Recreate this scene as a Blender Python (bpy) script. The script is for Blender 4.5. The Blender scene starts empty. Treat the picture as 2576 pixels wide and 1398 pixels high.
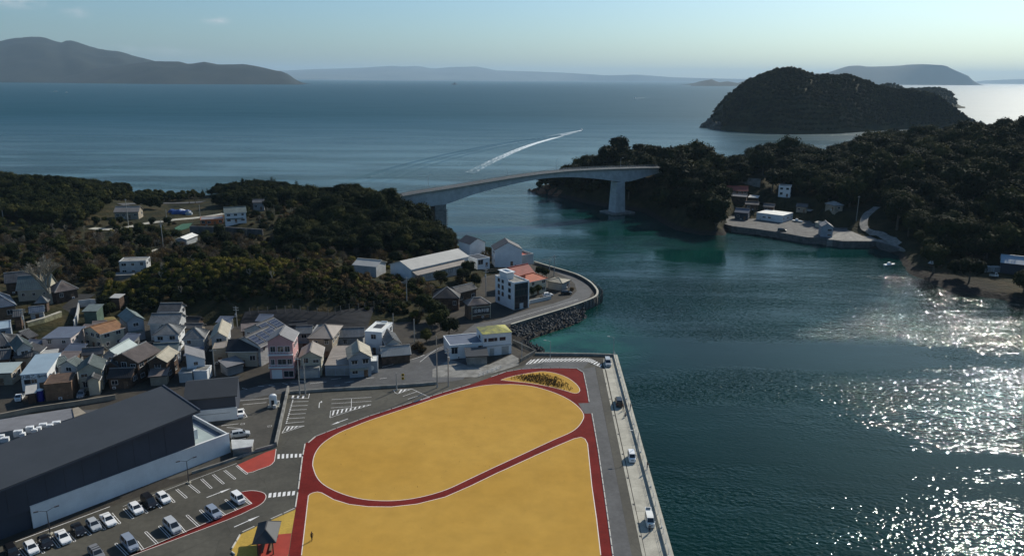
import bpy, bmesh, math, random
import numpy as np
from mathutils import Vector, Matrix, noise as mnoise
random.seed(7); np.random.seed(7)
R = math.radians
scn = bpy.context.scene
col = scn.collection

# ------------------------------------------------------------------ camera, light, exposure
CAM_Z = 82.5
F_PX, CX, CY, HOR = 1288/math.tan(R(33.5)), 1288., 699., 198.
PITCH = math.atan((CY-HOR)/F_PX); ROLL = R(0.4)
SUN_AZ, SUN_EL = 37.0, 33.0            # degrees, clockwise from the view direction (+Y), above the horizon
cam_d = bpy.data.cameras.new('camera'); cam = bpy.data.objects.new('camera', cam_d); col.objects.link(cam)
cam.location = (0, 0, CAM_Z); cam_d.sensor_width = 36; cam_d.lens = 18/math.tan(R(33.5))
cam_d.clip_start = 0.5; cam_d.clip_end = 120000
cam.rotation_euler = (Matrix.Rotation(math.pi/2-PITCH, 4, 'X') @ Matrix.Rotation(ROLL, 4, 'Z')).to_euler()
scn.camera = cam
world = bpy.data.worlds.new('World'); scn.world = world; world.use_nodes = True
wn, wl = world.node_tree.nodes, world.node_tree.links
wn.clear()
sky = wn.new('ShaderNodeTexSky'); sky.sky_type = 'NISHITA'; sky.sun_disc = False
sky.sun_elevation = R(SUN_EL); sky.sun_rotation = R(SUN_AZ); sky.altitude = 80
sky.air_density = 1.0; sky.dust_density = 1.25; sky.ozone_density = 3.0
bg = wn.new('ShaderNodeBackground'); bg.inputs['Strength'].default_value = 0.09
out = wn.new('ShaderNodeOutputWorld')
# a few thin clouds low in the sky, each round its own direction and broken up by noise
tc = wn.new('ShaderNodeTexCoord')
nz = wn.new('ShaderNodeTexNoise'); nz.inputs['Scale'].default_value = 26; nz.inputs['Detail'].default_value = 6; nz.inputs['Roughness'].default_value = 0.6
mp = wn.new('ShaderNodeMapping'); mp.inputs['Scale'].default_value = (1, 1, 3.0); wl.new(tc.outputs['Generated'], mp.inputs['Vector']); wl.new(mp.outputs['Vector'], nz.inputs['Vector'])
CLOUDS = []          # (azimuth, elevation, half width, half height in degrees, strength)
for az_, el_, w_, h_, k_ in ((-31.8, 4.5, 2.6, .75, .9), (-28.2, 3.8, 1.0, .4, .5), (-20.1, 3.58, 1.0, .32, .75), (-26.1, 1.6, 1.3, .35, .35), (-23.0, 1.6, 1.8, .35, .3), (-48, 7, 7, 2, .7), (62, 9, 8, 2, .4), (150, 12, 14, 3, .5), (-120, 10, 12, 3, .5)):
    c_ = (math.sin(R(az_))*math.cos(R(el_)), math.cos(R(az_))*math.cos(R(el_)), math.sin(R(el_)))
    sb = wn.new('ShaderNodeVectorMath'); sb.operation = 'SUBTRACT'; sb.inputs[1].default_value = c_; wl.new(tc.outputs['Generated'], sb.inputs[0])
    sc_ = wn.new('ShaderNodeVectorMath'); sc_.operation = 'MULTIPLY'; sc_.inputs[1].default_value = (1/R(w_), 1/R(w_), 1/R(h_)); wl.new(sb.outputs[0], sc_.inputs[0])
    ln = wn.new('ShaderNodeVectorMath'); ln.operation = 'LENGTH'; wl.new(sc_.outputs[0], ln.inputs[0])
    mr = wn.new('ShaderNodeMapRange'); mr.inputs['From Min'].default_value = 1.1; mr.inputs['From Max'].default_value = 0.1; mr.inputs['To Max'].default_value = k_; wl.new(ln.outputs['Value'], mr.inputs['Value']); CLOUDS.append(mr.outputs['Result'])
acc = CLOUDS[0]
for c_ in CLOUDS[1:]: ad = wn.new('ShaderNodeMath'); ad.operation = 'MAXIMUM'; wl.new(acc, ad.inputs[0]); wl.new(c_, ad.inputs[1]); acc = ad.outputs[0]
nr = wn.new('ShaderNodeMapRange'); nr.inputs['From Min'].default_value = .40; nr.inputs['From Max'].default_value = .62; wl.new(nz.outputs['Fac'], nr.inputs['Value'])
ml = wn.new('ShaderNodeMath'); ml.operation = 'MULTIPLY'; wl.new(acc, ml.inputs[0]); wl.new(nr.outputs['Result'], ml.inputs[1])
mx = wn.new('ShaderNodeMixRGB'); mx.blend_type = 'MIX'; mx.inputs['Color2'].default_value = (9.4, 7.6, 7.0, 1)
wl.new(ml.outputs[0], mx.inputs['Fac']); wl.new(sky.outputs['Color'], mx.inputs['Color1'])
tn = wn.new('ShaderNodeMixRGB'); tn.blend_type = 'MULTIPLY'; tn.inputs['Fac'].default_value = 1; tn.inputs['Color2'].default_value = (.74, .98, 1.12, 1)
wl.new(mx.outputs['Color'], tn.inputs['Color1']); wl.new(tn.outputs['Color'], bg.inputs['Color']); wl.new(bg.outputs['Background'], out.inputs['Surface'])
sun_d = bpy.data.lights.new('sun', 'SUN'); sun_d.energy = 4.8; sun_d.angle = R(0.53); sun_d.color = (1.0, 0.93, 0.82)
sun = bpy.data.objects.new('sun', sun_d); col.objects.link(sun)
sdir = Vector((math.sin(R(SUN_AZ))*math.cos(R(SUN_EL)), math.cos(R(SUN_AZ))*math.cos(R(SUN_EL)), math.sin(R(SUN_EL))))
sun.rotation_euler = sdir.to_track_quat('Z', 'Y').to_euler(); sun.location = sdir*400
vs = scn.view_settings
vs.view_transform = 'Standard'; vs.look = 'None'; vs.exposure = 0.0; vs.gamma = 1.0; vs.use_curve_mapping = False
scn.cycles.use_denoising = True
scn.cycles.max_bounces = 6; scn.cycles.diffuse_bounces = 2; scn.cycles.glossy_bounces = 3; scn.cycles.transparent_max_bounces = 8
scn.cycles.volume_bounces = 0; scn.cycles.sample_clamp_direct = 0; scn.cycles.sample_clamp_indirect = 6

# ------------------------------------------------------------------ picture point -> place
# The survey of the place was read off the photograph: (x, y) in a 2576 x 1398 copy of it, or in an
# enlarged detail of it, meets the plane of a known height, a vertical plane, or the terrain.
CROPS = dict(d=(0, 0, 1/1.118), c1=(0, 460, 3.494), c2=(0, 760, 3.494), c3=(0, 1060, 2.779), c4=(640, 840, 3.883),
             c5=(640, 1060, 2.779), c6=(1040, 620, 3.178), b=(1100, 380, 2.576), r=(1900, 380, 2.6286), q=(1380, 960, 2.319),
             z1=(0, 940, 6.991), z2=(640, 1380, 7.576), z3=(0, 1080, 7.359), z4=(0, 1380, 7.576), z5=(1180, 680, 6.355),
             z6=(1980, 480, 6.355), z7=(2440, 660, 5.825), z8=(0, 780, 6.991), y1=(300, 540, 5.6), y2=(300, 840, 6.991),
             y3=(500, 860, 6.356), y4=(1660, 980, 5.375), y5=(1740, 1220, 4.078), y6=(540, 1080, 6.353))
def ray(c, x, y):
    x0, y0, s = CROPS[c]
    u = (x0+x/s)/1.118-CX; v = (y0+y/s)/1.118-CY
    u2 = u*math.cos(ROLL)+v*math.sin(ROLL); v2 = -u*math.sin(ROLL)+v*math.cos(ROLL)
    return Vector((u2/F_PX, math.cos(PITCH)-v2/F_PX*math.sin(PITCH), -math.sin(PITCH)-v2/F_PX*math.cos(PITCH)))
G0 = 2.5                                  # level of the quay, the car park and the town
def W(c, x, y, z=G0):                     # on the level plane z
    d = ray(c, x, y); t = (z-CAM_Z)/d.z
    return Vector((d.x*t, d.y*t, z))
def D(c, x, y, Y):                        # at a known distance Y ahead
    d = ray(c, x, y); t = Y/d.y
    return Vector((d.x*t, Y, CAM_Z+d.z*t))
def pts(c, *a, z=G0): return [W(c, x, y, z) for x, y in a]

# ------------------------------------------------------------------ mesh helpers
class MB:
    """collects shapes; build() links them as one mesh object"""
    def __init__(s): s.v = []; s.f = []; s.mi = []; s.m = 0
    def add(s, vs, fs):
        n = len(s.v); s.v += [tuple(p) for p in vs]
        s.f += [tuple(i+n for i in f) for f in fs]; s.mi += [s.m]*len(fs); return s
    def box(s, x0, x1, y0, y1, z0, z1, M=None):
        v = [Vector((x, y, z)) for z in (z0, z1) for x, y in ((x0, y0), (x1, y0), (x1, y1), (x0, y1))]
        if M is not None: v = [M @ p for p in v]
        return s.add(v, [(3,2,1,0), (4,5,6,7), (0,1,5,4), (1,2,6,5), (2,3,7,6), (3,0,4,7)])
    def bar(s, a, b, w, h=None, up=Vector((0,0,1))):
        a, b = Vector(a), Vector(b); h = h or w; d = (b-a).normalized()
        if abs(d.dot(up)) > .98: up = Vector((0,1,0))
        sx = d.cross(up).normalized()*w/2; sy = sx.normalized().cross(d)*h/2
        v = [p+i*sx+j*sy for p in (a, b) for i, j in ((-1,-1), (1,-1), (1,1), (-1,1))]
        return s.add(v, [(0,1,2,3), (7,6,5,4), (0,4,5,1), (1,5,6,2), (2,6,7,3), (3,7,4,0)])
    def tube(s, a, b, r0, r1=None, n=8, cap=True):
        a, b = Vector(a), Vector(b); r1 = r0 if r1 is None else r1; d = (b-a).normalized()
        up = Vector((0,0,1)) if abs(d.z) < .95 else Vector((1,0,0))
        x = d.cross(up).normalized(); y = x.cross(d)
        v = [p+(x*math.cos(k*math.tau/n)+y*math.sin(k*math.tau/n))*r for p, r in ((a, r0), (b, r1)) for k in range(n)]
        f = [(k, n+k, n+(k+1) % n, (k+1) % n) for k in range(n)]
        if cap: f += [tuple(range(n)), tuple(range(2*n-1, n-1, -1))]
        return s.add(v, f)
    def prism(s, poly, z0, z1):           # poly: list of (x, y) counter-clockwise or clockwise
        p = [Vector((q[0], q[1])) for q in poly]
        if sum(p[i-1].cross(p[i]) if False else p[i-1].x*p[i].y-p[i].x*p[i-1].y for i in range(len(p))) < 0: p.reverse()
        n = len(p)
        zs0 = z0 if isinstance(z0, (list, tuple)) else [z0]*n; zs1 = z1 if isinstance(z1, (list, tuple)) else [z1]*n
        v = [(q.x, q.y, zs0[i]) for i, q in enumerate(p)]+[(q.x, q.y, zs1[i]) for i, q in enumerate(p)]
        return s.add(v, [tuple(range(n-1, -1, -1)), tuple(range(n, 2*n))]+[(i, (i+1) % n, n+(i+1) % n, n+i) for i in range(n)])
    def sheet(s, poly, z):
        p = [Vector((q[0], q[1])) for q in poly]
        if sum(p[i-1].x*p[i].y-p[i].x*p[i-1].y for i in range(len(p))) < 0: p.reverse()
        return s.add([(q.x, q.y, z) for q in p], [tuple(range(len(p)))])
    def strip(s, line, w, z0, z1=None, closed=False):   # a ribbon (z1 None) or a low wall along a line
        L = [Vector((q[0], q[1])) for q in line]; n = len(L); nn = []
        for i in range(n):
            a = L[i-1] if (i or closed) else L[i]; b = L[(i+1) % n] if (i < n-1 or closed) else L[i]
            d = (b-a).normalized(); nn.append(Vector((-d.y, d.x))*w/2)
        rng = range(n if closed else n-1)
        if z1 is None:
            v = [(q.x+m.x*k, q.y+m.y*k, z0) for q, m in zip(L, nn) for k in (1, -1)]
            return s.add(v, [(2*i, 2*i+1, 2*((i+1) % n)+1, 2*((i+1) % n)) for i in rng])
        v = [(q.x+m.x*k, q.y+m.y*k, z) for q, m in zip(L, nn) for k, z in ((1, z0), (-1, z0), (-1, z1), (1, z1))]
        f = []
        for i in rng:
            a, b = 4*i, 4*((i+1) % n)
            f += [(a+j, a+(j+1) % 4, b+(j+1) % 4, b+j) for j in range(4)]
        if not closed: f += [(3,2,1,0), (4*n-4, 4*n-3, 4*n-2, 4*n-1)]
        return s.add(v, f)
    def mesh(s, name, mats, smooth=False):
        me = bpy.data.meshes.new(name); me.from_pydata(s.v, [], s.f); me.update()
        for m in (mats if isinstance(mats, (list, tuple)) else [mats]): me.materials.append(m)
        if any(s.mi): me.polygons.foreach_set('material_index', s.mi)
        if smooth: me.polygons.foreach_set('use_smooth', [True]*len(me.polygons))
        return me
    def build(s, name, mats, parent=None, smooth=False, fix=False):
        me = s.mesh(name, mats, smooth)
        if fix:
            b = bmesh.new(); b.from_mesh(me); bmesh.ops.recalc_face_normals(b, faces=b.faces); b.to_mesh(me); b.free()
        return link(name, me, parent)
def link(name, me, parent=None):
    o = bpy.data.objects.new(name, me); col.objects.link(o)
    if parent is not None: o.parent = parent
    return o
def tag(o, label=None, cat=None, group=None, kind=None):
    if label: o['label'] = label
    if cat: o['category'] = cat
    if group: o['group'] = group
    if kind: o['kind'] = kind
    return o
def thing(name, label, cat, loc=(0,0,0), rz=0, group=None):
    o = bpy.data.objects.new(name, None); col.objects.link(o); o.empty_display_size = .5
    o.location = loc; o.rotation_euler = (0, 0, rz)
    return tag(o, label, cat, group)
def copy_tree(o, parent=None):
    c = o.copy(); col.objects.link(c)
    if parent is not None: c.parent = parent
    for ch in list(o.children): copy_tree(ch, c)
    return c
def struct(o): o['kind'] = 'structure'; return o

# ------------------------------------------------------------------ materials
MATS = {}
def mat(name, c, rough=.8, var=.25, scale=.6, c2=None, metal=0, bump=0, bscale=8, fine=.0, spec=.3, stripes=None, cracks=False):
    """procedural: base colour mottled by two noises, optional second colour, relief and seams"""
    if name in MATS: return MATS[name]
    m = bpy.data.materials.new(name); m.use_nodes = True; N, L = m.node_tree.nodes, m.node_tree.links
    p = N['Principled BSDF']; p.inputs['Roughness'].default_value = rough; p.inputs['Metallic'].default_value = metal
    p.inputs['Specular IOR Level'].default_value = spec
    g = N.new('ShaderNodeNewGeometry')
    def noise(sc, det=5, ro=.6):
        n = N.new('ShaderNodeTexNoise'); n.inputs['Scale'].default_value = sc; n.inputs['Detail'].default_value = det
        n.inputs['Roughness'].default_value = ro; L.new(g.outputs['Position'], n.inputs['Vector']); return n.outputs['Fac']
    r = N.new('ShaderNodeValToRGB'); e = r.color_ramp.elements
    if c2 is None: c2 = tuple(min(1, x*(1+var)) for x in c); c1 = tuple(x*(1-var) for x in c)
    else: c1 = c
    e[0].position = .35; e[0].color = (*c1, 1); e[1].position = .66; e[1].color = (*c2, 1)
    L.new(noise(scale), r.inputs['Fac']); cur = r.outputs['Color']
    if fine:
        h = N.new('ShaderNodeMixRGB'); h.blend_type = 'OVERLAY'; h.inputs['Fac'].default_value = fine
        L.new(cur, h.inputs['Color1']); L.new(noise(scale*9, 3), h.inputs['Color2']); cur = h.outputs['Color']
    if cracks:
        v = N.new('ShaderNodeTexVoronoi'); v.feature = 'DISTANCE_TO_EDGE'; v.inputs['Scale'].default_value = .12
        L.new(g.outputs['Position'], v.inputs['Vector'])
        k = N.new('ShaderNodeValToRGB'); k.color_ramp.elements[0].color = (.6,.6,.6,1); k.color_ramp.elements[1].position = .012
        L.new(v.outputs['Distance'], k.inputs['Fac'])
        h = N.new('ShaderNodeMixRGB'); h.blend_type = 'MULTIPLY'; h.inputs['Fac'].default_value = .6
        L.new(cur, h.inputs['Color1']); L.new(k.outputs['Color'], h.inputs['Color2']); cur = h.outputs['Color']
    L.new(cur, p.inputs['Base Color'])
    if bump:
        b = N.new('ShaderNodeBump'); b.inputs['Strength'].default_value = bump; b.inputs['Distance'].default_value = .1
        L.new(noise(bscale, 4), b.inputs['Height']); L.new(b.outputs['Normal'], p.inputs['Normal'])
    MATS[name] = m; return m
M = {}
def mk(k, *a, **kw): M[k] = mat(k, *a, **kw)
mk('asphalt', (.068,.064,.050), .85, .22, .12, fine=.35, cracks=True)
mk('asphalt_dark', (.032,.032,.030), .85, .2, .2, fine=.35)
mk('asphalt_road', (.085,.086,.086), .85, .2, .15, fine=.35)
mk('asphalt_lot', (.062,.058,.048), .85, .3, .1, fine=.35, cracks=True)
mk('town_ground', (.030,.027,.023), .95, .4, .25, c2=(.055,.048,.036), fine=.4)
mk('paint', (.74,.73,.70), .6, .14, 2.0, fine=.4)
mk('paint_pale', (.72,.62,.56), .6, .12, 2.0)
mk('track', (.150,.017,.014), .9, .16, .25, fine=.3, spec=.08)
mk('red_paving', (.34,.045,.028), .8, .12, .4, fine=.2)
mk('lawn', (.425,.245,.046), .95, .1, .03, c2=(.470,.282,.060), fine=.20, spec=.08)
mk('lawn_edge', (.45,.30,.055), .95, .1, .3, fine=.3)
mk('kerb', (.50,.48,.43), .8, .15, 1.5, fine=.3)
mk('concrete', (.40,.38,.31), .85, .16, .35, fine=.3)
mk('concrete_old', (.21,.205,.185), .9, .3, .5, fine=.35)
mk('concrete_dark', (.10,.10,.095), .9, .35, .4, fine=.35)
mk('seawall', (.10,.10,.092), .9, .35, .4, fine=.4)
mk('sprayed', (.022,.023,.025), .95, .35, .3, fine=.4)
mk('armour', (.055,.058,.058), .85, .4, .9, fine=.4)
mk('weed', (.13,.095,.03), .95, .3, .8)
mk('soil', (.075,.062,.040), .95, .35, .12, c2=(.11,.10,.05), fine=.35)
mk('dry_grass', (.21,.16,.06), .95, .3, .3, fine=.4)
mk('rock', (.10,.085,.068), .9, .4, .3, bump=.8, bscale=.8)
mk('rock_red', (.17,.085,.05), .9, .35, .4, bump=.8, bscale=1)
mk('stone_wall', (.22,.215,.13), .9, .35, 1.2, fine=.4)
mk('white', (.66,.68,.68), .55, .08, .3, fine=.12)
mk('white_dirty', (.42,.43,.42), .7, .16, .35, fine=.25)
mk('cream', (.42,.39,.30), .75, .14, .35, fine=.2)
mk('beige', (.29,.25,.19), .8, .18, .4, fine=.2)
mk('pink', (.50,.28,.27), .7, .1, .35, fine=.12)
mk('pink_pale', (.46,.40,.38), .7, .12, .35, fine=.15)
mk('grey_wall', (.24,.25,.25), .8, .15, .4, fine=.2)
mk('green_wall', (.075,.12,.095), .8, .2, .5)
mk('blue_wall', (.25,.285,.32), .7, .1, .4, fine=.12)
mk('wood', (.085,.055,.038), .85, .35, .8, fine=.4)
mk('wood_mid', (.17,.105,.065), .85, .3, .8, fine=.3)
mk('orange_wall', (.42,.13,.04), .8, .25, .8)
mk('navy_clad', (.045,.055,.075), .6, .12, .15)
mk('charcoal_roof', (.042,.046,.050), .55, .1, .07, fine=.15)
mk('tile_grey', (.20,.205,.20), .6, .2, .5, fine=.3)
mk('tile_dark', (.095,.095,.095), .6, .25, .5, fine=.3)
mk('tile_teal', (.135,.165,.155), .6, .2, .5, fine=.3)
mk('tile_brown', (.17,.14,.125), .6, .2, .5, fine=.3)
mk('tile_blue', (.10,.13,.17), .55, .2, .5, fine=.3)
mk('tile_black', (.030,.030,.032), .55, .2, .5)
mk('roof_tan', (.33,.30,.23), .7, .16, .5, fine=.25)
mk('roof_grey', (.17,.17,.175), .65, .12, .4, fine=.15)
mk('roof_slate', (.07,.068,.07), .65, .12, .4, fine=.15)
mk('roof_pale', (.42,.41,.37), .5, .09, .3, fine=.1)
mk('roof_blue', (.28,.36,.41), .45, .08, .25, fine=.1)
mk('roof_mint', (.36,.42,.40), .5, .08, .3, fine=.1)
mk('roof_bluegrey', (.11,.13,.17), .6, .12, .3)
mk('roof_brown', (.25,.22,.19), .65, .14, .3, fine=.2)
mk('roof_orange', (.24,.125,.06), .7, .25, .7, fine=.3)
mk('roof_red', (.30,.075,.055), .7, .18, .6, fine=.25)
mk('roof_vermilion', (.42,.10,.045), .7, .18, .6, fine=.25)
mk('roof_moss', (.20,.20,.12), .9, .2, .45, c2=(.50,.47,.13), fine=.5)
mk('roof_white', (.72,.72,.66), .5, .1, .4, fine=.1)
mk('trim', (.70,.70,.68), .5, .06, 1)
mk('trim_dark', (.035,.035,.037), .5, .1, 1)
mk('metal', (.42,.43,.43), .4, .1, 1, metal=.6)
mk('galv', (.34,.36,.36), .5, .12, 1, metal=.3)
mk('pole_concrete', (.34,.33,.30), .85, .12, 1)
mk('pole_dark', (.05,.05,.055), .6, .1, 1)
mk('rubber', (.015,.015,.015), .8, .1, 2)
mk('glass', (.018,.024,.030), .08, .1, 1, spec=.6)
mk('glass_pale', (.38,.42,.44), .25, .1, .5, spec=.5)
mk('solar', (.02,.026,.05), .25, .12, 1, spec=.5)
mk('blue_tank', (.012,.018,.19), .5, .15, .6)
mk('tarp_blue', (.03,.075,.22), .6, .3, .5)
mk('net_green', (.035,.11,.06), .8, .2, .4)
mk('yellow_sign', (.55,.36,.03), .6, .1, 1)
mk('lamp_red', (.30,.01,.01), .3, .1, 2); mk('lamp_clear', (.75,.76,.76), .15, .05, 2)
mk('plate_black', (.012,.012,.013), .5, .1, 1)
for nm, c in dict(white=(.80,.80,.78), pearl=(.78,.77,.70), silver=(.42,.44,.45), black=(.010,.010,.012), grey=(.20,.205,.21), bluegrey=(.24,.28,.34)).items():
    M['car_'+nm] = mat('car_'+nm, c, .28, .02, .5, spec=.6)
mk('skin', (.45,.27,.19), .6, .05, 4); mk('hair', (.012,.010,.009), .6, .1, 6)
mk('cloth_black', (.015,.015,.018), .9, .2, 4); mk('cloth_navy', (.02,.03,.07), .9, .2, 4); mk('cloth_grey', (.12,.12,.12), .9, .2, 4)
# ------------------------------------------------------------------ sea
def make_sea_mat(name='sea_water', foam=False):
    m = bpy.data.materials.new(name); m.use_nodes = True; N, L = m.node_tree.nodes, m.node_tree.links
    p = N['Principled BSDF']; p.inputs['IOR'].default_value = 1.17
    p.inputs['Specular IOR Level'].default_value = .40; p.inputs['Specular Tint'].default_value = (.45, .80, .88, 1)
    g = N.new('ShaderNodeNewGeometry')
    def vec(scale, rot=0):
        n = N.new('ShaderNodeMapping'); n.inputs['Scale'].default_value = scale; n.inputs['Rotation'].default_value = (0, 0, rot)
        L.new(g.outputs['Position'], n.inputs['Vector']); return n.outputs['Vector']
    def noise(v, sc, det, ro=.55):
        n = N.new('ShaderNodeTexNoise'); n.inputs['Scale'].default_value = sc; n.inputs['Detail'].default_value = det
        n.inputs['Roughness'].default_value = ro; L.new(v, n.inputs['Vector']); return n.outputs['Fac']
    def ramp(v, a, b, ca=0., cb=1.):
        n = N.new('ShaderNodeMapRange'); n.inputs['From Min'].default_value = a; n.inputs['From Max'].default_value = b
        n.inputs['To Min'].default_value = ca; n.inputs['To Max'].default_value = cb; n.clamp = True; L.new(v, n.inputs['Value']); return n.outputs['Result']
    def math_(op, a, b):
        n = N.new('ShaderNodeMath'); n.operation = op
        for i, x in enumerate((a, b)):
            if isinstance(x, (int, float)): n.inputs[i].default_value = x
            else: L.new(x, n.inputs[i])
        return n.outputs[0]
    # body colour: deep blue-green, greener over the shallows by the rubble shore, plankton streaks
    sep = N.new('ShaderNodeSeparateXYZ'); L.new(g.outputs['Position'], sep.inputs[0])
    def dist(x, y, r0, r1):
        n = N.new('ShaderNodeVectorMath'); n.operation = 'DISTANCE'; n.inputs[1].default_value = (x, y, 0)
        L.new(g.outputs['Position'], n.inputs[0]); return ramp(n.outputs['Value'], r0, r1, 1, 0)
    shal = math_('MAXIMUM', dist(14, 240, 4, 34), math_('MULTIPLY', dist(70, 400, 20, 110), .22))
    big = ramp(noise(vec((1, 1, 1)), .012, 3), .35, .7)
    c1 = N.new('ShaderNodeMixRGB'); c1.inputs['Color1'].default_value = (.0012, .0165, .0150, 1); c1.inputs['Color2'].default_value = (.0025, .031, .028, 1); L.new(big, c1.inputs['Fac'])
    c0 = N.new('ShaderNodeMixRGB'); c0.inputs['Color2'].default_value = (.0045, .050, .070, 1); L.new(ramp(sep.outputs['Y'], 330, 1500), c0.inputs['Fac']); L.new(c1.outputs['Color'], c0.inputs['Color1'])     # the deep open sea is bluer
    c2 = N.new('ShaderNodeMixRGB'); L.new(c0.outputs['Color'], c2.inputs['Color1']); c2.inputs['Color2'].default_value = (.012, .095, .060, 1)
    L.new(math_('MULTIPLY', shal, ramp(noise(vec((1, 1, 1)), .07, 4), .3, .62)), c2.inputs['Fac'])
    L.new(c2.outputs['Color'], p.inputs['Base Color'])
    # waves: chop, swell and calmer slicks drawn out by the current
    slick = ramp(noise(vec((.22, 1, 1), .25), .020, 5, .6), .42, .56, .10, 1.)
    slick2 = ramp(noise(vec((.16, 1, 1), -.12), .0045, 4, .6), .38, .60, .40, 1.)
    calm = math_('MULTIPLY', slick, slick2)
    chop = noise(vec((.8, 1.15, 1), .5), 1.05, 1, .5)
    mid = noise(vec((.55, 1.2, 1), .35), .24, 3, .5)
    swell = noise(vec((.35, 1.3, 1), .55), .055, 2, .5)
    hgt = math_('ADD', math_('ADD', math_('MULTIPLY', chop, .55), math_('MULTIPLY', mid, .70)), math_('MULTIPLY', swell, 1.0))
    b = N.new('ShaderNodeBump'); b.inputs['Distance'].default_value = .90; L.new(hgt, b.inputs['Height'])
    L.new(math_('MULTIPLY', calm, .95), b.inputs['Strength']); L.new(b.outputs['Normal'], p.inputs['Normal'])
    L.new(ramp(sep.outputs['Y'], 330, 1800, .04, .48), p.inputs['Roughness'])      # the open sea is choppier than the sheltered sound
    if foam:
        p2 = N.new('ShaderNodeBsdfDiffuse'); p2.inputs['Color'].default_value = (.75, .80, .80, 1)
        at = N.new('ShaderNodeAttribute'); at.attribute_name = 'foam'
        f = ramp(math_('ADD', noise(vec((1, 1, 1)), .30, 5, .7), math_('SUBTRACT', at.outputs['Fac'], 1.)), -.02, .18)
        ms = N.new('ShaderNodeMixShader'); L.new(f, ms.inputs[0]); L.new(p.outputs[0], ms.inputs[1]); L.new(p2.outputs[0], ms.inputs[2])
        L.new(ms.outputs[0], N['Material Output'].inputs['Surface'])
    return m
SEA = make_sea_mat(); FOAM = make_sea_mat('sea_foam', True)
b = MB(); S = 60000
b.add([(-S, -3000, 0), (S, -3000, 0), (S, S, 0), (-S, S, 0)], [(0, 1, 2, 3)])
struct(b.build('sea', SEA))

# ------------------------------------------------------------------ the two shores
quay_R = pts('q', (820, 95), (1180, 1390)); quay_NE, quay_SE = quay_R
qd = (quay_SE-quay_NE).normalized()
quay_far = quay_NE+qd*220
quay_NW = W('q', 290, 85)
riprap_top = pts('c6', (1262, 952), (1500, 878), (1740, 805), (1915, 745), (2015, 700), (2035, 655), (2010, 610), (1960, 562), (1860, 505), (1730, 462), (1600, 425), (1470, 385))
riprap_foot = pts('c6', (1480, 1185), (1420, 1140), (1370, 1085), (1480, 1040), (1640, 985), (1800, 935), (1940, 875), (2070, 800), (2105, 720), (2110, 665), (2065, 590), (1975, 535), (1860, 480), (1730, 440), (1600, 405), (1470, 368), z=0)
LAND_L = [Vector((-900, 30, 0)), quay_far, quay_NE, quay_NW]+riprap_foot[:6]+[Vector((p.x, p.y, 0)) for p in riprap_top[3:]]+[Vector(p) for p in ((-2, 352, 0), (-22, 372, 0), (-33, 392, 0), (-45, 416, 0), (-54, 436, 0), (-66, 456, 0), (-96, 474, 0), (-122, 500, 0), (-146, 526, 0), (-178, 546, 0), (-218, 534, 0), (-270, 536, 0), (-330, 552, 0), (-420, 600, 0), (-900, 680, 0))]
LAND_R = [W('d', x, y, 0) for x, y in ((1338, 478), (1352, 487), (1378, 486), (1405, 494), (1440, 502), (1480, 512), (1525, 520), (1560, 524), (1620, 533), (1650, 550), (1700, 578), (1760, 590), (1822, 592))]+\
         [W('d', x, y, 0) for x, y in ((1826, 579), (1898, 590), (2031, 611), (2100, 616), (2152, 620), (2204, 624), (2232, 630), (2262, 644), (2290, 690), (2400, 735), (2576, 762))]+\
         [Vector(p) for p in ((300, 262, 0), (420, 215, 0), (900, 180, 0), (900, 900, 0), (460, 820, 0), (330, 740, 0), (230, 690, 0), (170, 640, 0), (150, 600, 0), (125, 600, 0), (95, 612, 0), (60, 605, 0), (32, 600, 0))]
YARD_Z = 3.4
yard = [W('z6', x, y, YARD_Z) for x, y in ((335, 858), (372, 950), (500, 988), (900, 1035), (1250, 1085), (1600, 1145), (1850, 1190), (2060, 1195), (2240, 1225), (2480, 1260))]+\
       [W('r', x, y, YARD_Z) for x, y in ((1480, 785), (1650, 832), (1560, 775), (1330, 720), (1290, 660))]+[W('z6', x, y, YARD_Z) for x, y in ((1760, 815), (1540, 750), (1000, 700), (560, 722), (420, 800))]
TOWN = [Vector((-900, 30, 0)), quay_far, quay_NE, quay_NW, W('c6', 1400, 1185), W('c6', 1275, 1085)]+riprap_top+[Vector(p) for p in ((-12, 312, 0), (-16, 290, 0), (-20, 270, 0), (-26, 254, 0), (-45, 247, 0), (-70, 244, 0), (-92, 244, 0), (-115, 248, 0), (-128, 251, 0), (-143, 250, 0), (-140, 236, 0), (-150, 230, 0), (-200, 222, 0), (-900, 190, 0))]
def sd_poly(px, py, poly):
    """signed distance of many points to a polygon, positive inside"""
    n = len(poly); inside = np.zeros(px.shape, bool); dmin = np.full(px.shape, 1e9)
    for i in range(n):
        ax, ay = poly[i-1][0], poly[i-1][1]; bx, by = poly[i][0], poly[i][1]
        ex, ey = bx-ax, by-ay; t = np.clip(((px-ax)*ex+(py-ay)*ey)/(ex*ex+ey*ey+1e-9), 0, 1)
        dmin = np.minimum(dmin, np.hypot(px-ax-t*ex, py-ay-t*ey))
        c = ((ay > py) != (by > py)) & (px < (bx-ax)*(py-ay)/(by-ay+1e-12)+ax); inside ^= c
    return np.where(inside, dmin, -dmin)
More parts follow.
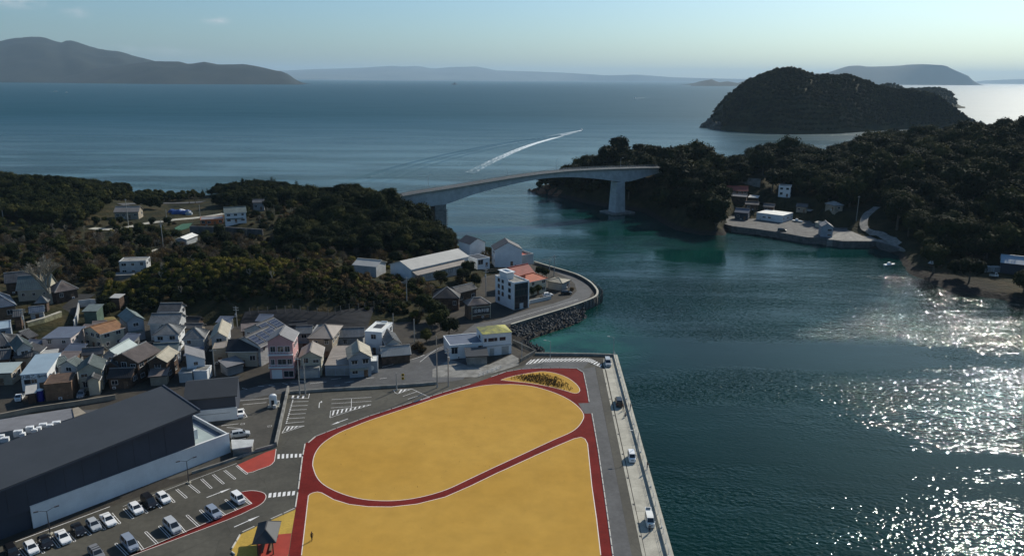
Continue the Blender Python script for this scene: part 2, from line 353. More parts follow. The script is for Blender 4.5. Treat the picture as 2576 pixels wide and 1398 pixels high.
CTRL_L = [(-92,243,2.3), (-70,243,2.3), (-45,246,2.3), (-115,247,2.3), (-92,252,5.5), (-70,252,5.5), (-50,254,4.5), (-112,256,5.5), (-20,262,3), (-140,262,3.5), (-128,260,5), (-100,270,15), (-112,274,15.5), (-130,278,14), (-75,268,14), (-86,269,15), (-60,268,10.5), (-46,268,6), (-150,294,7.5), (-105,284,14.5), (-80,284,13),
  (-152,290,6.3), (-165,280,5), (-190,265,5.5), (-160,240,5.2), (-230,270,6), (-105,310,8), (-90,340,5), (-70,320,6), (-38,290,6.2), (-30,283,4.5), (-20,300,5),
  (-8,325,3), (-5,305,3.2), (15,310,2.5), (10,285,2.5), (-45,310,6), (-70,400,17.5), (-60,398,13), (-52,400,8.5), (-97,430,12), (-60,380,10), (-85,375,7), (-32,380,2.2), (-80,350,4),
  (-47,418,2.2), (-100,400,9), (-144,402,8), (-150,420,6), (-138,388,4), (-162,380,3.5), (-158,362,4), (-130,350,5), (-168,420,4), (-200,450,5), (-210,480,3.4), (-222,440,3.2),
  (-190,400,4.5), (-185,360,3.5), (-160,345,5.5), (-260,500,3), (-230,500,3), (-184,520,8), (-160,505,8), (-140,490,6), (-212,522,2.6), (-287,470,16), (-264,480,11),
  (-320,470,15), (-300,420,8), (-240,400,4), (-260,340,5), (-214,330,5.5), (-330,330,12), (-400,400,16), (-420,300,14), (-300,260,7), (-400,500,14), (-360,540,5), (-255,530,2), (-600,300,16), (-600,500,14), (-200,300,4.5)]
CTRL_R = [(35,575,5), (43,555,5), (52,555,14), (77,560,25), (60,540,12), (100,545,24), (115,520,22), (70,510,7), (85,500,13), (100,470,22), (107,475,24), (115,450,20), (125,440,14),
  (122,428,3.5), (95,440,9), (100,507,23.5), (110,510,24), (125,515,23), (145,526,21), (160,530,20), (140,480,13), (150,470,11.5), (160,462,11.5), (160,440,4.5), (140,440,4), (170,420,3.5),
  (185,440,11), (180,410,5), (190,410,5), (200,430,12), (175,395,3.5), (190,370,4), (195,580,25), (203,600,22), (262,600,26), (160,590,4), (170,565,4.5), (152,572,5), (180,620,8), (236,600,11), (236,640,8), (250,680,10), (228,560,14), (230,500,22), (250,480,27), (290,520,30), (340,600,33), (390,600,42),
  (420,500,42), (300,440,26), (240,420,16), (260,420,20), (215,350,9), (230,350,12), (205,310,2.4), (205,318,2.5), (222,322,2.8), (240,330,3.5), (222,338,7), (258,345,13), (280,330,24), (300,380,30), (350,350,40), (460,420,45), (430,700,30), (300,700,18), (215,670,8), (700,500,50), (700,800,30), (700,300,35)]
def rbf_fit(C):
    P_ = np.array(C, float); A = np.linalg.norm(P_[:, None, :2]-P_[None, :, :2], axis=2); n = len(P_)
    K = np.zeros((n+1, n+1)); K[:n, :n] = A+np.eye(n)*-.4; K[:n, n] = 1; K[n, :n] = 1
    return P_, np.linalg.solve(K, np.r_[P_[:, 2], 0])
FIT_L, FIT_R = rbf_fit(CTRL_L), rbf_fit(CTRL_R)
def rbf(fit, x, y):
    P_, w = fit; z = np.full(x.shape, w[-1])
    for (a, b_, _), k in zip(P_, w[:-1]): z = z+k*np.hypot(x-a, y-b_)
    return z
PADS = [(138,487,9,9.9), (146,472,8,8.9), (146,462,6,6.9), (170,479,9,12.9), (190,440,11,11.3), (154,462,6,5.5), (173,458,7,6.4), (-150,299,6,6.5), (-153,292,4,4.9), (-173,246,11,4.4), (-57,299,11,6.2)]
def terrain_np(x, y):
    dl = sd_poly(x, y, LAND_L); dr = sd_poly(x, y, LAND_R)
    zl = np.maximum(rbf(FIT_L, x, y), 1.2); zr = np.maximum(rbf(FIT_R, x, y), 1.2)
    coast = lambda d, z: np.where(d > 0, np.minimum(z, .1+1.15*d), np.maximum(-6, .1+.5*d))
    zl = coast(dl, zl); zr = coast(dr, zr)
    dt = sd_poly(x, y, TOWN); zl = np.where(dt > 0, np.minimum(zl, G0-.35), np.where(dt > -3, np.minimum(zl, np.maximum(G0-.35, 0)+(-dt)*3.0), zl))
    dy = sd_poly(x, y, yard); zr = np.where(dy > 0, np.minimum(zr, YARD_Z-.35), zr)
    z = np.maximum(zl, zr)
    for px_, py_, r_, pz in PADS:                # levelled plots
        k = np.clip((r_+5-np.hypot(x-px_, y-py_))/5, 0, 1); k = k*k*(3-2*k); z = np.where(z > 1, z*(1-k)+pz*k, z)
    return z
GX0, GX1, GY0, GY1, GS = -520., 520., 40., 780., 4.0
gx = np.arange(GX0, GX1+.1, GS); gy = np.arange(GY0, GY1+.1, GS)
XX, YY = np.meshgrid(gx, gy); ZZ = terrain_np(XX, YY)
rough = np.array([mnoise.noise((x*.11, y*.11, 0)) for x, y in zip(XX.ravel(), YY.ravel())]).reshape(XX.shape)
big_ = np.array([mnoise.fractal((x*.022, y*.022, 5), 1, 2, 3) for x, y in zip(XX.ravel(), YY.ravel())]).reshape(XX.shape)
ZZ = np.where(ZZ > G0+.3, ZZ+rough*.7*np.clip((ZZ-G0)/4, 0, 1), ZZ)
for px_, py_, r_ in ((0, 0, 0),): ZZ = np.where((XX > 60) & (ZZ > 13), ZZ+big_*4.5*np.clip((ZZ-13)/6, 0, 1), ZZ)
def Z(x, y):
    i = min(max((x-GX0)/GS, 0), len(gx)-1.001); j = min(max((y-GY0)/GS, 0), len(gy)-1.001)
    a, b_ = int(i), int(j); u, v = i-a, j-b_
    return float(ZZ[b_, a]*(1-u)*(1-v)+ZZ[b_, a+1]*u*(1-v)+ZZ[b_+1, a]*(1-u)*v+ZZ[b_+1, a+1]*u*v)
def T(c, x, y, up=0.):                       # where the picture point meets the terrain
    d = ray(c, x, y); t = 60.
    while t < 900:
        p = Vector((0, 0, CAM_Z))+d*t
        if p.z-up <= max(Z(p.x, p.y), 0): return p
        t += .5
    return p
hm = bpy.data.materials.new('hillside'); hm.use_nodes = True
def make_hill(m):
    N, L = m.node_tree.nodes, m.node_tree.links; p = N['Principled BSDF']; p.inputs['Roughness'].default_value = .95; p.inputs['Specular IOR Level'].default_value = .1
    g = N.new('ShaderNodeNewGeometry'); sp = N.new('ShaderNodeSeparateXYZ'); L.new(g.outputs['Normal'], sp.inputs[0])
    def noise(sc, det):
        n = N.new('ShaderNodeTexNoise'); n.inputs['Scale'].default_value = sc; n.inputs['Detail'].default_value = det; L.new(g.outputs['Position'], n.inputs['Vector']); return n.outputs['Fac']
    r = N.new('ShaderNodeValToRGB'); e = r.color_ramp.elements
    e[0].position = .32; e[0].color = (.016, .018, .009, 1); e[1].position = .68; e[1].color = (.055, .043, .020, 1); k = e.new(.5); k.color = (.028, .028, .012, 1)
    L.new(noise(.13, 8), r.inputs['Fac'])
    rk = N.new('ShaderNodeValToRGB'); rk.color_ramp.elements[0].color = (.018, .016, .014, 1); rk.color_ramp.elements[1].color = (.040, .035, .029, 1); L.new(noise(.35, 8), rk.inputs['Fac'])
    pz = N.new('ShaderNodeSeparateXYZ'); L.new(g.outputs['Position'], pz.inputs[0])
    lo = N.new('ShaderNodeMapRange'); lo.inputs['From Min'].default_value = 2.6; lo.inputs['From Max'].default_value = 1.4; L.new(pz.outputs['Z'], lo.inputs['Value'])
    st = N.new('ShaderNodeMapRange'); st.inputs['From Min'].default_value = .62; st.inputs['From Max'].default_value = .45; L.new(sp.outputs['Z'], st.inputs['Value'])
    mx_ = N.new('ShaderNodeMath'); mx_.operation = 'MAXIMUM'; L.new(lo.outputs[0], mx_.inputs[0]); L.new(st.outputs[0], mx_.inputs[1])
    c = N.new('ShaderNodeMixRGB'); L.new(mx_.outputs[0], c.inputs['Fac']); L.new(r.outputs['Color'], c.inputs['Color1']); L.new(rk.outputs['Color'], c.inputs['Color2'])
    L.new(c.outputs['Color'], p.inputs['Base Color'])
    b_ = N.new('ShaderNodeBump'); b_.inputs['Strength'].default_value = 1; b_.inputs['Distance'].default_value = .8; L.new(noise(.5, 6), b_.inputs['Height']); L.new(b_.outputs['Normal'], p.inputs['Normal'])
make_hill(hm)
nx, ny = len(gx), len(gy)
vv = np.c_[XX.ravel(), YY.ravel(), ZZ.ravel()]
keep = np.zeros((ny-1, nx-1), bool); zq = np.maximum.reduce([ZZ[:-1,:-1], ZZ[1:,:-1], ZZ[:-1,1:], ZZ[1:,1:]]); keep = zq > -3
jj, ii = np.nonzero(keep); base = jj*nx+ii
b = MB(); used = np.unique(np.r_[base, base+1, base+nx, base+nx+1]); remap = -np.ones(nx*ny, int); remap[used] = np.arange(len(used))
me = bpy.data.meshes.new('terrain'); me.from_pydata(vv[used].tolist(), [], [tuple(remap[[q, q+1, q+nx+1, q+nx]]) for q in base]); me.materials.append(hm)
me.polygons.foreach_set('use_smooth', [True]*len(me.polygons)); me.update()
struct(link('terrain', me))
# level ground of town and quay, and of the yard across the water
b = MB(); b.prism(TOWN, -4, G0); struct(b.build('ground', [M['town_ground']]))
b = MB(); b.prism(yard, -3, YARD_Z); struct(b.build('yard_ground', [M['concrete_dark']]))
yard2 = [W('r', x, y, YARD_Z) for x, y in ((1120, 772), (1330, 779), (1480, 784), (1560, 800), (1660, 834), (1700, 850), (1640, 800), (1520, 745), (1330, 712), (1200, 720))]
b = MB(); b.prism(yard2, -3, YARD_Z+.02); struct(b.build('shore_road', [M['concrete_old']]))

# ------------------------------------------------------------------ islands and far mountains
def island_mat(name, c1, c2, sc):
    return mat(name, c1, .95, c2=c2, scale=sc, bump=1, bscale=sc*6, spec=.1, fine=.4)
def ridge(name, c, sky_pts, Yr, front, mname, step, nv=14, rough=.06, sharp=1.5, seed=0, wood=None):
    """a landform whose crest line stands at distance Yr and whose near shore runs through `front` picture points"""
    P_ = [D(c, x, y, Yr) for x, y in sky_pts]; xs = np.array([p.x for p in P_]); hs = np.array([p.z for p in P_])
    fr = [W('d', x, y, 0) for x, y in front]; fx = np.array([p.x/p.y*Yr for p in fr]); fy = np.array([p.y for p in fr])
    n = max(8, int((xs[-1]-xs[0])/step)); X = np.linspace(xs[0], xs[-1], n); H = np.maximum(np.interp(X, xs, hs), .0); FY = np.interp(X, fx, fy)
    V = []
    for i in range(n):
        dep = max(Yr-FY[i], step*2); hh = H[i]
        for j in range(2*nv+1):
            v = j/nv-1; k = (1-abs(v)**sharp)
            y = Yr+v*dep; nzv = mnoise.fractal((X[i]/step*.11+seed, y/step*.11, seed), 1.0, 2.1, 5)
            edge = min(1, min(i, n-1-i)/4)
            z = hh*k*edge+hh*rough*nzv*(k*(1-k)*4*.8+.25)*edge
            px_ = X[i]*(y/Yr if v < 0 else 1+(y/Yr-1)*.3)
            V.append((px_, y, z-(.8 if k < .02 else 0)))
    m_ = 2*nv+1
    F = [(i*m_+j, (i+1)*m_+j, (i+1)*m_+j+1, i*m_+j+1) for i in range(n-1) for j in range(m_-1)]
    me = bpy.data.meshes.new(name); me.from_pydata(V, [], F); me.materials.append(M[mname]); me.polygons.foreach_set('use_smooth', [True]*len(F)); me.update()
    return struct(link(name, me)), V
M['isl_near'] = island_mat('island_wood_ground', (.018,.022,.010), (.050,.048,.022), .03)
M['isl_far'] = island_mat('far_island_wood', (.008,.012,.010), (.022,.025,.017), .004)
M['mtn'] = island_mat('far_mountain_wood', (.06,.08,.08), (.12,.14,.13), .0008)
near_sky = [(1783,320),(1803,296),(1832,251),(1861,226),(1889,206),(1930,187),(1955,179),(1984,176),(2012,179),(2033,188),(2053,194),(2094,194),(2135,192),(2156,198),(2176,207),(2201,219),(2238,227),(2299,231),(2340,239),(2373,256),(2402,278),(2426,297),(2442,311),(2471,316)]
_, ISL_V = ridge('island', 'd', near_sky, 1470, [(1783,321),(1830,331),(1900,335),(2000,338.5),(2100,337),(2200,330),(2350,321),(2471,316)], 'isl_near', 7, 22, .10, 1.9, 3)
_, ISL2_V = ridge('island', 'd', [(2180,225),(2217,219),(2246,217),(2283,229),(2324,227),(2365,227),(2393,237),(2410,256),(2428,272)], 2700, [(2180,276),(2300,276),(2428,273)], 'isl_near', 12, 14, .08, 1.8, 9)
ridge('island', 'd', [(1738,217),(1758,206),(1791,200),(1808,208),(1832,205),(1861,210),(1875,206),(1892,195),(1930,199),(1985,217)], 12600, [(1738,217),(1850,217),(1985,216)], 'isl_far', 60, 8, .10, 1.6, 5)
ridge('island', 'd', [(-900,150),(-500,120),(-200,108),(0,106),(35,97),(76,92),(108,93),(153,108),(172,100),(194,105),(236,121),(271,127),(302,130),(330,140),(361,147),(385,155),(450,176),(540,210)], 11500, [(-900,203),(0,208),(540,212)], 'isl_far', 70, 14, .13, 1.3, 11)
ridge('island', 'd', [(-300,204),(60,206),(130,196),(210,178),(250,171),(330,162),(385,155),(450,155),(475,162),(515,156),(550,162),(615,161),(650,168),(695,179),(707,180),(745,195),(763,212)], 9600, [(-300,205),(60,208.5),(400,212),(763,213.5)], 'isl_far', 50, 12, .12, 1.4, 17)
ridge('island', 'd', [(1955,214),(2010,196),(2050,185),(2082,186),(2110,175),(2131,167),(2160,165),(2184,168),(2258,166),(2287,163),(2320,162),(2377,165),(2402,177),(2435,191),(2459,203),(2479,213)], 19500, [(1955,213),(2200,214),(2479,214.5)], 'isl_far', 110, 10, .06, 1.6, 23)
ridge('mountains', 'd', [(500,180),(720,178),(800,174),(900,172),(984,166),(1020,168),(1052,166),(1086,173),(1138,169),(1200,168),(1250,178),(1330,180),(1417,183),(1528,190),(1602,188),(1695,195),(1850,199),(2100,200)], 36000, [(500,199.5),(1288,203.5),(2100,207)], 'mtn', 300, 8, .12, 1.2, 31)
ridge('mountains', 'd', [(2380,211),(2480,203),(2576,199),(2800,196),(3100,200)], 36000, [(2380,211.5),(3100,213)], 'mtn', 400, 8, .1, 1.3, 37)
b = MB(); p0 = W('d', 1143, 213.5, 0)
for k, (dx, h_, r_) in enumerate(((-14, 16, 22), (6, 30, 17), (26, 10, 16), (-34, 6, 14))):
    b.tube((p0.x+dx, p0.y, -2), (p0.x+dx*.8, p0.y, h_), r_, r_*.25, 7)
tag(b.build('rock_islet', M['rock']), 'small dark rock islet alone on the horizon of the open sea', 'rock')
# ------------------------------------------------------------------ paving, field, track and painted markings
def ext(a, b, L): return b+(b-a).normalized()*L
def smooth(line, n=6):                    # Catmull-Rom through the points
    L = [Vector(p) for p in line]; o = []
    for i in range(len(L)-1):
        p0, p1, p2, p3 = L[max(i-1, 0)], L[i], L[i+1], L[min(i+2, len(L)-1)]
        for k in range(n):
            t = k/n; o.append(.5*((2*p1)+(p2-p0)*t+(2*p0-5*p1+4*p2-p3)*t*t+(3*p1-p0-3*p2+p3)*t**3))
    return o+[L[-1]]
def sheet(name, poly, z, m): b = MB(); b.sheet(poly, z); return struct(b.build(name, M[m]))
# roads
town_road_n = pts('c4', (-2600, 1290), (-1500, 1210), (-600, 1120), (100, 1010), (420, 930), (760, 885), (1100, 850), (1500, 805), (1680, 760), (1950, 690), (2150, 610), (2250, 560), (2420, 480))+pts('c6', (820, 1010), (940, 920), (1110, 895), (1400, 800), (1640, 740), (1790, 690), (1850, 630), (1830, 560), (1780, 520), (1640, 450))
town_road_s = pts('c4', (-2600, 1420), (-1500, 1330), (-600, 1250), (100, 1130), (420, 1055), (680, 1022), (1120, 990), (1500, 972), (1800, 955), (2100, 935), (2290, 915), (2563, 890))+pts('c6', (1020, 1190), (1130, 1090), (1180, 945), (1420, 868), (1660, 795), (1850, 735), (1960, 690), (1990, 640), (1960, 590), (1890, 530), (1790, 485), (1660, 435))
sheet('road', town_road_n+town_road_s[::-1], G0+.004, 'asphalt_road')
sheet('forecourt', pts('c6', (560, 1330), (720, 1240), (860, 1290), (1060, 1290), (1270, 1195), (1330, 1230), (1330, 1290), (1180, 1340), (960, 1398), (560, 1398)), G0+.008, 'concrete_old')
sheet('shop_lot', pts('y6', (-200, 660), (770, 240), (1400, 180), (1722, 100), (1500, 1115), (1140, 1215), (560, 1420), (-400, 1700), (-900, 1500)), G0+.003, 'asphalt_lot')
sheet('lane_strip', [W('z3', x, y) for x, y in ((-500, 700), (0, 600), (700, 480), (1600, 370), (2400, 270), (2400, 310), (1600, 440), (700, 570), (0, 715), (-500, 830))], G0+.003, 'concrete_old')
# car park with the drive round the field
north_wall = pts('c4', (680, 1034), (1120, 1003), (1500, 985), (1800, 968), (2100, 948), (2290, 930))
cp = north_wall+pts('q', (60, 200), (230, 150), (300, 108), (640, 100), (730, 160))+[W('q', 680, 165), W('q', 920, 1390)]
cp.append(ext(cp[-2], cp[-1], 60)); cp += [W('d', 40, 1398)-Vector((0, 60, 0)), W('c3', -300, 1390), W('c3', 110, 1290), W('c3', 870, 1010), W('c3', 1850, 670), W('c5', 75, 685), W('c5', 378, 548), W('c5', 480, 110)]
sheet('car_park', cp, G0+.005, 'asphalt')
lane = [W('q', 605, 178), W('q', 680, 165), W('q', 920, 1390)]; lane.append(ext(lane[1], lane[2], 60)); k_ = W('q', 800, 1390); lane += [ext(lane[0], k_, 60), k_]
sheet('quay_lane', [W('q', 230, 152), W('q', 390, 132), W('q', 640, 130)]+lane+[W('q', 560, 175), W('q', 330, 172), W('q', 200, 180)], G0+.009, 'asphalt_road')
dk = [W('q', 683, 165), W('q', 732, 178), W('q', 990, 1390)]; dk.append(ext(dk[1], dk[2], 60)); e_ = W('q', 920, 1390); dk += [ext(dk[0], e_, 60), e_]
sheet('quay_lane_patch', dk, G0+.013, 'asphalt')
# track and field
trk = pts('c5', (480, 1390), (530, 1025), (555, 880), (605, 520), (685, 465), (850, 402), (1110, 306), (1380, 213), (1680, 123), (1900, 58))+pts('q', (0, 233), (100, 198), (200, 181), (330, 175), (450, 174), (560, 177), (603, 203), (640, 398), (700, 710), (740, 985), (795, 1390))
trk = [ext(trk[1], trk[0], 60)]+trk; trk.append(ext(trk[-2], trk[-1], 60))
sheet('running_track', trk, G0+.010, 'track')
oval = smooth(pts('c5', (665, 690), (670, 640), (690, 585), (730, 530), (790, 482), (880, 430), (1000, 380), (1130, 330), (1400, 240), (1700, 140), (1930, 78), (2070, 58))+pts('q', (70, 280), (150, 279), (270, 291), (390, 324), (480, 362), (545, 402), (590, 446), (607, 482), (600, 512), (572, 553), (520, 592), (400, 645), (200, 738), (0, 830))+pts('c5', (1880, 800), (1700, 882), (1500, 938), (1300, 964), (1100, 958), (950, 928), (820, 878), (735, 825), (690, 765), (665, 690)), 4)[:-1]
lower = [Vector(p) for p in pts('c5', (578, 1390), (632, 925), (645, 912), (665, 903), (700, 895), (735, 902), (830, 955), (950, 992), (1100, 1010), (1280, 1012), (1480, 990), (1700, 935), (1900, 848), (2112, 745))+pts('q', (100, 830), (300, 738), (440, 676), (545, 632), (590, 622), (615, 634), (632, 665), (660, 940), (690, 1150), (718, 1390))]
lower = [ext(lower[1], lower[0], 60)]+lower; lower.append(ext(lower[-2], lower[-1], 60))
lens = smooth(pts('q', (65, 250), (110, 235), (180, 218), (280, 201), (350, 195), (430, 208), (500, 235), (550, 270), (576, 300), (581, 322), (566, 335), (540, 336), (480, 318), (380, 293), (250, 271), (150, 260), (65, 250)), 3)[:-1]
for q_ in (oval, lower, lens): sheet('field', q_, G0+.014, 'lawn')
b = MB(); b.strip(oval, .16, G0+.018, closed=True); b.strip(lower[1:-1], .16, G0+.018); b.strip(lens, .14, G0+.018, closed=True); struct(b.build('field_edge_lines', M['paint_pale']))
sheet('path_patch', pts('q', (570, 402), (645, 400), (660, 468), (612, 470)), G0+.015, 'asphalt_road')
# planted corner by the shelter
corner = pts('z2', (1452, 385), (900, 625), (590, 765), (300, 900), (85, 1245), (160, 1365)); corner += [Vector((corner[-1].x+1, 100, 0)), Vector((W('z2', 1300, 1345).x-.3, 100, 0)), W('z2', 1300, 1345), W('z2', 1365, 890)]
sheet('grass_corner', corner, G0+.011, 'lawn_edge')
sheet('paved_square', pts('z2', (1075, 922), (1362, 895), (1300, 1345), (1180, 1500), (640, 1500), (640, 1130)), G0+.016, 'red_paving')
sheet('red_plaza', pts('c5', (75, 686), (155, 747), (240, 722), (330, 690), (358, 665), (368, 645), (380, 560), (300, 585)), G0+.010, 'red_paving')
isl = [W('d', 300, 1408)]+pts('c5', (0, 1113), (180, 1033), (250, 998), (288, 965), (301, 930), (285, 905), (240, 890), (180, 885), (125, 893), (98, 898), (190, 985), (0, 1066))+[W('c3', 1100, 1352)]
sheet('red_island', [ext(isl[1], isl[0], 12)]+isl[1:]+[ext(isl[-2], isl[-1], 14)], G0+.010, 'track')
b = MB(); b.strip(smooth(isl[:10], 3), .13, G0+.016); b.strip([isl[9]]+isl[10:], .13, G0+.016)
b.strip(smooth(pts('c5', (75, 686), (155, 747), (240, 722), (330, 690), (358, 665), (368, 645), (380, 560)), 2), .13, G0+.016); struct(b.build('island_edge_lines', M['paint_pale']))

mk_ = MB(); ZM = G0+.019
def line(c, x0, y0, x1, y1, w=.13): mk_.strip([W(c, x0, y0), W(c, x1, y1)], w, ZM)
def uline(c, x0, y0, x1, y1, g=.38, both=False):       # doubled bay divider with a rounded end
    a, e = W(c, x0, y0), W(c, x1, y1); d = (e-a).normalized(); n = Vector((-d.y, d.x, 0))*g/2
    arc = [e+n*math.cos(t)+d*(g/2)*math.sin(t) for t in np.linspace(0, math.pi, 7)]
    mk_.strip([a+n]+arc+[a-n], .11, ZM)
def poly(c, *p): mk_.sheet([W(c, x, y) for x, y in p], ZM)
def arrow(c, x0, y0, x1, y1, hl=1.7, w=.18, hw=.62):
    a, e = W(c, x0, y0), W(c, x1, y1); d = (e-a).normalized(); n = Vector((-d.y, d.x, 0)); k = e-d*hl
    mk_.sheet([a+n*w/2, k+n*w/2, k-n*w/2, a-n*w/2], ZM); mk_.sheet([k+n*hw/2, e, k-n*hw/2], ZM)
for a in ((505,192,632,189), (500,225,626,220), (490,257,619,252), (480,290,611,283), (470,324,606,316), (460,360,601,347)): line('c5', *a)
for a in ((815,175,1125,157), (812,207,1125,187), (808,240,965,229), (968,168,968,256), (805,264,800,317), (800,317,965,262), (805,264,1122,213), (965,262,1122,216)): line('c5', *a, w=.11)
for x in range(815, 1090, 34): poly('c5', (x, 266-(x-800)*.165+38-(x-800)*.10), (x+13, 266-(x-787)*.165+36-(x-787)*.10), (x+24, 262-(x-780)*.155), (x+11, 264-(x-790)*.155))
line('c5', 425, 437, 600, 380); line('c5', 425, 437, 458, 386); line('c5', 458, 386, 600, 380)
for x in (455, 485, 515, 545): poly('c5', (x, 428-(x-425)*.30), (x+14, 424-(x-425)*.30), (x+36, 383), (x+22, 384))
line('c5', 640, 128, 632, 165); line('c5', 500, 168, 632, 165)
for x in (500, 540, 580): poly('c5', (x, 166), (x+16, 165), (x+2+20, 143), (x+6, 144))
mk_.strip(smooth(pts('c5', (715, 240), (718, 205), (724, 196), (733, 192)), 3), .16, ZM); poly('c5', (731, 184), (741, 193), (729, 202))
arrow('c5', 940, 325, 808, 374, 2.2, .2, .7)
for a in ((1298,100,1440,92), (1298,100,1310,122), (1310,122,1330,130), (1330,130,1440,92), (1440,92,1580,158), (1370,150,1480,112), (1410,172,1525,135), (1460,195,1580,158)): line('c5', *a, w=.12)
for x in (1335, 1365, 1395): poly('c5', (x, 126-(x-1335)*.33), (x+15, 120-(x-1335)*.33), (x+34, 96), (x+19, 97))
for k in range(6):
    x = 388+k*33.9; poly('c5', (x+1, 638-k*2.6), (x+19, 636-k*2.6), (x+21, 601-k*.8), (x+3, 603-k*.8))
    x = 318+k*36.7; poly('c5', (x, 942-k*3.6), (x+23, 937-k*3.6), (x+27, 902-k*3), (x+5, 908-k*3.2))
for a in ((1380,875,1455,940), (1480,840,1555,900), (1575,795,1650,865), (1665,760,1745,830), (1755,728,1835,793), (1850,690,1930,755), (1300,910,1360,975), (1195,955,1257,1018), (1085,1000,1148,1058), (970,1025,1038,1100), (868,1062,935,1140), (755,1115,818,1186), (640,1165,705,1230), (518,1210,583,1280), (400,1245,462,1325), (275,1295,340,1370), (150, 1340, 215, 1420)): uline('c3', *a)
for a in ((1850,1035,1765,958), (1650,1120,1568,1040), (1555,1165,1463,1080), (1330,1250,1248,1165), (1230,1300,1140,1210), (995,1390,907,1300), (1962,992,1890,940), (1757,1077,1690,1025), (1447,1212,1390,1145), (1115,1345,1070,1285), (830, 1430, 790, 1370)): uline('c3', *a)
arrow('c3', 1615, 940, 1808, 866, 2.2, .2, .7); arrow('c3', 1830, 1170, 2030, 1082, 2.2, .2, .7)
mk_.strip(pts('c3', (120, 1285), (860, 1010)), .16, ZM); mk_.strip(pts('c3', (960, 1010), (1850, 672)), .08, ZM)
# hatched no-parking band at the head of the quay
lo = smooth(pts('q', (228, 148), (330, 134), (400, 130), (500, 128), (600, 128), (650, 137), (722, 168)), 8); up = smooth(pts('q', (264, 118), (360, 112), (440, 111), (540, 110), (632, 110), (680, 124), (729, 153)), 8); n_ = len(lo)
for k in range(0, n_-2, 2): mk_.sheet([lo[k], lo[k+1], up[k+1], up[k]], ZM)
line('q', 228, 149, 400, 131, .12); line('q', 400, 131, 640, 131, .12); line('q', 640, 131, 726, 172, .12)
# shop lot
for a in ((770,300,1390,250), (905,365,1330,325), (520,740,830,705), (800,625,985,585), (985,585,900,440), (820,990,960,962), (620,770,870,790)): line('y6', *a, w=.14)
for (x, y) in ((905, 708), (1390, 748)): mk_.strip([W('y6', x-35, y+14), W('y6', x+32, y+8), W('y6', x+36, y-14), W('y6', x-31, y-8)], .10, ZM, closed=True)
# town road: edge lines and broken centre dashes
for a in ((1130,880,1240,865), (1500,868,1600,858), (1660,872,1740,862), (900,925,1080,905), (330,950,400,955), (600,920,660,935), (690,915,760,925), (450,940,520,955), (1170,950,1230,945), (1280,915,1380,900), (780,895,860,905), (160,975,215,985)): line('c4', *a, w=.13)
struct(mk_.build('road_markings', M['paint']))
b = MB(); b.strip(pts('c4', (2100, 690), (2210, 600), (2300, 540)), .12, G0+.019); b.strip(smooth(pts('c6', (1180, 905), (1420, 835), (1660, 765), (1860, 706)), 4), .12, G0+.019); b.strip(smooth(pts('c4', (1690, 745), (1900, 690), (2080, 640), (2150, 610)), 3), .15, G0+.019); struct(b.build('road_edge_lines', M['paint']))

# kerbs: every stone its own piece
KERB = {}
def kerb(line_pts, step, w=.22, h=.16, gap=.25, mname='kerb', piece='kerb_stone', name='kerb', z=G0):
    root = thing(name, None, None); struct(root)
    for a, e in zip(line_pts[:-1], line_pts[1:]):
        a, e = Vector(a), Vector(e); L_ = (e-a).length; n = max(1, round(L_/step)); sl = L_/n; d = (e-a)/L_
        key = (round(sl-gap, 2), w, h, mname)
        if key not in KERB:
            q = MB(); l2 = (sl-gap)/2; c_ = .03
            q.add([(-l2,-w/2,0),(l2,-w/2,0),(l2,w/2,0),(-l2,w/2,0),(-l2,-w/2,h-c_),(l2,-w/2,h-c_),(l2,w/2,h-c_),(-l2,w/2,h-c_),(-l2+c_,-w/2+c_,h),(l2-c_,-w/2+c_,h),(l2-c_,w/2-c_,h),(-l2+c_,w/2-c_,h)],
                  [(0,1,5,4),(1,2,6,5),(2,3,7,6),(3,0,4,7),(4,5,9,8),(5,6,10,9),(6,7,11,10),(7,4,8,11),(8,9,10,11)])
            KERB[key] = q.mesh(piece, M[mname])
        for k in range(n):
            o = link(piece, KERB[key], root); p = a+d*sl*(k+.5); o.location = (p.x, p.y, z-.02); o.rotation_euler.z = math.atan2(d.y, d.x)
    return root
ke = [W('q', 560, 175), W('q', 605, 203), W('q', 630, 320), W('q', 642, 395)]; kerb(ke, 2.6)
ke = [W('q', 660, 468), W('q', 700, 700), W('q', 740, 978), W('q', 797, 1390)]; kerb(ke+[ext(ke[-2], ke[-1], 30)], 2.6)
kerb(pts('c5', (605, 520), (588, 610)), 3.2, .26); kerb(pts('c5', (585, 620), (552, 880)), 3.4, .26); kerb(pts('c5', (548, 900), (529, 1020)), 4, .26)
kerb(pts('c5', (690, 462), (628, 515)), 3, .26); kerb(pts('c5', (1900, 56), (1680, 121), (1110, 304), (850, 400), (690, 462)), 3.2, .2, .12)
kerb(pts('q', (0, 232), (100, 197), (200, 180), (330, 173), (450, 172), (560, 175)), 2.8, .2, .12)
kerb(pts('z2', (1450, 378), (905, 622)), 3, .22, .3); kerb(pts('z2', (590, 765), (300, 898)), 2.4, .22, .3); kerb(pts('z2', (268, 935), (90, 1240)), 2.4, .22, .3); kerb(pts('z2', (85, 1300), (160, 1362)), 1.5, .22, .3)
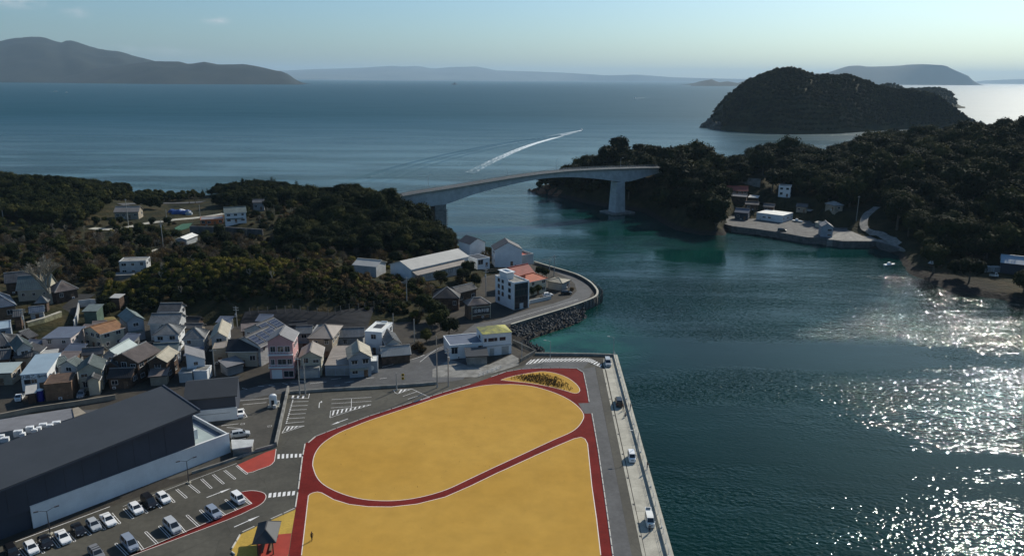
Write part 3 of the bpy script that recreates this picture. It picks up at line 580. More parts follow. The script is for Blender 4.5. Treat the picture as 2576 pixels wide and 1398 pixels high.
# quay apron: slabs with joints, drain strip with gratings, parapet and railing
ap = thing('quay_apron', None, None); struct(ap)
l0, l1 = W('q', 752, 183), W('q', 1012, 1390); r0, r1 = W('q', 800, 100), W('q', 1150, 1390)
ldir, rdir = (l1-l0).normalized(), (r1-r0).normalized()
for k in range(17):
    y1_, y0_ = 206-k*9.2, 206-(k+1)*9.2+.05
    f = lambda a, d, y: a+d*((y-a.y)/d.y)
    q = MB(); q.prism([f(l0, ldir, y0_), f(r0, rdir, y0_), f(r0, rdir, y1_), f(l0, ldir, y1_)], G0-.02, G0+.03); q.build('concrete_slab', M['concrete'], ap)
q = MB(); q.prism([f(l0, ldir, 206.05), f(r0, rdir, 206.05), W('q', 800, 100), W('q', 738, 110), W('q', 733, 150)], G0-.02, G0+.03); q.build('concrete_slab', M['concrete'], ap)
g0, g1 = W('q', 737, 180), W('q', 998, 1390); q = MB(); q.strip([g0, g1, ext(g0, g1, 60)], .55, G0-.02, G0+.05); q.build('drain_strip', M['concrete'], ap)
gm = MB(); gm.box(-.2, .2, -.28, .28, .02, .062)
for k in range(-3, 3): gm.box(k*.06+.02, k*.06+.04, -.26, .26, .062, .075)
gm = gm.mesh('drain_grating', M['trim_dark'])
for x, y in ((752, 275), (778, 375), (803, 483), (832, 605), (860, 735), (893, 890), (932, 1062), (975, 1270)):
    o = link('drain_grating', gm, ap); o.location = W('q', x, y, G0)
pe0, pe1 = W('q', 812, 97), W('q', 1165, 1390); pdir = (pe1-pe0).normalized()
PAR_H = .62
par = [pe0, ext(pe0, pe1, 60)]
q = MB(); q.strip(par, 1.15, G0-.05, G0+PAR_H); parapet = q.build('quay_parapet', M['concrete']); tag(parapet, 'long pale concrete parapet along the seaward edge of the quay', 'wall')
nw = [W('q', 802, 97), W('q', 640, 92), W('q', 290, 87)]; q = MB(); q.strip(nw, .5, G0-.05, G0+.75); tag(q.build('quay_end_wall', M['concrete_old']), 'low grey concrete wall closing the head of the quay beside the hatched band', 'wall')
rail = thing('guard_rail', 'thin grey steel railing standing along the quay parapet', 'railing')
pn = Vector((-pdir.y, pdir.x, 0)); side = -pn*.25 if pn.x > 0 else pn*.25
pm = MB(); pm.box(-.12, .12, -.12, .12, 0, .03); pm.box(-.03, .03, -.03, .03, .03, 1.05); pm = pm.mesh('post', M['galv'])
L_ = (par[1]-par[0]).length; n_ = int(L_/3.1)
for k in range(n_+1):
    p = par[0]+(par[1]-par[0])*k/n_+side; o = link('post', pm, rail); o.location = (p.x, p.y, G0+PAR_H)
for h_ in (.35, .70, 1.04):
    q = MB(); q.tube(par[0]+side+Vector((0,0,PAR_H+h_)), par[1]+side+Vector((0,0,PAR_H+h_)), .022, n=6); q.build('rail', M['galv'], rail)
bl = MB(); bl.tube((0,0,0), (0,0,.2), .13, .10, 8); bl.tube((0,0,.2), (0,0,.3), .19, .17, 8); bl = bl.mesh('bollard', M['white'])
for k, (x, y) in enumerate(((845,232), (885,376), (932,537), (978,721), (1045,945), (1116,1211))):
    o = link('mooring_bollard', bl); o.location = W('q', x, y, G0+PAR_H); tag(o, ('squat white mooring post on the quay parapet, '+('first from the corner', 'beside the black van', 'below the standing anglers', 'level with the white box van', 'between the two near vans', 'nearest the viewer')[k]), 'bollard', 'mooring posts on the parapet')
# walls of the car park and shop lot
q = MB(); q.strip(pts('y6', (1722, 100), (1500, 1115)), .5, G0-.05, G0+1.15); tag(q.build('boundary_wall', M['concrete_old']), 'grey block wall between the shop lot and the striped parking bays', 'wall')
q = MB(); q.strip(pts('y6', (1500, 1118), (1140, 1215)), .3, G0-.05, G0+.8); q.strip(pts('y6', (1140, 1215), (1010, 1262), (560, 1420), (0, 1600)), .3, G0-.05, G0+.55)
tag(q.build('boundary_wall', M['concrete_old']), 'low concrete wall behind the red plaza and along the foot of the shop', 'wall')
q = MB(); q.strip(north_wall, .35, G0-.05, G0+.75); tag(q.build('boundary_wall', M['concrete_old']), 'low dark roadside wall along the north edge of the car park', 'wall')
q = MB(); q.strip(pts('c6', (1280, 1095), (1480, 1188), (1345, 1265)), .35, G0-.1, G0+1.1); tag(q.build('sea_wall', M['seawall']), 'angled concrete sea wall beside the moss roofed building', 'wall')
# guard fence near the field corner
gf = thing('guard_fence', 'white pipe fence on the slope by the north west tip of the track', 'fence'); a, e = W('c6', 975, 1395), W('c6', 1170, 1322)
for k in range(6):
    p = a.lerp(e, k/5); q = MB(); q.tube(p, p+Vector((0,0,1)), .05, n=6); q.build('post', M['trim'], gf)
for h_ in (.45, .95): q = MB(); q.tube(a+Vector((0,0,h_)), e+Vector((0,0,h_)), .045, n=6); q.build('rail', M['trim'], gf)
ws = MB(); ws.box(-.3, .3, -.09, .09, 0, .12); ws = ws.mesh('wheel_stop', M['paint'])
for k in range(6):
    for j in (0, 1):
        x, y = 508-k*9-j*4, 186+k*32+j*15; o = link('wheel_stop', ws); o.location = W('c5', x, y, G0+.003); o.rotation_euler.z = R(80)
        tag(o, 'short white wheel stop in the bays beside the block wall', 'wheel stop', 'wheel stops in the bays by the block wall')

# ------------------------------------------------------------------ rubble shore and sea wall of the point
wall_line = riprap_top
q = MB(); q.strip(smooth(wall_line, 3), .5, -1.5, G0+.95); sw = tag(q.build('sea_wall', M['seawall']), 'long curved concrete sea wall round the road on the point', 'wall')
q = MB(); q.strip(smooth(wall_line, 3), .75, G0+.95, G0+1.12); q.build('coping', M['concrete'], sw)
tm = bpy.data.meshes.new('armour_block'); q = MB()
for d_ in ((1,1,1), (-1,-1,1), (-1,1,-1), (1,-1,-1)):
    v = Vector(d_).normalized(); q.tube((0,0,0), v*.85, .36, .24, 6)
bm_ = q.mesh('armour_block', M['armour'])
def along(line, t):
    L = [Vector(p) for p in line]; ls = [(L[i+1]-L[i]).length for i in range(len(L)-1)]; s = t*sum(ls)
    for i, l in enumerate(ls):
        if s <= l or i == len(ls)-1: return L[i].lerp(L[i+1], min(1, s/l))
        s -= l
rt, rf = [Vector(p) for p in riprap_top[:4]], [Vector(p) for p in riprap_foot[2:7]]
cnt = 0
for i in range(58):
    for j in range(6):
        t = (i+random.random()*.8)/58; s = (j+.2+random.random()*.7)/6
        if cnt >= 300: break
        a, e = along(rt, t), along(rf, t); p = a.lerp(e, s); o = link('armour_block', bm_); cnt += 1
        o.location = (p.x, p.y, G0*.85*(1-s)-.05+random.uniform(-.1, .35)); o.rotation_euler = [random.uniform(0, 6.3) for _ in range(3)]; k_ = random.uniform(.95, 1.4); o.scale = (k_, k_, k_)
        tag(o, 'grey four legged concrete block piled against the sea wall of the point', 'armour block', 'concrete armour blocks below the point road')
b = MB()
for i in range(300):
    t = random.random(); s = random.uniform(0, 1.08); p = along(rt, t).lerp(along(rf, t), s); r_ = random.uniform(.4, .9)
    b.m = 0; c_ = Vector((p.x, p.y, G0*.7*(1-s)-.35)); w_ = [c_+Vector(d_)*r_*random.uniform(.7, 1.2) for d_ in ((1,0,0), (0,1,0), (-1,0,0), (0,-1,0), (0,0,1), (0,0,-1))]
    b.add(w_, [(0,1,4), (1,2,4), (2,3,4), (3,0,4), (1,0,5), (2,1,5), (3,2,5), (0,3,5)])
for i in range(160):                       # small rubble in the inner bay
    p = W('c6', 1290, 1082, 0).lerp(W('c6', 1480, 1180, 0), random.random())+Vector((random.uniform(-1, 3), random.uniform(-1, 2.5), 0)); r_ = random.uniform(.3, .7); c_ = Vector((p.x, p.y, random.uniform(-.1, .8)))
    w_ = [c_+Vector(d_)*r_*random.uniform(.7, 1.2) for d_ in ((1,0,0), (0,1,0), (-1,0,0), (0,-1,0), (0,0,1), (0,0,-1))]
    b.add(w_, [(0,1,4), (1,2,4), (2,3,4), (3,0,4), (1,0,5), (2,1,5), (3,2,5), (0,3,5)])
tag(b.build('rubble', M['armour']), kind='stuff')
# fender piles round the curved tip of the sea wall
rt_tip = smooth(pts('c6', (1915, 745), (2015, 700), (2060, 660), (2040, 610), (1985, 560)), 8)
fp = thing('fender_piles', 'row of dark upright timber piles round the tip of the sea wall', 'piles')
pm = MB(); pm.tube((0,0,-2), (0,0,G0+.7), .22, n=7); pm = pm.mesh('pile', M['concrete_dark'])
for k in range(0, len(rt_tip), 2):
    p = rt_tip[k]; d_ = (p-W('c6', 1900, 640)).normalized(); o = link('pile', pm, fp); o.location = (p.x+d_.x*.9, p.y+d_.y*.9, 0)
# ------------------------------------------------------------------ buildings
WIN = {}
def window_mesh(w, h, fm):
    k = (round(w, 1), round(h, 1), fm); w, h = k[:2]
    if k not in WIN:
        q = MB(); t = .07
        q.box(-w/2-t, w/2+t, -.07, .0, h, h+t); q.box(-w/2-t, w/2+t, -.09, .0, -t, 0); q.box(-w/2-t, -w/2, -.07, 0, 0, h); q.box(w/2, w/2+t, -.07, 0, 0, h); q.box(-.025, .025, -.05, 0, 0, h)
        f = q.mesh('window', M[fm]); q = MB(); q.box(-w/2, w/2, -.03, .01, 0, h); WIN[k] = (f, q.mesh('pane', M['glass']))
    return WIN[k]
DOOR = {}
def door_mesh(w, h, m):
    k = (round(w, 1), round(h, 1), m)
    if k not in DOOR:
        q = MB(); q.box(-w/2, w/2, -.05, .0, 0, h); d = q.mesh('door', M[m])
        q = MB(); q.box(w*.32, w*.42, -.10, -.05, h*.42, h*.5); DOOR[k] = (d, q.mesh('handle', M['metal']))
    return DOOR[k]
def put(me, parent, x, y, z, rz=0, name=None):
    o = link(name or me.name.split('.')[0], me, parent); o.location = (x, y, z); o.rotation_euler.z = rz; return o
def add_window(root, face, w, d, pos, z, ww, wh, fm='trim', hood=False):
    f, g = window_mesh(ww, wh, fm)
    x, y, r = {'f': (pos, -d/2, 0), 'b': (-pos, d/2, math.pi), 'r': (w/2, pos, math.pi/2), 'l': (-w/2, -pos, -math.pi/2)}[face]
    o = put(f, root, x, y, z, r, 'window'); put(g, o, 0, 0, 0, 0, 'pane')
    if hood: q = MB(); q.box(-ww/2-.2, ww/2+.2, -.45, 0, wh+.12, wh+.18); q.build('hood', M['trim_dark'], o)
def add_door(root, face, w, d, pos, z, dw=1., dh=2., m='wood_mid'):
    f, g = door_mesh(dw, dh, m)
    x, y, r = {'f': (pos, -d/2, 0), 'r': (w/2, pos, math.pi/2), 'l': (-w/2, -pos, -math.pi/2)}[face]
    o = put(f, root, x, y, z, r, 'door'); put(g, o, 0, 0, 0, 0, 'handle'); return o
def slope_ribs(q, p00, p10, p11, p01, n, r=.06):
    """ribs running up a roof plane from its eave (p00-p10) to its ridge (p01-p11)"""
    for i in range(n):
        t = (i+.5)/n; a, b_ = p00.lerp(p10, t), p01.lerp(p11, t)
        if (b_-a).length > .3: q.bar(a+Vector((0,0,r*.5)), b_+Vector((0,0,r*.5)), r*2.6, r*2)
def roof_geo(kind, rg, w, d, zE, rise, ov, th=.16):
    """planes of a roof over a w x d eave rectangle; each plane as corner points, eave edge first"""
    x, y = w/2, d/2; V = Vector
    if kind == 'gable' and rg == 'u': r0, r1 = V((-x, 0, zE+rise)), V((x, 0, zE+rise)); return [(V((-x,-y,zE)), V((x,-y,zE)), r1, r0), (V((x,y,zE)), V((-x,y,zE)), r0, r1)], (r0, r1)
    if kind == 'gable': r0, r1 = V((0, -y, zE+rise)), V((0, y, zE+rise)); return [(V((x,-y,zE)), V((x,y,zE)), r1, r0), (V((-x,y,zE)), V((-x,-y,zE)), r0, r1)], (r0, r1)
    if kind == 'hip':
        if rg == 'u': k = max(.15, x-y); r0, r1 = V((-k, 0, zE+rise)), V((k, 0, zE+rise)); c = [(V((-x,-y,zE)), V((x,-y,zE)), r1, r0), (V((x,y,zE)), V((-x,y,zE)), r0, r1), (V((x,-y,zE)), V((x,y,zE)), r1, r1), (V((-x,y,zE)), V((-x,-y,zE)), r0, r0)]
        else: k = max(.15, y-x); r0, r1 = V((0, -k, zE+rise)), V((0, k, zE+rise)); c = [(V((-x,-y,zE)), V((x,-y,zE)), r0, r0), (V((x,y,zE)), V((-x,y,zE)), r1, r1), (V((x,-y,zE)), V((x,y,zE)), r1, r0), (V((-x,y,zE)), V((-x,-y,zE)), r0, r1)]
        return c, (r0, r1)
    hi = {'l': (1,0,0,1), 'r': (0,1,1,0), 'b': (0,0,1,1), 'f': (1,1,0,0)}[rg]
    p = [V((sx*x, sy*y, zE+rise*k)) for (sx, sy), k in zip(((-1,-1), (1,-1), (1,1), (-1,1)), hi)]
    return [tuple(p)], None
HRND = random.Random(11)
def house(name, label, cat, c, A, B, C, h=None, base=None, z0=G0, roof=('gable', 'v', 1.6), wall='white_dirty', rm='tile_grey', ribs=0, ov=.45, win='auto', floors=None,
          wfaces='fr', fm='trim', door=True, deep=1.2, low=None, group=None, depth=None, cap=True, parts=None, skip=.22, wsize=(1.5, 1.15), side=None):
    """A, B: the eave's near corners; C: a far eave corner, in crop c. base = (corner, x, y): where the wall under that corner meets the ground, else h: eave height"""
    if base is not None:
        g = W(c, base[1], base[2], z0); e = A if base[0] == 'A' else B; r_ = ray(c, *e); t = g.y/r_.y; h = CAM_Z+r_.z*t-z0; h = max(2.2, h)
    zE = z0+h; a, b_ = W(c, *A, zE), W(c, *B, zE); u = (b_-a); w = u.length; u /= w; n = Vector((-u.y, u.x, 0))
    if side: n = n
    d = abs((W(c, *C, zE)-a).dot(n)) if C is not None else depth
    if depth: d = depth
    ctr = a+u*w/2+n*d/2
    root = thing(name, label, cat, (ctr.x, ctr.y, z0), math.atan2(u.y, u.x), group)
    root['_w'] = w; root['_d'] = d; root['_h'] = h
    kind, rg, rise = roof; wi, di = w-2*ov, d-2*ov
    if kind == 'flat': wi, di = w, d
    x, y = wi/2, di/2; q = MB()
    # walls, carried up into gable or shed ends
    k = (rise/(d/2) if rg == 'u' else rise/(w/2)) if kind == 'gable' else 0
    lift = k*ov
    q.prism([(-x,-y), (x,-y), (x,y), (-x,y)], -deep, h+lift-.02 if kind == 'gable' else h-.02)
    if kind == 'gable':
        top = h+rise-.06; e = h+lift-.02
        if rg == 'v':
            for s in (-1, 1): q.add([(-x, s*y, e), (x, s*y, e), (0, s*y, top)], [(0,1,2) if s < 0 else (2,1,0)])
        else:
            for s in (-1, 1): q.add([(s*x, -y, e), (s*x, y, e), (s*x, 0, top)], [(0,1,2) if s > 0 else (2,1,0)])
    if kind == 'shed':
        pl, _ = roof_geo('shed', rg, wi, di, h-.02, rise*.97, 0); p = pl[0]; lo_ = [Vector((v.x, v.y, h-.03)) for v in p]
        for i in range(4): q.add([lo_[i], lo_[(i+1) % 4], p[(i+1) % 4], p[i]], [(0,1,2,3)])
    if low: # darker cladding of the ground storey
        pass
    q.build('wall', M[wall], root)
    if low: q = MB(); q.prism([(-x-.03,-y-.03), (x+.03,-y-.03), (x+.03,y+.03), (-x-.03,y+.03)], -deep, min(h*.45, 2.8)); q.build('lower_wall', M[low], root)
    # roof
    if kind == 'flat':
        q = MB(); q.box(-x-.05, x+.05, -y-.05, y+.05, h-.02, h+.1); rf = q.build('roof', M[rm], root)
        q = MB(); t = .18; ph = rise
        q.box(-x-.08, x+.08, -y-.08, -y+t, h-.1, h+ph); q.box(-x-.08, x+.08, y-t, y+.08, h-.1, h+ph); q.box(-x-.08, -x+t, -y+t, y-t, h-.1, h+ph-.002); q.box(x-t, x+.08, -y+t, y-t, h-.1, h+ph-.002)
        q.build('parapet', M[parts or wall], rf)
    else:
        planes, rdg = roof_geo(kind, rg, w, d, h, rise, ov); q = MB(); th = .14
        for p in planes:
            p = list(p) if (p[2]-p[3]).length > 1e-4 else list(p[:3]); nn = len(p)
            q.add(p+[v-Vector((0,0,th)) for v in p], [tuple(range(nn)), tuple(range(2*nn-1, nn-1, -1))]+[(i, nn+i, nn+(i+1) % nn, (i+1) % nn) for i in range(nn)])
        rf = q.build('roof', M[rm], root)
        if ribs:
            q = MB()
            for p in planes: slope_ribs(q, p[0], p[1], p[2], p[3], max(3, int((p[1]-p[0]).length/ribs)))
            tag(q.build('roof_tiles', M[rm], rf), kind='stuff')
        if rdg and cap:
            q = MB(); q.bar(rdg[0]+Vector((0,0,.08)), rdg[1]+Vector((0,0,.08)), .34, .26)
            if kind == 'hip':
                for p in planes[2:] if rg == 'u' else planes[:2]: q.bar(p[0]+Vector((0,0,.05)), p[2]+Vector((0,0,.05)), .26, .2); q.bar(p[1]+Vector((0,0,.05)), p[2]+Vector((0,0,.05)), .26, .2)
            q.build('ridge_cap', M['tile_grey' if rm != 'tile_grey' else 'tile_dark'] if ribs else M[rm], rf)
        q = MB()                              # fascia boards and gutters
        for p in planes: q.bar(p[0]-Vector((0,0,th+.02)), p[1]-Vector((0,0,th+.02)), .12, .14)
        q.build('gutter', M['trim'] if wall in ('white', 'white_dirty', 'pink', 'cream') else M['trim_dark'], rf)
    # openings
    if win:
        nf = floors or max(1, int((h+.6)/2.75)); fh = h/nf
        for face in wfaces:
            ln = wi if face in 'fb' else di; nc = max(1, int(ln/2.7))
            for fl in range(nf):
                for i in range(nc):
                    if HRND.random() < skip: continue
                    px_ = -ln/2+(i+.5)*ln/nc
                    if fl == 0 and door and face == 'f' and i == nc//2: continue
                    ww = min(wsize[0], ln/nc*.66)*HRND.choice((.7, 1, 1, 1.15)); wh = wsize[1]*HRND.choice((.75, 1, 1, 1.2))
                    add_window(root, face, wi, di, px_, fl*fh+fh*.40, round(ww, 1), min(round(wh, 1), round(fh*.5, 1)), fm, hood=HRND.random() < .25)
        if door: add_door(root, 'f', wi, di, -wi/2+(max(1, int(wi/2.7))//2+.5)*wi/max(1, int(wi/2.7)), 0, 1.1, min(2.0, h-.3))
        if nf > 1 and HRND.random() < .6 and kind != 'flat':   # small tiled canopy between the storeys
            q = MB(); z_ = fh-.1; q.add([(-x*.95,-y-.9,z_-.3), (x*.7,-y-.9,z_-.3), (x*.7,-y,z_), (-x*.95,-y,z_), (-x*.95,-y-.9,z_-.4), (x*.7,-y-.9,z_-.4), (x*.7,-y,z_-.1), (-x*.95,-y,z_-.1)], [(0,1,2,3), (7,6,5,4), (0,4,5,1), (1,5,6,2), (3,7,4,0)]); q.build('canopy', M[rm], root)
        if HRND.random() < .6:
            q = MB(); q.box(-.4, .4, -.3, 0, 0, .6); o = q.build('air_conditioner', M['trim'], root); o.location = (x*HRND.uniform(-.7, .7), -y-.02, .15)
            q = MB(); q.tube((0, -.32, .3), (0, -.30, .3), .22, n=10); q.build('fan_grille', M['trim_dark'], o)
    return root
def cap_sz(root): return root['_w'], root['_d'], root['_h']

H = house
T1 = 'gable', 'v'; T2 = 'gable', 'u'
# --- the town below the hill, from the west
H('temple_hall', 'long temple hall with grey tiled roof and three small windows, behind the bare tree', 'temple', 'c2', (150, 196), (490, 176), None, 4.0, z0=5.3, depth=9.5, roof=('gable', 'u', 3.9), wall='cream', rm='tile_teal', ribs=.55, wfaces='f', skip=0, wsize=(.8, .8), door=False, deep=4)
H('temple_hall', 'brown timber temple hall with wide hipped roof at the bend of the lane', 'temple', 'c2', (535, 222), (775, 180), None, 3.4, z0=5.3, depth=8, roof=('hip', 'u', 3.0), wall='wood', rm='tile_brown', ribs=.55, deep=4)
H('temple_hall', 'large blue tiled temple roof with pale verge at the left margin', 'temple', 'z8', (-700, 700), (330, 545), None, 4.6, z0=4.6, depth=15, roof=('hip', 'u', 5.5), wall='wood_mid', rm='tile_blue', ribs=.55, deep=4)
H('temple_gate', 'small temple gate with curved grey pyramid roof beside the bare tree', 'temple gate', 'z8', (670, 512), (930, 494), None, 2.9, z0=5.0, depth=4, roof=('hip', 'u', 2.0), wall='wood', rm='tile_grey', ribs=.45, win=None, deep=3)
H('store_house', 'pale blue box of a building on the left margin below the temple', 'house', 'z8', (-420, 1085), (208, 1000), None, 5.8, z0=3, depth=9, roof=('flat', 'b', .3), wall='blue_wall', rm='roof_blue', wfaces='f', skip=.3)
H('house', 'dark hipped house with tan side wall under the pale blue box', 'house', 'c2', (-160, 760), (102, 740), (215, 632), 5.2, roof=('hip', 'u', 2.2), wall='beige', rm='tile_dark', ribs=.6)
H('house', 'grey gabled house with white front standing left of the pinkish block', 'house', 'z1', (300, 330), (660, 262), (850, 48), 5.4, roof=T1+(2.0,), wall='white_dirty', rm='tile_teal', ribs=.5)
H('house', 'low house with white front gable and dark porch roof below the pinkish block', 'house', 'z1', (235, 380), (790, 350), None, 4.0, depth=5, roof=T1+(1.5,), wall='white_dirty', rm='tile_dark', ribs=.5)
blk = H('apartment_block', 'two storey pinkish block with slate blue flat roof and cream side wall', 'house', 'c2', (412, 672), (692, 664), (792, 552), base=('B', 705, 830), roof=('flat', 'b', .12), wall='pink_pale', rm='roof_bluegrey', parts='roof_bluegrey', skip=.35, wfaces='fr')
H('house', 'house with two tone orange roof beside the straw yard', 'house', 'c2', (800, 575), (982, 628), (992, 490), 5.4, roof=T1+(1.5,), wall='cream', rm='roof_orange')
H('garden_shed', 'green shed with flat green roof under the curved lane', 'shed', 'c2', (800, 405), (952, 402), None, 5.2, depth=6, roof=('shed', 'b', .8), wall='green_wall', rm='tile_teal', win=None)
sign_b = H('shop', 'white shop with broad pale blue roof and black lettering on its front', 'shop', 'z1', (388, 795), (925, 752), (1330, 405), base=('A', 430, 1120), roof=('shed', 'b', .9), wall='white', rm='roof_blue', wfaces='r', skip=.2, ov=.1)
H('house', 'small pale mint roofed house with garden at the left margin', 'house', 'z1', (-260, 775), (232, 752), (355, 585), 3.6, roof=('shed', 'b', .7), wall='beige', rm='roof_mint')
H('house', 'small teal gabled house between the pale blue roof and a cream front', 'house', 'z1', (1135, 620), (1505, 640), (1615, 535), 5.0, roof=T1+(1.5,), wall='white_dirty', rm='tile_teal', ribs=.5)
H('house', 'house with cream front gable and long grey green tiled roof', 'house', 'z1', (1485, 748), (2020, 692), (2165, 488), 5.6, roof=T1+(2.0,), wall='cream', rm='tile_teal', ribs=.5)
H('store_house', 'narrow cream store tower with small dark gable roof', 'store house', 'z1', (1680, 922), (1962, 893), (2035, 805), base=('B', 1988, 1190), roof=T1+(1.0,), wall='cream', rm='tile_dark', ribs=.45, win=None)
H('shed', 'brown box shed with flat roof beside the blue tank', 'shed', 'z1', (862, 992), (1396, 938), None, base=('B', 1440, 1255), depth=7, roof=('flat', 'b', .15), wall='wood_mid', rm='wood', wfaces='f', skip=.7)
H('shed', 'small carport with pale sheet roof beside the parked kei truck', 'shed', 'z1', (488, 1178), (716, 1142), (798, 1000), 2.9, roof=('shed', 'b', .5), wall='wood', rm='roof_pale', win=None)
H('house', 'house with white metal roof and dark blue west slope', 'house', 'c2', (985, 845), (1180, 852), (1310, 735), 5.0, roof=T1+(1.9,), wall='blue_wall', rm='roof_mint', ribs=0)
H('house', 'two storey house with ribbed brown tile roof and dark gable front', 'house', 'c2', (1055, 880), (1352, 908), (1497, 778), 6.0, roof=T1+(2.2,), wall='wood', rm='tile_brown', ribs=.42)
H('house', 'dark timber house with pale green sheet roof and side lean-to', 'house', 'c2', (1435, 905), (1642, 905), (1728, 800), 5.4, roof=T1+(1.7,), wall='wood', rm='roof_tan')
H('house', 'low blue grey house tucked behind the pale green sheet roof', 'house', 'c2', (1485, 805), (1745, 792), None, 4.6, depth=6, roof=T2+(1.5,), wall='blue_wall', rm='tile_teal')
H('house', 'upper two storey house with grey gable roof at the foot of the wooded slope', 'house', 'y2', (380, 470), (762, 402), (898, 205), 6.0, z0=3, roof=T1+(1.9,), wall='blue_wall', rm='tile_teal', deep=3)
H('house', 'tile roofed house highest in the town, half hidden under the slope', 'house', 'y2', (985, 255), (1432, 248), None, 5.2, z0=4, depth=7, roof=T2+(1.8,), wall='white_dirty', rm='tile_dark', ribs=.42, deep=3)
H('house', 'long house with ribbed grey tile roof and white end gable', 'house', 'y2', (803, 496), (1425, 484), None, 5.0, z0=3, depth=8, roof=T2+(2.1,), wall='white_dirty', rm='tile_grey', ribs=.42, deep=3)
H('house', 'white walled house with pyramid tile roof below the long ribbed roof', 'house', 'y2', (888, 728), (1425, 705), None, 5.2, depth=8.5, roof=('hip', 'v', 2.3), wall='white', rm='tile_grey', ribs=.42)
H('house', 'house with pyramid tile roof and dark right slope beside the white walled one', 'house', 'y2', (1478, 806), (1925, 782), None, 5.2, depth=8, roof=('hip', 'v', 2.3), wall='white_dirty', rm='tile_grey', ribs=.42)
H('house', 'house with patched tan roof and small gable under the utility pole', 'house', 'y3', (568, 585), (892, 562), (1018, 325), 5.6, roof=T1+(1.8,), wall='white_dirty', rm='roof_tan')
H('house', 'white fronted house with plain grey single slope roof and sunlit side', 'house', 'y3', (140, 985), (492, 942), (614, 775), 5.2, roof=('shed', 'l', 2.3), wall='white', rm='roof_grey', ov=.2, low='wood')
so = H('house', 'long house with dark roof carrying rows of solar panels', 'house', 'y3', (930, 655), (1475, 735), (1640, 500), 6.0, roof=T1+(2.4,), wall='white_dirty', rm='tile_dark')
so2 = H('house', 'rear house with solar panels stepping up behind the long one', 'house', 'y3', (1150, 425), (1640, 500), (1715, 320), 6.6, roof=T1+(2.2,), wall='white_dirty', rm='tile_dark')
for r_, nb in ((so, 3), (so2, 2)):
    w, d, h = cap_sz(r_); ris = 2.4 if r_ is so else 2.2; sl = math.atan2(ris, w/2); ln = math.hypot(ris, w/2)
    for i in range(nb):
        q = MB(); q.box(-d/nb*.40, d/nb*.40, -ln*.34, ln*.34, .05, .10); o = q.build('solar_panel', M['solar'], r_)
        o.matrix_local = Matrix.Translation((w/4, -d/2+(i+.5)*d/nb, h+ris/2+.06)) @ Matrix.Rotation(sl, 4, 'Y') @ Matrix.Rotation(math.pi/2, 4, 'Z')
        q = MB(); 
        for k in range(-1, 2): q.box(-d/nb*.40, d/nb*.40, k*ln*.22-.02, k*ln*.22+.02, .10, .115)
        for k in (-1, 1): q.box(k*d/nb*.41-.03, k*d/nb*.41+.03, -ln*.36, ln*.36, .04, .13)
        q.build('panel_frame', M['metal'], o)
H('house', 'house with black front roof slope and cream balcony beside the pink house', 'house', 'y3', (852, 818), (1435, 806), None, 4.8, depth=7, roof=T2+(2.6,), wall='cream', rm='tile_black', cap=False)
pink = H('pink_house', 'three storey pink house with white balconies and grey gable roof', 'house', 'c4', (414, 472), (722, 466), (792, 362), base=('A', 428, 880), roof=T1+(2.1,), wall='pink', rm='roof_grey', win=None)
w, d, h = cap_sz(pink); wi, di = w-.9, d-.9; f3 = h/3
for z_, cols in ((f3*2+.5, ((-.62, 1.3), (.0, 1.5), (.55, 1.3))), (f3+.4, ((-.7, .9), (.05, 2.2), (.68, 1.2)))):
    for fx_, ww in cols: add_window(pink, 'f', wi, di, fx_*wi/2, z_, ww, 1.6)
for fx_ in (-.5, .1, .6):
    for fl in range(3): add_window(pink, 'r', wi, di, fx_*di/2, fl*f3+1.1, 1.1, 1.2)
add_window(pink, 'f', wi, di, wi*.27, .5, 2.6, 1.7); q = MB(); q.box(-wi*.42, 0, -di/2-.08, -di/2, .0, 2.6); q.build('garage_door', M['white'], pink)
for z_ in (f3*2-.05, f3-.05):
    q = MB(); q.box(-wi/2, wi/2, -di/2-1.1, -di/2, z_-.12, z_); q.box(-wi/2, wi/2, -di/2-1.1, -di/2-1.04, z_, z_+.18); q.box(-wi/2, wi/2, -di/2-1.1, -di/2-1.04, z_+.85, z_+.95)
    for k in range(9): q.box(-wi/2+k*(wi-.06)/8, -wi/2+k*(wi-.06)/8+.06, -di/2-1.1, -di/2-1.04, z_+.18, z_+.85)
    q.build('balcony', M['white'], pink)
H('house', 'brown roofed house with dormer ridge and blue garage right of the pink house', 'house', 'c4', (772, 648), (1035, 636), (1115, 520), 5.6, roof=T1+(1.8,), wall='cream', rm='roof_brown')
q = MB(); a, e = W('c4', 795, 855), W('c4', 1010, 845); q.strip([a+Vector((0, .4, 0)), e+Vector((0, .4, 0))], 3, G0, G0+3.0); g_ = tag(q.build('garage', M['blue_wall']), 'pale blue roller garage under the brown dormer house', 'garage')
q = MB(); q.strip([a+Vector((.2, -1.2, 0)), e+Vector((-.2, -1.2, 0))], .14, G0+.1, G0+2.4); q.build('shutter', M['galv'], g_); q = MB(); q.strip([a+Vector((0, .2, 0)), e+Vector((0, .2, 0))], 3.8, G0+3.0, G0+3.16); q.build('roof', M['concrete_old'], g_)
H('house', 'house with brown hipped roof behind the dormer house', 'house', 'c4', (868, 432), (1152, 436), (1215, 288), 6.0, roof=('hip', 'u', 2.3), wall='beige', rm='roof_brown')
H('house', 'low striped tile roof squeezed between pink house and brown hipped roof', 'house', 'c4', (735, 385), (925, 378), None, 5.0, depth=6, roof=T2+(1.5,), wall='grey_wall', rm='tile_grey', ribs=.42)
H('house', 'low house with wide striped tile roof behind the boat garage', 'house', 'c4', (1198, 424), (1492, 416), None, 3.6, depth=7, roof=T2+(1.8,), wall='grey_wall', rm='tile_grey', ribs=.42)
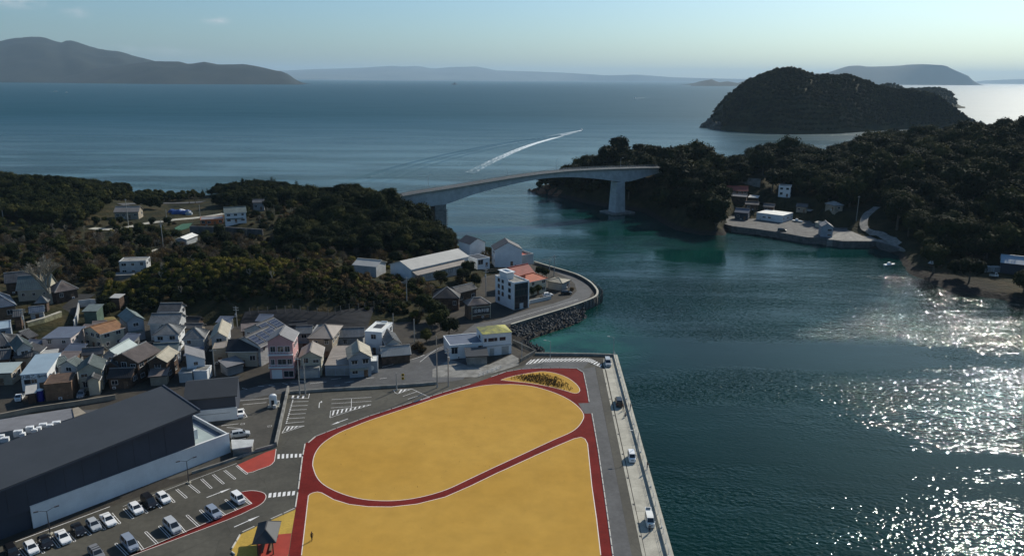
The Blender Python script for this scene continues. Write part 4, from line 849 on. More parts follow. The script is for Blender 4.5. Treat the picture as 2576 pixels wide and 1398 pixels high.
wf = H('house', 'white cube house with flat white roof under the slope', 'house', 'c4', (1500, 360), (1684, 372), (1750, 262), 6.8, roof=('flat', 'b', .25), wall='white', rm='roof_white')
w, d, h = cap_sz(wf); q = MB(); q.box(-w*.28, w*.22, -d*.1, d*.25, h+.12, h+.25); q.build('roof_panel', M['tile_black'], wf); q = MB(); q.tube((-w*.1, d*.42, h+.5), (w*.25, d*.42, h+.5), .28, n=10); q.build('water_heater', M['trim'], wf)
gar = H('boat_garage', 'long flat roofed garage with pale shutters along the road', 'garage', 'c4', (1062, 728), (1482, 720), (1350, 512), base=('A', 1068, 842), roof=('flat', 'b', .12), wall='blue_wall', rm='roof_brown', parts='roof_brown', win=None)
w, d, h = cap_sz(gar)
for k in range(4): q = MB(); q.box(-w/2+.4+k*(w-.6)/4, -w/2+.2+(k+1)*(w-.6)/4, -d/2-.06, -d/2, .1, h-.9); q.build('shutter', M['grey_wall'], gar)
H('boat_house', 'gabled boat house with tan roof rising behind the long garage', 'house', 'c4', (1308, 662), (1584, 640), (1618, 512), 5.6, roof=T1+(2.2,), wall='blue_wall', rm='roof_tan')
sb = H('kiosk', 'small blue flat roofed kiosk with emblem at the end of the long garage', 'garage', 'c4', (1500, 690), (1638, 684), None, base=('A', 1505, 812), depth=4.5, roof=('flat', 'b', .2), wall='blue_wall', rm='roof_white', win=None)
w, d, h = cap_sz(sb); q = MB(); q.tube((0, -d/2-.06, h*.45), (0, -d/2, h*.45), .75, n=16); q.build('emblem', M['trim'], sb)
H('house', 'small house with grey tiled gable below the cliff footpath', 'house', 'c4', (1725, 500), (1898, 482), (1955, 362), 5.0, roof=T1+(1.5,), wall='white_dirty', rm='tile_grey', ribs=.42)
H('shed', 'open shed with two striped tile roof halves at the road bend', 'shed', 'c4', (1676, 634), (2010, 606), None, 2.7, depth=6, roof=T2+(1.9,), wall='wood', rm='roof_pale', ribs=.42, win=None)
H('house', 'dark low house before the ribbed brown tile roof', 'house', 'c2', (1042, 1062), (1295, 1052), None, 3.2, depth=6, roof=T2+(1.6,), wall='wood', rm='tile_black', ribs=.45)
H('shed', 'low beige lean-to before the pale green sheet roof', 'shed', 'c2', (1450, 1046), (1645, 1032), None, 2.8, depth=4, roof=('shed', 'b', .9), wall='beige', rm='tile_brown', win=None)
H('garage', 'small white garage below the plain grey single slope roof', 'garage', 'c2', (1755, 1012), (1882, 1006), None, 2.7, depth=4, roof=('flat', 'b', .15), wall='white_dirty', rm='concrete_old', win=None)
H('garage', 'white shed with rounded front corner beside the small white garage', 'garage', 'c2', (1898, 990), (2032, 988), None, 2.9, depth=4, roof=('flat', 'b', .15), wall='white', rm='concrete_old', win=None)
H('house', 'beige flat roofed house squeezed beside the black front roof slope', 'house', 'y3', (622, 772), (856, 756), None, 4.6, depth=6, roof=('flat', 'b', .2), wall='beige', rm='roof_brown', skip=.1, wfaces='f')
H('shed', 'lean-to with grey green sheet roof under the black front roof slope', 'shed', 'y3', (872, 1100), (1200, 1010), None, 2.8, depth=5, roof=('shed', 'b', .8), wall='grey_wall', rm='roof_grey', win=None)
H('house', 'small blue grey roofed house on the terrace beside the stone wall', 'house', 'z8', (560, 700), (880, 662), None, 2.8, z0=4.6, depth=5, roof=T2+(1.3,), wall='white_dirty', rm='tile_blue', ribs=.5, deep=3)
H('house', 'little dark house with ribbed front roof above the pale blue box', 'house', 'z8', (235, 782), (430, 762), None, 3.4, z0=5.2, depth=6, roof=T2+(1.4,), wall='wood', rm='tile_dark', ribs=.45, deep=3)
H('house', 'dark tiled house left of the orange roof, behind the pinkish block', 'house', 'z8', (560, 1200), (760, 1130), None, 4.0, depth=7, roof=T2+(1.6,), wall='wood', rm='tile_dark', ribs=.45)
H('house', 'dark roofed house beside the big pale blue shop roof', 'house', 'z1', (250, 470), (620, 440), None, 3.4, depth=5, roof=T2+(1.3,), wall='beige', rm='tile_dark', ribs=.45)
H('shed', 'long brown shed with sloping rusty roof behind the brown box shed', 'shed', 'z1', (1140, 950), (1330, 830), None, 3.0, depth=4, roof=T2+(1.0,), wall='wood', rm='tile_brown', win=None)
H('house', 'dark gabled house behind the cream store tower', 'house', 'z1', (2040, 660), (2330, 640), None, 4.6, depth=6, roof=T1+(1.6,), wall='wood', rm='tile_dark', ribs=.45)
H('house', 'grey tiled house behind the small teal gable', 'house', 'c2', (560, 945), (700, 905), None, 3.6, depth=6, roof=T2+(1.4,), wall='white_dirty', rm='tile_teal', ribs=.5)
H('house', 'dark tiled house at the left margin above the mint roof', 'house', 'c2', (-120, 890), (95, 868), None, 3.8, depth=7, roof=T2+(1.7,), wall='wood', rm='tile_dark', ribs=.5)
H('house', 'dark roofed temple lodging behind the long temple hall', 'house', 'c1', (40, 1180), (330, 1150), None, 4.2, z0=5.2, depth=8, roof=('gable', 'u', 3.0), wall='wood', rm='tile_dark', ribs=.5, deep=4)
H('shed', 'pale sheet roofed shed at the end of the lane railing', 'shed', 'z8', (2135, 400), (2345, 405), None, 2.6, z0=5.4, depth=4, roof=('shed', 'b', .4), wall='wood', rm='roof_pale', win=None, deep=4)
# lettering on the shop and its sign boards
w, d, h = cap_sz(sign_b)
def lettering(text, size, parent, loc, rot, m, name='lettering', ext_=.012):
    cu = bpy.data.curves.new(name, 'FONT'); cu.body = text; cu.size = size; cu.extrude = ext_; cu.align_x = 'CENTER'; cu.align_y = 'CENTER'; cu.resolution_u = 2
    t = bpy.data.objects.new(name, cu); dg = bpy.context.evaluated_depsgraph_get(); col.objects.link(t); bpy.context.view_layer.update(); me = bpy.data.meshes.new_from_object(t.evaluated_get(bpy.context.evaluated_depsgraph_get()))
    bpy.data.objects.remove(t); bpy.data.curves.remove(cu); me.materials.clear(); me.materials.append(M[m]); o = link(name, me, parent); o.location = loc; o.rotation_euler = rot; return o
q = MB(); q.box(-w*.42, w*.42, -d/2-.10, -d/2+.05, h-1.45, h-.15); sbd = q.build('sign_board', M['white'], sign_b)
lettering('ひ嶋乙る', 1.25, sbd, (-w*.12, -d/2-.12, h-.8), (math.pi/2, 0, 0), 'trim_dark'); lettering('海産物', .6, sbd, (w*.30, -d/2-.12, h-.8), (math.pi/2, 0, 0), 'trim_dark')
add_window(sign_b, 'f', w-.2, d-.2, -w*.24, h*.42, 1.7, 1.3, 'trim_dark'); add_window(sign_b, 'f', w-.2, d-.2, -w*.02, h*.44, 1.3, 1.1)

# --- low outbuildings that fill the yards between the houses
FOOT = [(o.location.x, o.location.y, math.hypot(o['_w'], o['_d'])*.40, o['label']) for o in col.objects if o.parent is None and o.get('_w')]
fr = random.Random(3); nfill = 0; LONG = 'beside the %s'
def short(lb):
    w_ = lb.split(); k = next((i for i, t in enumerate(w_) if t in ('beside', 'behind', 'below', 'under', 'left', 'right', 'between', 'before', 'squeezed', 'at', 'standing', 'tucked', 'highest', 'over', 'and', 'carrying', 'of') and i > 2), len(w_)); return ' '.join(w_[:min(k, 9)]).rstrip(',')
kinds = (('dark tiled outbuilding', 'wood', 'tile_black', T2), ('grey tiled outbuilding', 'beige', 'tile_dark', T2), ('pale sheet roofed lean-to', 'wood', 'roof_pale', ('shed', 'b')), ('rusty roofed shed', 'wood_mid', 'tile_brown', ('shed', 'b')), ('blue grey roofed shed', 'grey_wall', 'roof_bluegrey', ('shed', 'b')))
SEEN = set()
for t_ in range(900):
    if nfill >= 26: break
    x, y = fr.uniform(-168, -58), fr.uniform(184, 243); z_ = 0
    if y < 196+(x+105)*.10+(14 if x > -70 else 0): continue
    w_, d_ = fr.uniform(4.2, 6.6), fr.uniform(3.4, 5.2); rr = math.hypot(w_, d_)*.42
    if any(math.hypot(x-a, y-b_) < rr+r_*.80 for a, b_, r_, _ in FOOT): continue
    if x < -134 and y > 226: continue
    lb = min(FOOT, key=lambda q_: math.hypot(x-q_[0], y-q_[1]))[3]; nm, wl_, rm_, rt_ = fr.choice(kinds); lab = 'low %s beside the %s' % (nm, short(lb))
    if lab in SEEN or len(lab.split()) > 16: continue
    SEEN.add(lab); nfill += 1; u_ = x/y; hgt_ = fr.uniform(2.5, 3.3)
    px1 = x-w_/2; ys = y-d_/2; 
    def topx(X, Y, Zz):
        dz = Zz-CAM_Z; dep = Y*math.cos(PITCH)-dz*math.sin(PITCH); u2 = F_PX*X/dep; v2 = -F_PX*(Y*math.sin(PITCH)+dz*math.cos(PITCH))/dep; return (u2*math.cos(ROLL)-v2*math.sin(ROLL)+CX, u2*math.sin(ROLL)+v2*math.cos(ROLL)+CY)
    an_ = fr.uniform(-.25, .25)+.12; ca, sa = math.cos(an_)*w_/2, math.sin(an_)*w_/2
    H('outbuilding', lab, 'shed', 'd', topx(x-ca, ys-sa, G0+hgt_), topx(x+ca, ys+sa, G0+hgt_), None, hgt_, depth=d_, roof=rt_+(fr.uniform(.8, 1.5),), wall=wl_, rm=rm_, win='auto' if fr.random() < .5 else None, group='low outbuildings in the town yards')
    FOOT.append((x, y, rr, lab[4:]))
# --- the inn and the buildings on the point
lh = H('hall', 'long white hall with pale ridge roof and lean-to on a stone terrace', 'hall', 'c6', (370, 440), (892, 320), None, 4.6, z0=6.2, depth=13.5, roof=T2+(2.4,), wall='white', rm='roof_pale', win=None, cap=False, deep=3.5)
w, d, h = cap_sz(lh); q = MB(); y_ = -d/2+.3
q.add([(-w/2+.4, y_-3.2, h-1.9), (w/2-3.5, y_-3.2, h-1.9), (w/2-3.5, y_, h-.7), (-w/2+.4, y_, h-.7)]+[(-w/2+.4, y_-3.2, h-2.05), (w/2-3.5, y_-3.2, h-2.05), (w/2-3.5, y_, h-.85), (-w/2+.4, y_, h-.85)], [(0,1,2,3), (7,6,5,4), (0,4,5,1), (1,5,6,2), (3,7,4,0)]); q.build('lean_to_roof', M['roof_brown'], lh)
q = MB(); q.box(-w/2+.8, w/2-4, y_-2.8, y_, -3.5, h-2.0); lt = q.build('lean_to_wall', M['white_dirty'], lh)
for k in range(7): f_, g_ = window_mesh(2.0, 1.4, 'trim_dark'); o = put(f_, lt, -w/2+2.4+k*(w-6.6)/6.3, y_-2.8, .55, 0, 'window')
H('hall', 'low pale roofed annex half hidden behind trees left of the long hall', 'hall', 'c6', (-160, 395), (60, 415), None, 4.0, z0=6.5, depth=9, roof=T2+(1.6,), wall='white_dirty', rm='roof_pale', win=None, deep=4)
H('gable_hall', 'tall white hall with blank gable end and dark roof by the water', 'hall', 'c6', (1112, 266), (1368, 258), (962, 228), base=('A', 1115, 412), z0=3.2, roof=T1+(3.4,), wall='white', rm='roof_slate', wfaces='l', skip=.5, ov=.35, deep=3, cap=False)
H('gable_hall', 'second white hall with dark gable roof behind the blank gabled one', 'hall', 'c6', (892, 216), (1040, 196), (760, 186), 7.0, z0=3.4, roof=T1+(2.4,), wall='white', rm='roof_slate', wfaces='f', skip=.5, ov=.35, deep=3, cap=False)
H('annex', 'flat roofed white entrance block between the long hall and the gabled halls', 'annex', 'c6', (962, 352), (1072, 334), (880, 318), base=('A', 968, 428), z0=4.2, roof=('flat', 'b', .3), wall='white', rm='charcoal_roof', wfaces='f', skip=0, wsize=(2.6, 2.2), deep=3, floors=1)
H('annex', 'blank curved pale concrete block on the seaward side of the white halls', 'annex', 'c6', (1243, 345), (1462, 312), None, base=('A', 1258, 405), z0=2.6, depth=8, roof=('flat', 'b', .9), wall='white_dirty', rm='roof_red', win=None)
H('house', 'house with faded red tile roof behind the four storey building', 'house', 'c6', (1302, 508), (1482, 470), None, 5.8, depth=9, roof=T2+(3.0,), wall='beige', rm='roof_red')
H('house', 'house with vermilion hipped roof and cream walls facing the point road', 'house', 'c6', (1385, 560), (1592, 516), None, 5.6, depth=8, roof=('hip', 'u', 2.0), wall='cream', rm='roof_vermilion')
tb = H('office_building', 'white four storey building with dark glazed front and rooftop stair house', 'building', 'c6', (1288, 566), (1420, 545), (1076, 506), base=('A', 1280, 800), roof=('flat', 'b', .5), wall='white', rm='concrete_old', win=None, door=False)
w, d, h = cap_sz(tb); f4 = h/4
for fl in range(4):
    for p_, ww in ((-.55, 1.5), (.18, .7), (.6, .8)):
        if not (fl == 0 and p_ < .5): add_window(tb, 'l', w, d, -p_*d/2, fl*f4+1.1, ww if p_ < 0 else 1.2, 1.4, 'trim_dark')
q = MB(); q.box(-w*.44, w*.44, -d/2-.12, -d/2, .15, h-.1); gl = q.build('glazed_front', M['glass'], tb); q = MB()
for k in range(5): q.box(-w*.44+k*w*.22-.05, -w*.44+k*w*.22+.05, -d/2-.2, -d/2-.12, .15, h-.1)
for fl in range(1, 4): q.box(-w*.44, w*.44, -d/2-.18, -d/2-.12, fl*f4-.25, fl*f4+.25)
q.build('mullions', M['trim_dark'], gl); q = MB(); q.box(w*.44, w*.5+.1, -d/2-.3, -d/2, 0, h+.4); q.build('pier', M['white'], tb)
add_door(tb, 'f', w, d+.4, 0, 0, 1.6, 2.2, 'glass_pale'); q = MB(); q.box(-w*.4, w*.05, -d*.05, d*.35, h, h+2.6); st = q.build('stair_house', M['white'], tb); q = MB(); q.box(-w*.48, w*.13, -d*.09, d*.39, h+2.6, h+2.85); q.build('roof_slab', M['white'], st); q = MB(); q.box(-w*.3, -w*.05, d*.0, d*.28, h+2.85, h+2.93); q.build('skylight', M['glass'], st)
q = MB(); q.tube((w*.3, d*.2, h+.1), (w*.3, d*.2, h+1.4), .6, n=10); q.build('roof_tank', M['trim'], tb)
inn = H('inn', 'two storey brown tiled inn with lettered sign frame on its corner', 'inn', 'c6', (876, 762), (1082, 742), (745, 732), base=('A', 882, 888), roof=('hip', 'u', 1.8), wall='wood_mid', rm='tile_brown', ribs=.5)
w, d, h = cap_sz(inn); q = MB(); q.box(-w*.32, w*.44, -d/2-.5, -d/2-.35, h*.30, h*.86); sg = q.build('sign_board', M['trim_dark'], inn)
q = MB()
for z_ in (.30, .86): q.box(-w*.34, w*.46, -d/2-.54, -d/2-.3, h*z_-.08, h*z_+.08)
for x_ in (-.34, .46): q.box(w*x_-.08, w*x_+.08, -d/2-.55, -d/2-.3, 0, h*.95)
q.build('sign_frame', M['cream'], sg); lettering('活魚料理', w*.17, sg, (w*.06, -d/2-.52, h*.58), (math.pi/2, 0, 0), 'trim')
H('house', 'black tiled old house in the shade under the stone terrace', 'house', 'c6', (560, 694), (805, 694), None, 4.4, z0=2.8, depth=11, roof=('hip', 'u', 2.6), wall='wood', rm='tile_black', ribs=.5)
H('house', 'dark house with grey gable slope right of the black tiled one', 'house', 'c6', (790, 652), (965, 608), None, 4.6, z0=2.8, depth=6, roof=T2+(1.6,), wall='wood', rm='tile_dark', ribs=.5)
moss = H('warehouse', 'big white waterfront building with moss covered yellow green roof', 'warehouse', 'c6', (1008, 1018), (1272, 994), (868, 958), base=('B', 1272, 1190), roof=('hip', 'u', 1.3), wall='white', rm='roof_moss', win=None, ov=.12, cap=False)
w, d, h = cap_sz(moss)
for p_, ww in ((-.8, .6), (-.42, 1.6), (-.1, .8), (.36, 1.7)): add_window(moss, 'f', w-.24, d-.24, p_*w/2, h*.66, ww, .9, 'trim_dark')
add_door(moss, 'f', w-.24, d-.24, -w*.18, 0, 1.3, 2.3, 'galv'); add_door(moss, 'f', w-.24, d-.24, w*.27, 0, 2.2, 2.6, 'galv'); add_window(moss, 'l', w-.24, d-.24, 0, h*.66, 1.4, .9, 'trim_dark')
q = MB(); q.box(-w/2+.0, w/2, -d/2-.06, -d/2+.1, h*.42, h*.46); q.build('string_course', M['white_dirty'], moss)
ax = H('warehouse', 'lower flat roofed wing of the moss roofed building facing the road', 'warehouse', 'c6', (716, 1122), (1040, 1092), None, base=('A', 722, 1240), depth=9, roof=('flat', 'b', .3), wall='white', rm='roof_bluegrey', wfaces='f', skip=.4, floors=1, wsize=(2, 1.8))
H('shed', 'concrete block shed with dark sloping roof before the moss roofed building', 'shed', 'c6', (858, 1216), (1064, 1206), None, base=('A', 862, 1300), depth=5, roof=('shed', 'b', .9), wall='concrete_old', rm='charcoal_roof', win=None)
H('house', 'small grey cottage with flat hipped roof at the bend of the point road', 'house', 'c6', (1722, 562), (1802, 526), (1636, 514), 3.2, roof=('hip', 'v', 1.0), wall='grey_wall', rm='roof_tan')
# stone terrace under the long hall, and garden walls of the point
q = MB(); ln_ = [Vector((-50, 281, 0)), W('c6', 340, 600, 4.6), W('c6', 800, 480, 4.6)]; q.strip(ln_, .8, .5, 6.0); tw = tag(q.build('terrace_wall', M['stone_wall']), 'rough stone terrace wall carrying the long white hall', 'wall')
q = MB(); q.strip(ln_, .15, 6.0, 7.2); q.build('fence_panel', M['galv'], tw)
q = MB(); q.strip(pts('c6', (1425, 745), (1620, 702)), .3, G0-.1, G0+1.4); tag(q.build('garden_wall', M['white_dirty']), 'white garden wall along the point road beside the four storey building', 'wall')

# --- houses on the back slope and plateau
H('house', 'tall white house with dark roof on the green plateau', 'house', 'c1', (2200, 490), (2425, 478), None, base=('A', 2212, 592), z0=8.0, depth=9, roof=T2+(2.4,), wall='white', rm='tile_teal', wfaces='fr', skip=.35, deep=5)
H('hall', 'long brown hall with pale metal roof beside the plateau road', 'hall', 'c1', (1112, 478), (1362, 474), None, base=('A', 1118, 545), z0=4.0, depth=9, roof=T2+(2.6,), wall='beige', rm='roof_brown', skip=.6, deep=4)
H('restaurant', 'low orange walled restaurant with flat dark roof on the plateau', 'restaurant', 'c1', (1968, 556), (2192, 545), None, 3.2, z0=4.6, depth=10, roof=('flat', 'b', .2), wall='orange_wall', rm='roof_grey', skip=.1, deep=4, floors=1)
H('house', 'white two storey house with balcony alone on the dark west slope', 'house', 'c1', (1168, 968), (1432, 958), None, base=('A', 1182, 1102), z0=6.6, depth=7, roof=('flat', 'b', .3), wall='white_dirty', rm='concrete_old', skip=0, deep=6)
H('garage', 'grey concrete garage below the white balcony house on the slope', 'garage', 'c1', (1115, 1105), (1308, 1095), None, 3.0, z0=5.0, depth=5, roof=('flat', 'b', .2), wall='concrete_old', rm='concrete_old', win=None, deep=4)
H('greenhouse', 'white framed greenhouse in the hollow behind the bluff', 'greenhouse', 'c1', (1835, 748), (1950, 702), None, 2.6, z0=4.2, depth=6, roof=T2+(1.0,), wall='glass_pale', rm='roof_white', win=None, deep=3)
H('house', 'grey house half buried in trees right of the plateau knoll', 'house', 'y1', (2290, 170), (2480, 165), None, 4.5, z0=7, depth=7, roof=T2+(1.5,), wall='grey_wall', rm='tile_dark', deep=5)
# --- the hamlet across the water
YZ = YARD_Z
H('house', 'red roofed house under the high concrete wall of the bridge road', 'house', 'z6', (400, 352), (792, 368), None, 5.4, z0=10, depth=8, roof=T2+(2.4,), wall='wood', rm='roof_red', deep=6)
H('shed', 'grey roofed shed below the red roofed house', 'shed', 'z6', (488, 452), (768, 470), None, 4.4, z0=9.0, depth=6, roof=T2+(1.1,), wall='wood', rm='roof_grey', win=None, deep=6)
H('shed', 'lesser grey roofed shed right of the one below the red roof', 'shed', 'z6', (782, 476), (962, 490), None, 4.2, z0=9.0, depth=5, roof=('shed', 'b', .9), wall='wood', rm='roof_pale', win=None, deep=6)
H('house', 'purplish roofed hut between the grey sheds and the dark blue workshop', 'house', 'z6', (730, 600), (985, 612), None, 3.4, z0=7.0, depth=6, roof=T2+(1.4,), wall='wood', rm='roof_slate', deep=5)
H('workshop', 'dark workshop with slate blue roof at the corner of the quay yard', 'workshop', 'z6', (540, 742), (802, 762), None, 4.2, z0=YZ, depth=8, roof=T2+(2.0,), wall='navy_clad', rm='roof_bluegrey', skip=.4)
H('warehouse', 'white flat roofed warehouse on the far quay yard', 'warehouse', 'z6', (942, 748), (1412, 806), (1555, 748), base=('B', 1392, 930), z0=YZ, roof=('flat', 'b', .12), wall='white', rm='roof_white', parts='roof_white', skip=.5, floors=1, wsize=(1.6, .8), door=False)
H('house', 'tall white house with deep window bays among the hillside trees', 'house', 'z6', (1338, 276), (1552, 288), None, base=('A', 1330, 462), z0=13, depth=8, roof=('flat', 'b', .3), wall='white', rm='concrete_old', skip=0, deep=6, fm='trim_dark')
H('cottage', 'grey roofed cottage alone under the hillside trees', 'house', 'z6', (2155, 585), (2345, 628), None, 3.2, depth=6, z0=11.4, roof=('hip', 'u', 1.6), wall='beige', rm='tile_grey', deep=5)
bh = H('boat_house', 'blue white gabled boat house at the edge of the far quay', 'boat house', 'z6', (2096, 1000), (2322, 1010), (2388, 962), base=('A', 2092, 1180), z0=YZ, roof=T1+(1.9,), wall='blue_wall', rm='roof_grey', win=None, ov=.25)
w, d, h = cap_sz(bh); add_window(bh, 'f', w-.5, d-.5, w*.2, h*.62, 1.8, .7, 'trim_dark'); add_window(bh, 'f', w-.5, d-.5, w*.22, h*.14, 1.8, .5, 'trim_dark')
H('shed', 'small pale hut with open side on the far quay yard', 'shed', 'z6', (1972, 920), (2062, 935), None, 2.6, z0=YZ, depth=3.5, roof=('shed', 'b', .5), wall='cream', rm='roof_tan', win=None)
H('shed', 'small flat roof shed at the foot of the far hillside', 'shed', 'z6', (1795, 712), (1900, 725), None, 2.4, z0=5, depth=4, roof=('shed', 'b', .5), wall='wood', rm='roof_pale', win=None, deep=3)
H('warehouse', 'long blue roofed shed on the shaded shore at the right margin', 'warehouse', 'z7', (2175, 455), (2900, 530), None, 5.0, z0=2.6, depth=10, roof=T2+(2.6,), wall='navy_clad', rm='roof_blue', win=None, deep=4)
H('house', 'grey roofed house between the white warehouse and the hillside', 'house', 'z6', (1050, 640), (1260, 655), None, 3.6, z0=5.6, depth=6, roof=T2+(1.5,), wall='wood', rm='tile_dark', deep=5)
H('house', 'dark roofed house left of the grey cottage across the water', 'house', 'z6', (1640, 640), (1850, 655), None, 3.4, z0=6.5, depth=6, roof=T2+(1.5,), wall='beige', rm='tile_dark', deep=5)
H('shed', 'white lean-to beside the red roofed house', 'shed', 'z6', (285, 410), (385, 420), None, 3.0, z0=10.5, depth=4, roof=('shed', 'b', .6), wall='white_dirty', rm='roof_white', win=None, deep=6)
# dark retaining walls
q = MB(); q.strip([D('b', 2345, 270, 512), D('b', 2576, 310, 505)], .9, 9, 22.0); q.strip([W('z6', 330, 90, 22), W('z6', 1010, 190, 20)], .9, 7, 21.5)
rw = tag(q.build('retaining_wall', M['concrete_old']), 'high grey concrete wall carrying the road beyond the bridge', 'wall')
q = MB(); 
for h_ in (.5, 1.0): q.strip([W('z6', 180, 48, 23), W('z6', 330, 68, 22.6), W('z6', 790, 118, 21.8)], .12, 22.0+h_-.1, 22.0+h_+.05)
q.build('guard_rail', M['trim'], rw)
q = MB(); q.strip([Vector((-166, 392, 0)), Vector((-146, 390, 0)), Vector((-126, 384, 0))], .8, 1, 8.0); tag(q.build('retaining_wall', M['concrete_dark']), 'dark retaining wall below the tall white plateau house', 'wall')
sw_ = [W('z8', 520, 880, 5.8), W('z8', 850, 790, 5.8), W('z8', 1190, 665, 5.8)]
q = MB(); q.strip(sw_, .9, 1.5, 5.6); tag(q.build('stone_wall', M['stone_wall']), 'sunlit mossy stone wall below the temple terrace', 'wall'); q = MB(); q.strip(sw_, 1.0, 5.6, 5.85); q.build('coping', M['concrete'], bpy.data.objects['stone_wall'])
q = MB(); q.strip([W('z8', 1540, 465, 6.4), W('z8', 1520, 620, 5.9), W('z8', 1500, 800, 5.0), W('z8', 1460, 950, 4.2)], .35, 1.5, 5.9); q.strip([W('z8', 1540, 465, 6.4), W('z8', 1760, 425, 6.6), W('z8', 2070, 440, 6.6)], .35, 1.5, 6.6)
tag(q.build('lane_wall', M['white_dirty']), 'white wall edging the curved lane beside the temple', 'wall')
# the curved lane up to the temple
ln = [Vector((p.x, p.y, 0)) for p in (W('z8', 1370, 950, 3.2), W('z8', 1350, 760, 4.6), W('z8', 1360, 560, 5.5), W('z8', 1500, 440, 5.8), W('z8', 1720, 320, 6))]
q = MB(); L2 = smooth(ln, 5); zz = np.linspace(2.6, 5.9, len(L2)); 
for i in range(len(L2)-1):
    d_ = (L2[i+1]-L2[i]).normalized(); n2 = Vector((-d_.y, d_.x, 0))*3.0
    q.add([(*(L2[i]+n2).xy, zz[i]), (*(L2[i]-n2).xy, zz[i]), (*(L2[i+1]-n2).xy, zz[i+1]), (*(L2[i+1]+n2).xy, zz[i+1])], [(0,1,2,3)])
struct(q.build('lane', M['asphalt_dark']))
# ------------------------------------------------------------------ the big dark shop by the car park
GZ = G0
Lw, Rw = W('c3', 235, 1010, 7.0), W('c3', 1790, 440, 7.0); su = (Rw-Lw).normalized(); sn = Vector((-su.y, su.x, 0)); Lw.z = Rw.z = 0
SW_ = (Rw-Lw).length
shop = thing('supermarket', 'long charcoal roofed shop with dark navy cladding over a white base wall', 'shop', (Lw.x, Lw.y, GZ), math.atan2(su.y, su.x))
iM = shop.matrix_basis.inverted() if False else (Matrix.Translation(shop.location) @ Matrix.Rotation(math.atan2(su.y, su.x), 4, 'Z')).inverted()
loc = lambda p: iM @ Vector(p)
HE = 31.6                                   # where the high hall ends along the front
q = MB(); q.box(0, SW_, 0, .35, -.3, 4.42); q.build('base_wall', M['white'], shop)
q = MB(); q.box(-.05, SW_+.06, -.06, .42, 4.42, 4.56); q.build('coping', M['trim'], shop)
eR, eL, aR, aL = [loc(W('c3', x, y, z)) for x, y, z in ((1562, 258, 14.6), (0, 880, 12.7), (1275, 65, 15.7), (0, 527, 13.8))]
def exl(a, b_, k): return b_+(b_-a).normalized()*k
eL2, aL2 = exl(eR, eL, 16), exl(aR, aL, 16)
q = MB(); bk = lambda e, a: Vector((2*a.x-e.x, 2*a.y-e.y, e.z))
bR, bL = bk(eR, aR), bk(eL2, aL2); th = Vector((0, 0, .28))
for p in ((eR, aR, aL2, eL2),):
    q.add(list(p)+[v-th for v in p], [(0,1,2,3), (7,6,5,4), (0,4,5,1), (1,5,6,2), (2,6,7,3), (3,7,4,0)])
rf = q.build('roof', M['charcoal_roof'], shop)
q = MB(); q.add([(aR.x-.2, aR.y-.5, 0), (aL2.x, aL2.y-.5, 0), (aL2.x, aL2.y-.5, aL2.z-.2), (aR.x-.2, aR.y-.5, aR.z-.2)], [(0,1,2,3)]); q.build('rear_wall', M['navy_clad'], shop)
q = MB(); q.bar(eR-Vector((0,0,.34)), eL2-Vector((0,0,.34)), .22, .3); q.bar(eR+Vector((0,0,.02)), aR+Vector((0,0,.02)), .3, .34); q.build('verge', M['navy_clad'], rf)
zr, zl = eR.z-.2, eL2.z-.2; x0 = eL2.x+1.0
q = MB(); q.add([(x0, .12, 3.75), (HE, .12, 3.75), (HE, .12, zr), (x0, .12, zl), (x0, 1.5, 3.75), (HE, 1.5, 3.75), (HE, 1.5, zr), (x0, 1.5, zl)], [(0,1,2,3), (5,4,7,6), (1,5,6,2), (4,0,3,7), (3,2,6,7), (0,4,5,1)])
q.add([(HE-.4, .4, 0), (aR.x-.4, aR.y-.5, 0), (aR.x-.4, aR.y-.5, aR.z-.2), (HE-.4, .4, zr)], [(0,1,2,3)])
cl_ = q.build('cladding', M['navy_clad'], shop)
q = MB()
for k in range(int((HE-x0)/3.2)): q.box(x0+k*3.2, x0+k*3.2+.03, .085, .12, 4.6, zl+(zr-zl)*k*3.2/(HE-x0)-.3)
tag(q.build('cladding_joints', M['trim_dark'], cl_), kind='stuff')
q = MB(); q.box(-24, 0, .6, 1.2, -.3, 3.9); q.build('side_wall', M['navy_clad'], shop)
# roof terrace at the east end
ty = 15.2; q = MB(); q.box(HE-.3, SW_-.3, .35, ty, 3.3, 3.6); te = q.build('terrace_floor', M['roof_mint'], shop)
q = MB(); q.box(SW_-.3, SW_, .35, ty, -.3, 4.42); q.box(HE-.3, SW_-.3, ty-.3, ty, -.3, 4.42); q.build('parapet', M['white'], te)
q = MB(); q.box(SW_-1.9, SW_-.32, 1.0, ty-.4, 3.6, 3.64); q.build('gutter_channel', M['tile_blue'], te)
for k, (x_, y_, a_, b_, h_) in enumerate(((2.2, 4.6, 1.3, 1.6, 2.2), (1.0, 3.0, 1.0, 1.0, 1.0), (1.0, 5.0, .9, 1.0, 1.0), (1.0, 6.8, .9, 1.0, 1.0), (1.1, 9, 1.0, 1.2, 1.4), (2.2, 11.5, 1.4, 1.2, 1.1))):
    q = MB(); q.box(HE+x_-.5, HE+x_-.5+a_, y_, y_+b_, 3.6, 3.6+h_); o = tag(q.build('cooling_unit', M['white']), 'white cooling unit on the roof terrace of the dark shop, '+('the tall cabinet', 'nearest the front', 'second from the front', 'third from the front', 'fourth from the front', 'the rearmost')[k], 'cooling unit', 'cooling units on the shop terrace')
    o.location = shop.location; o.rotation_euler = shop.rotation_euler; q = MB(); q.tube((HE+x_-.5+a_/2, y_+b_/2, 3.6+h_), (HE+x_-.5+a_/2, y_+b_/2, 3.63+h_), .36, n=12); q.build('fan_grille', M['trim_dark'], o)
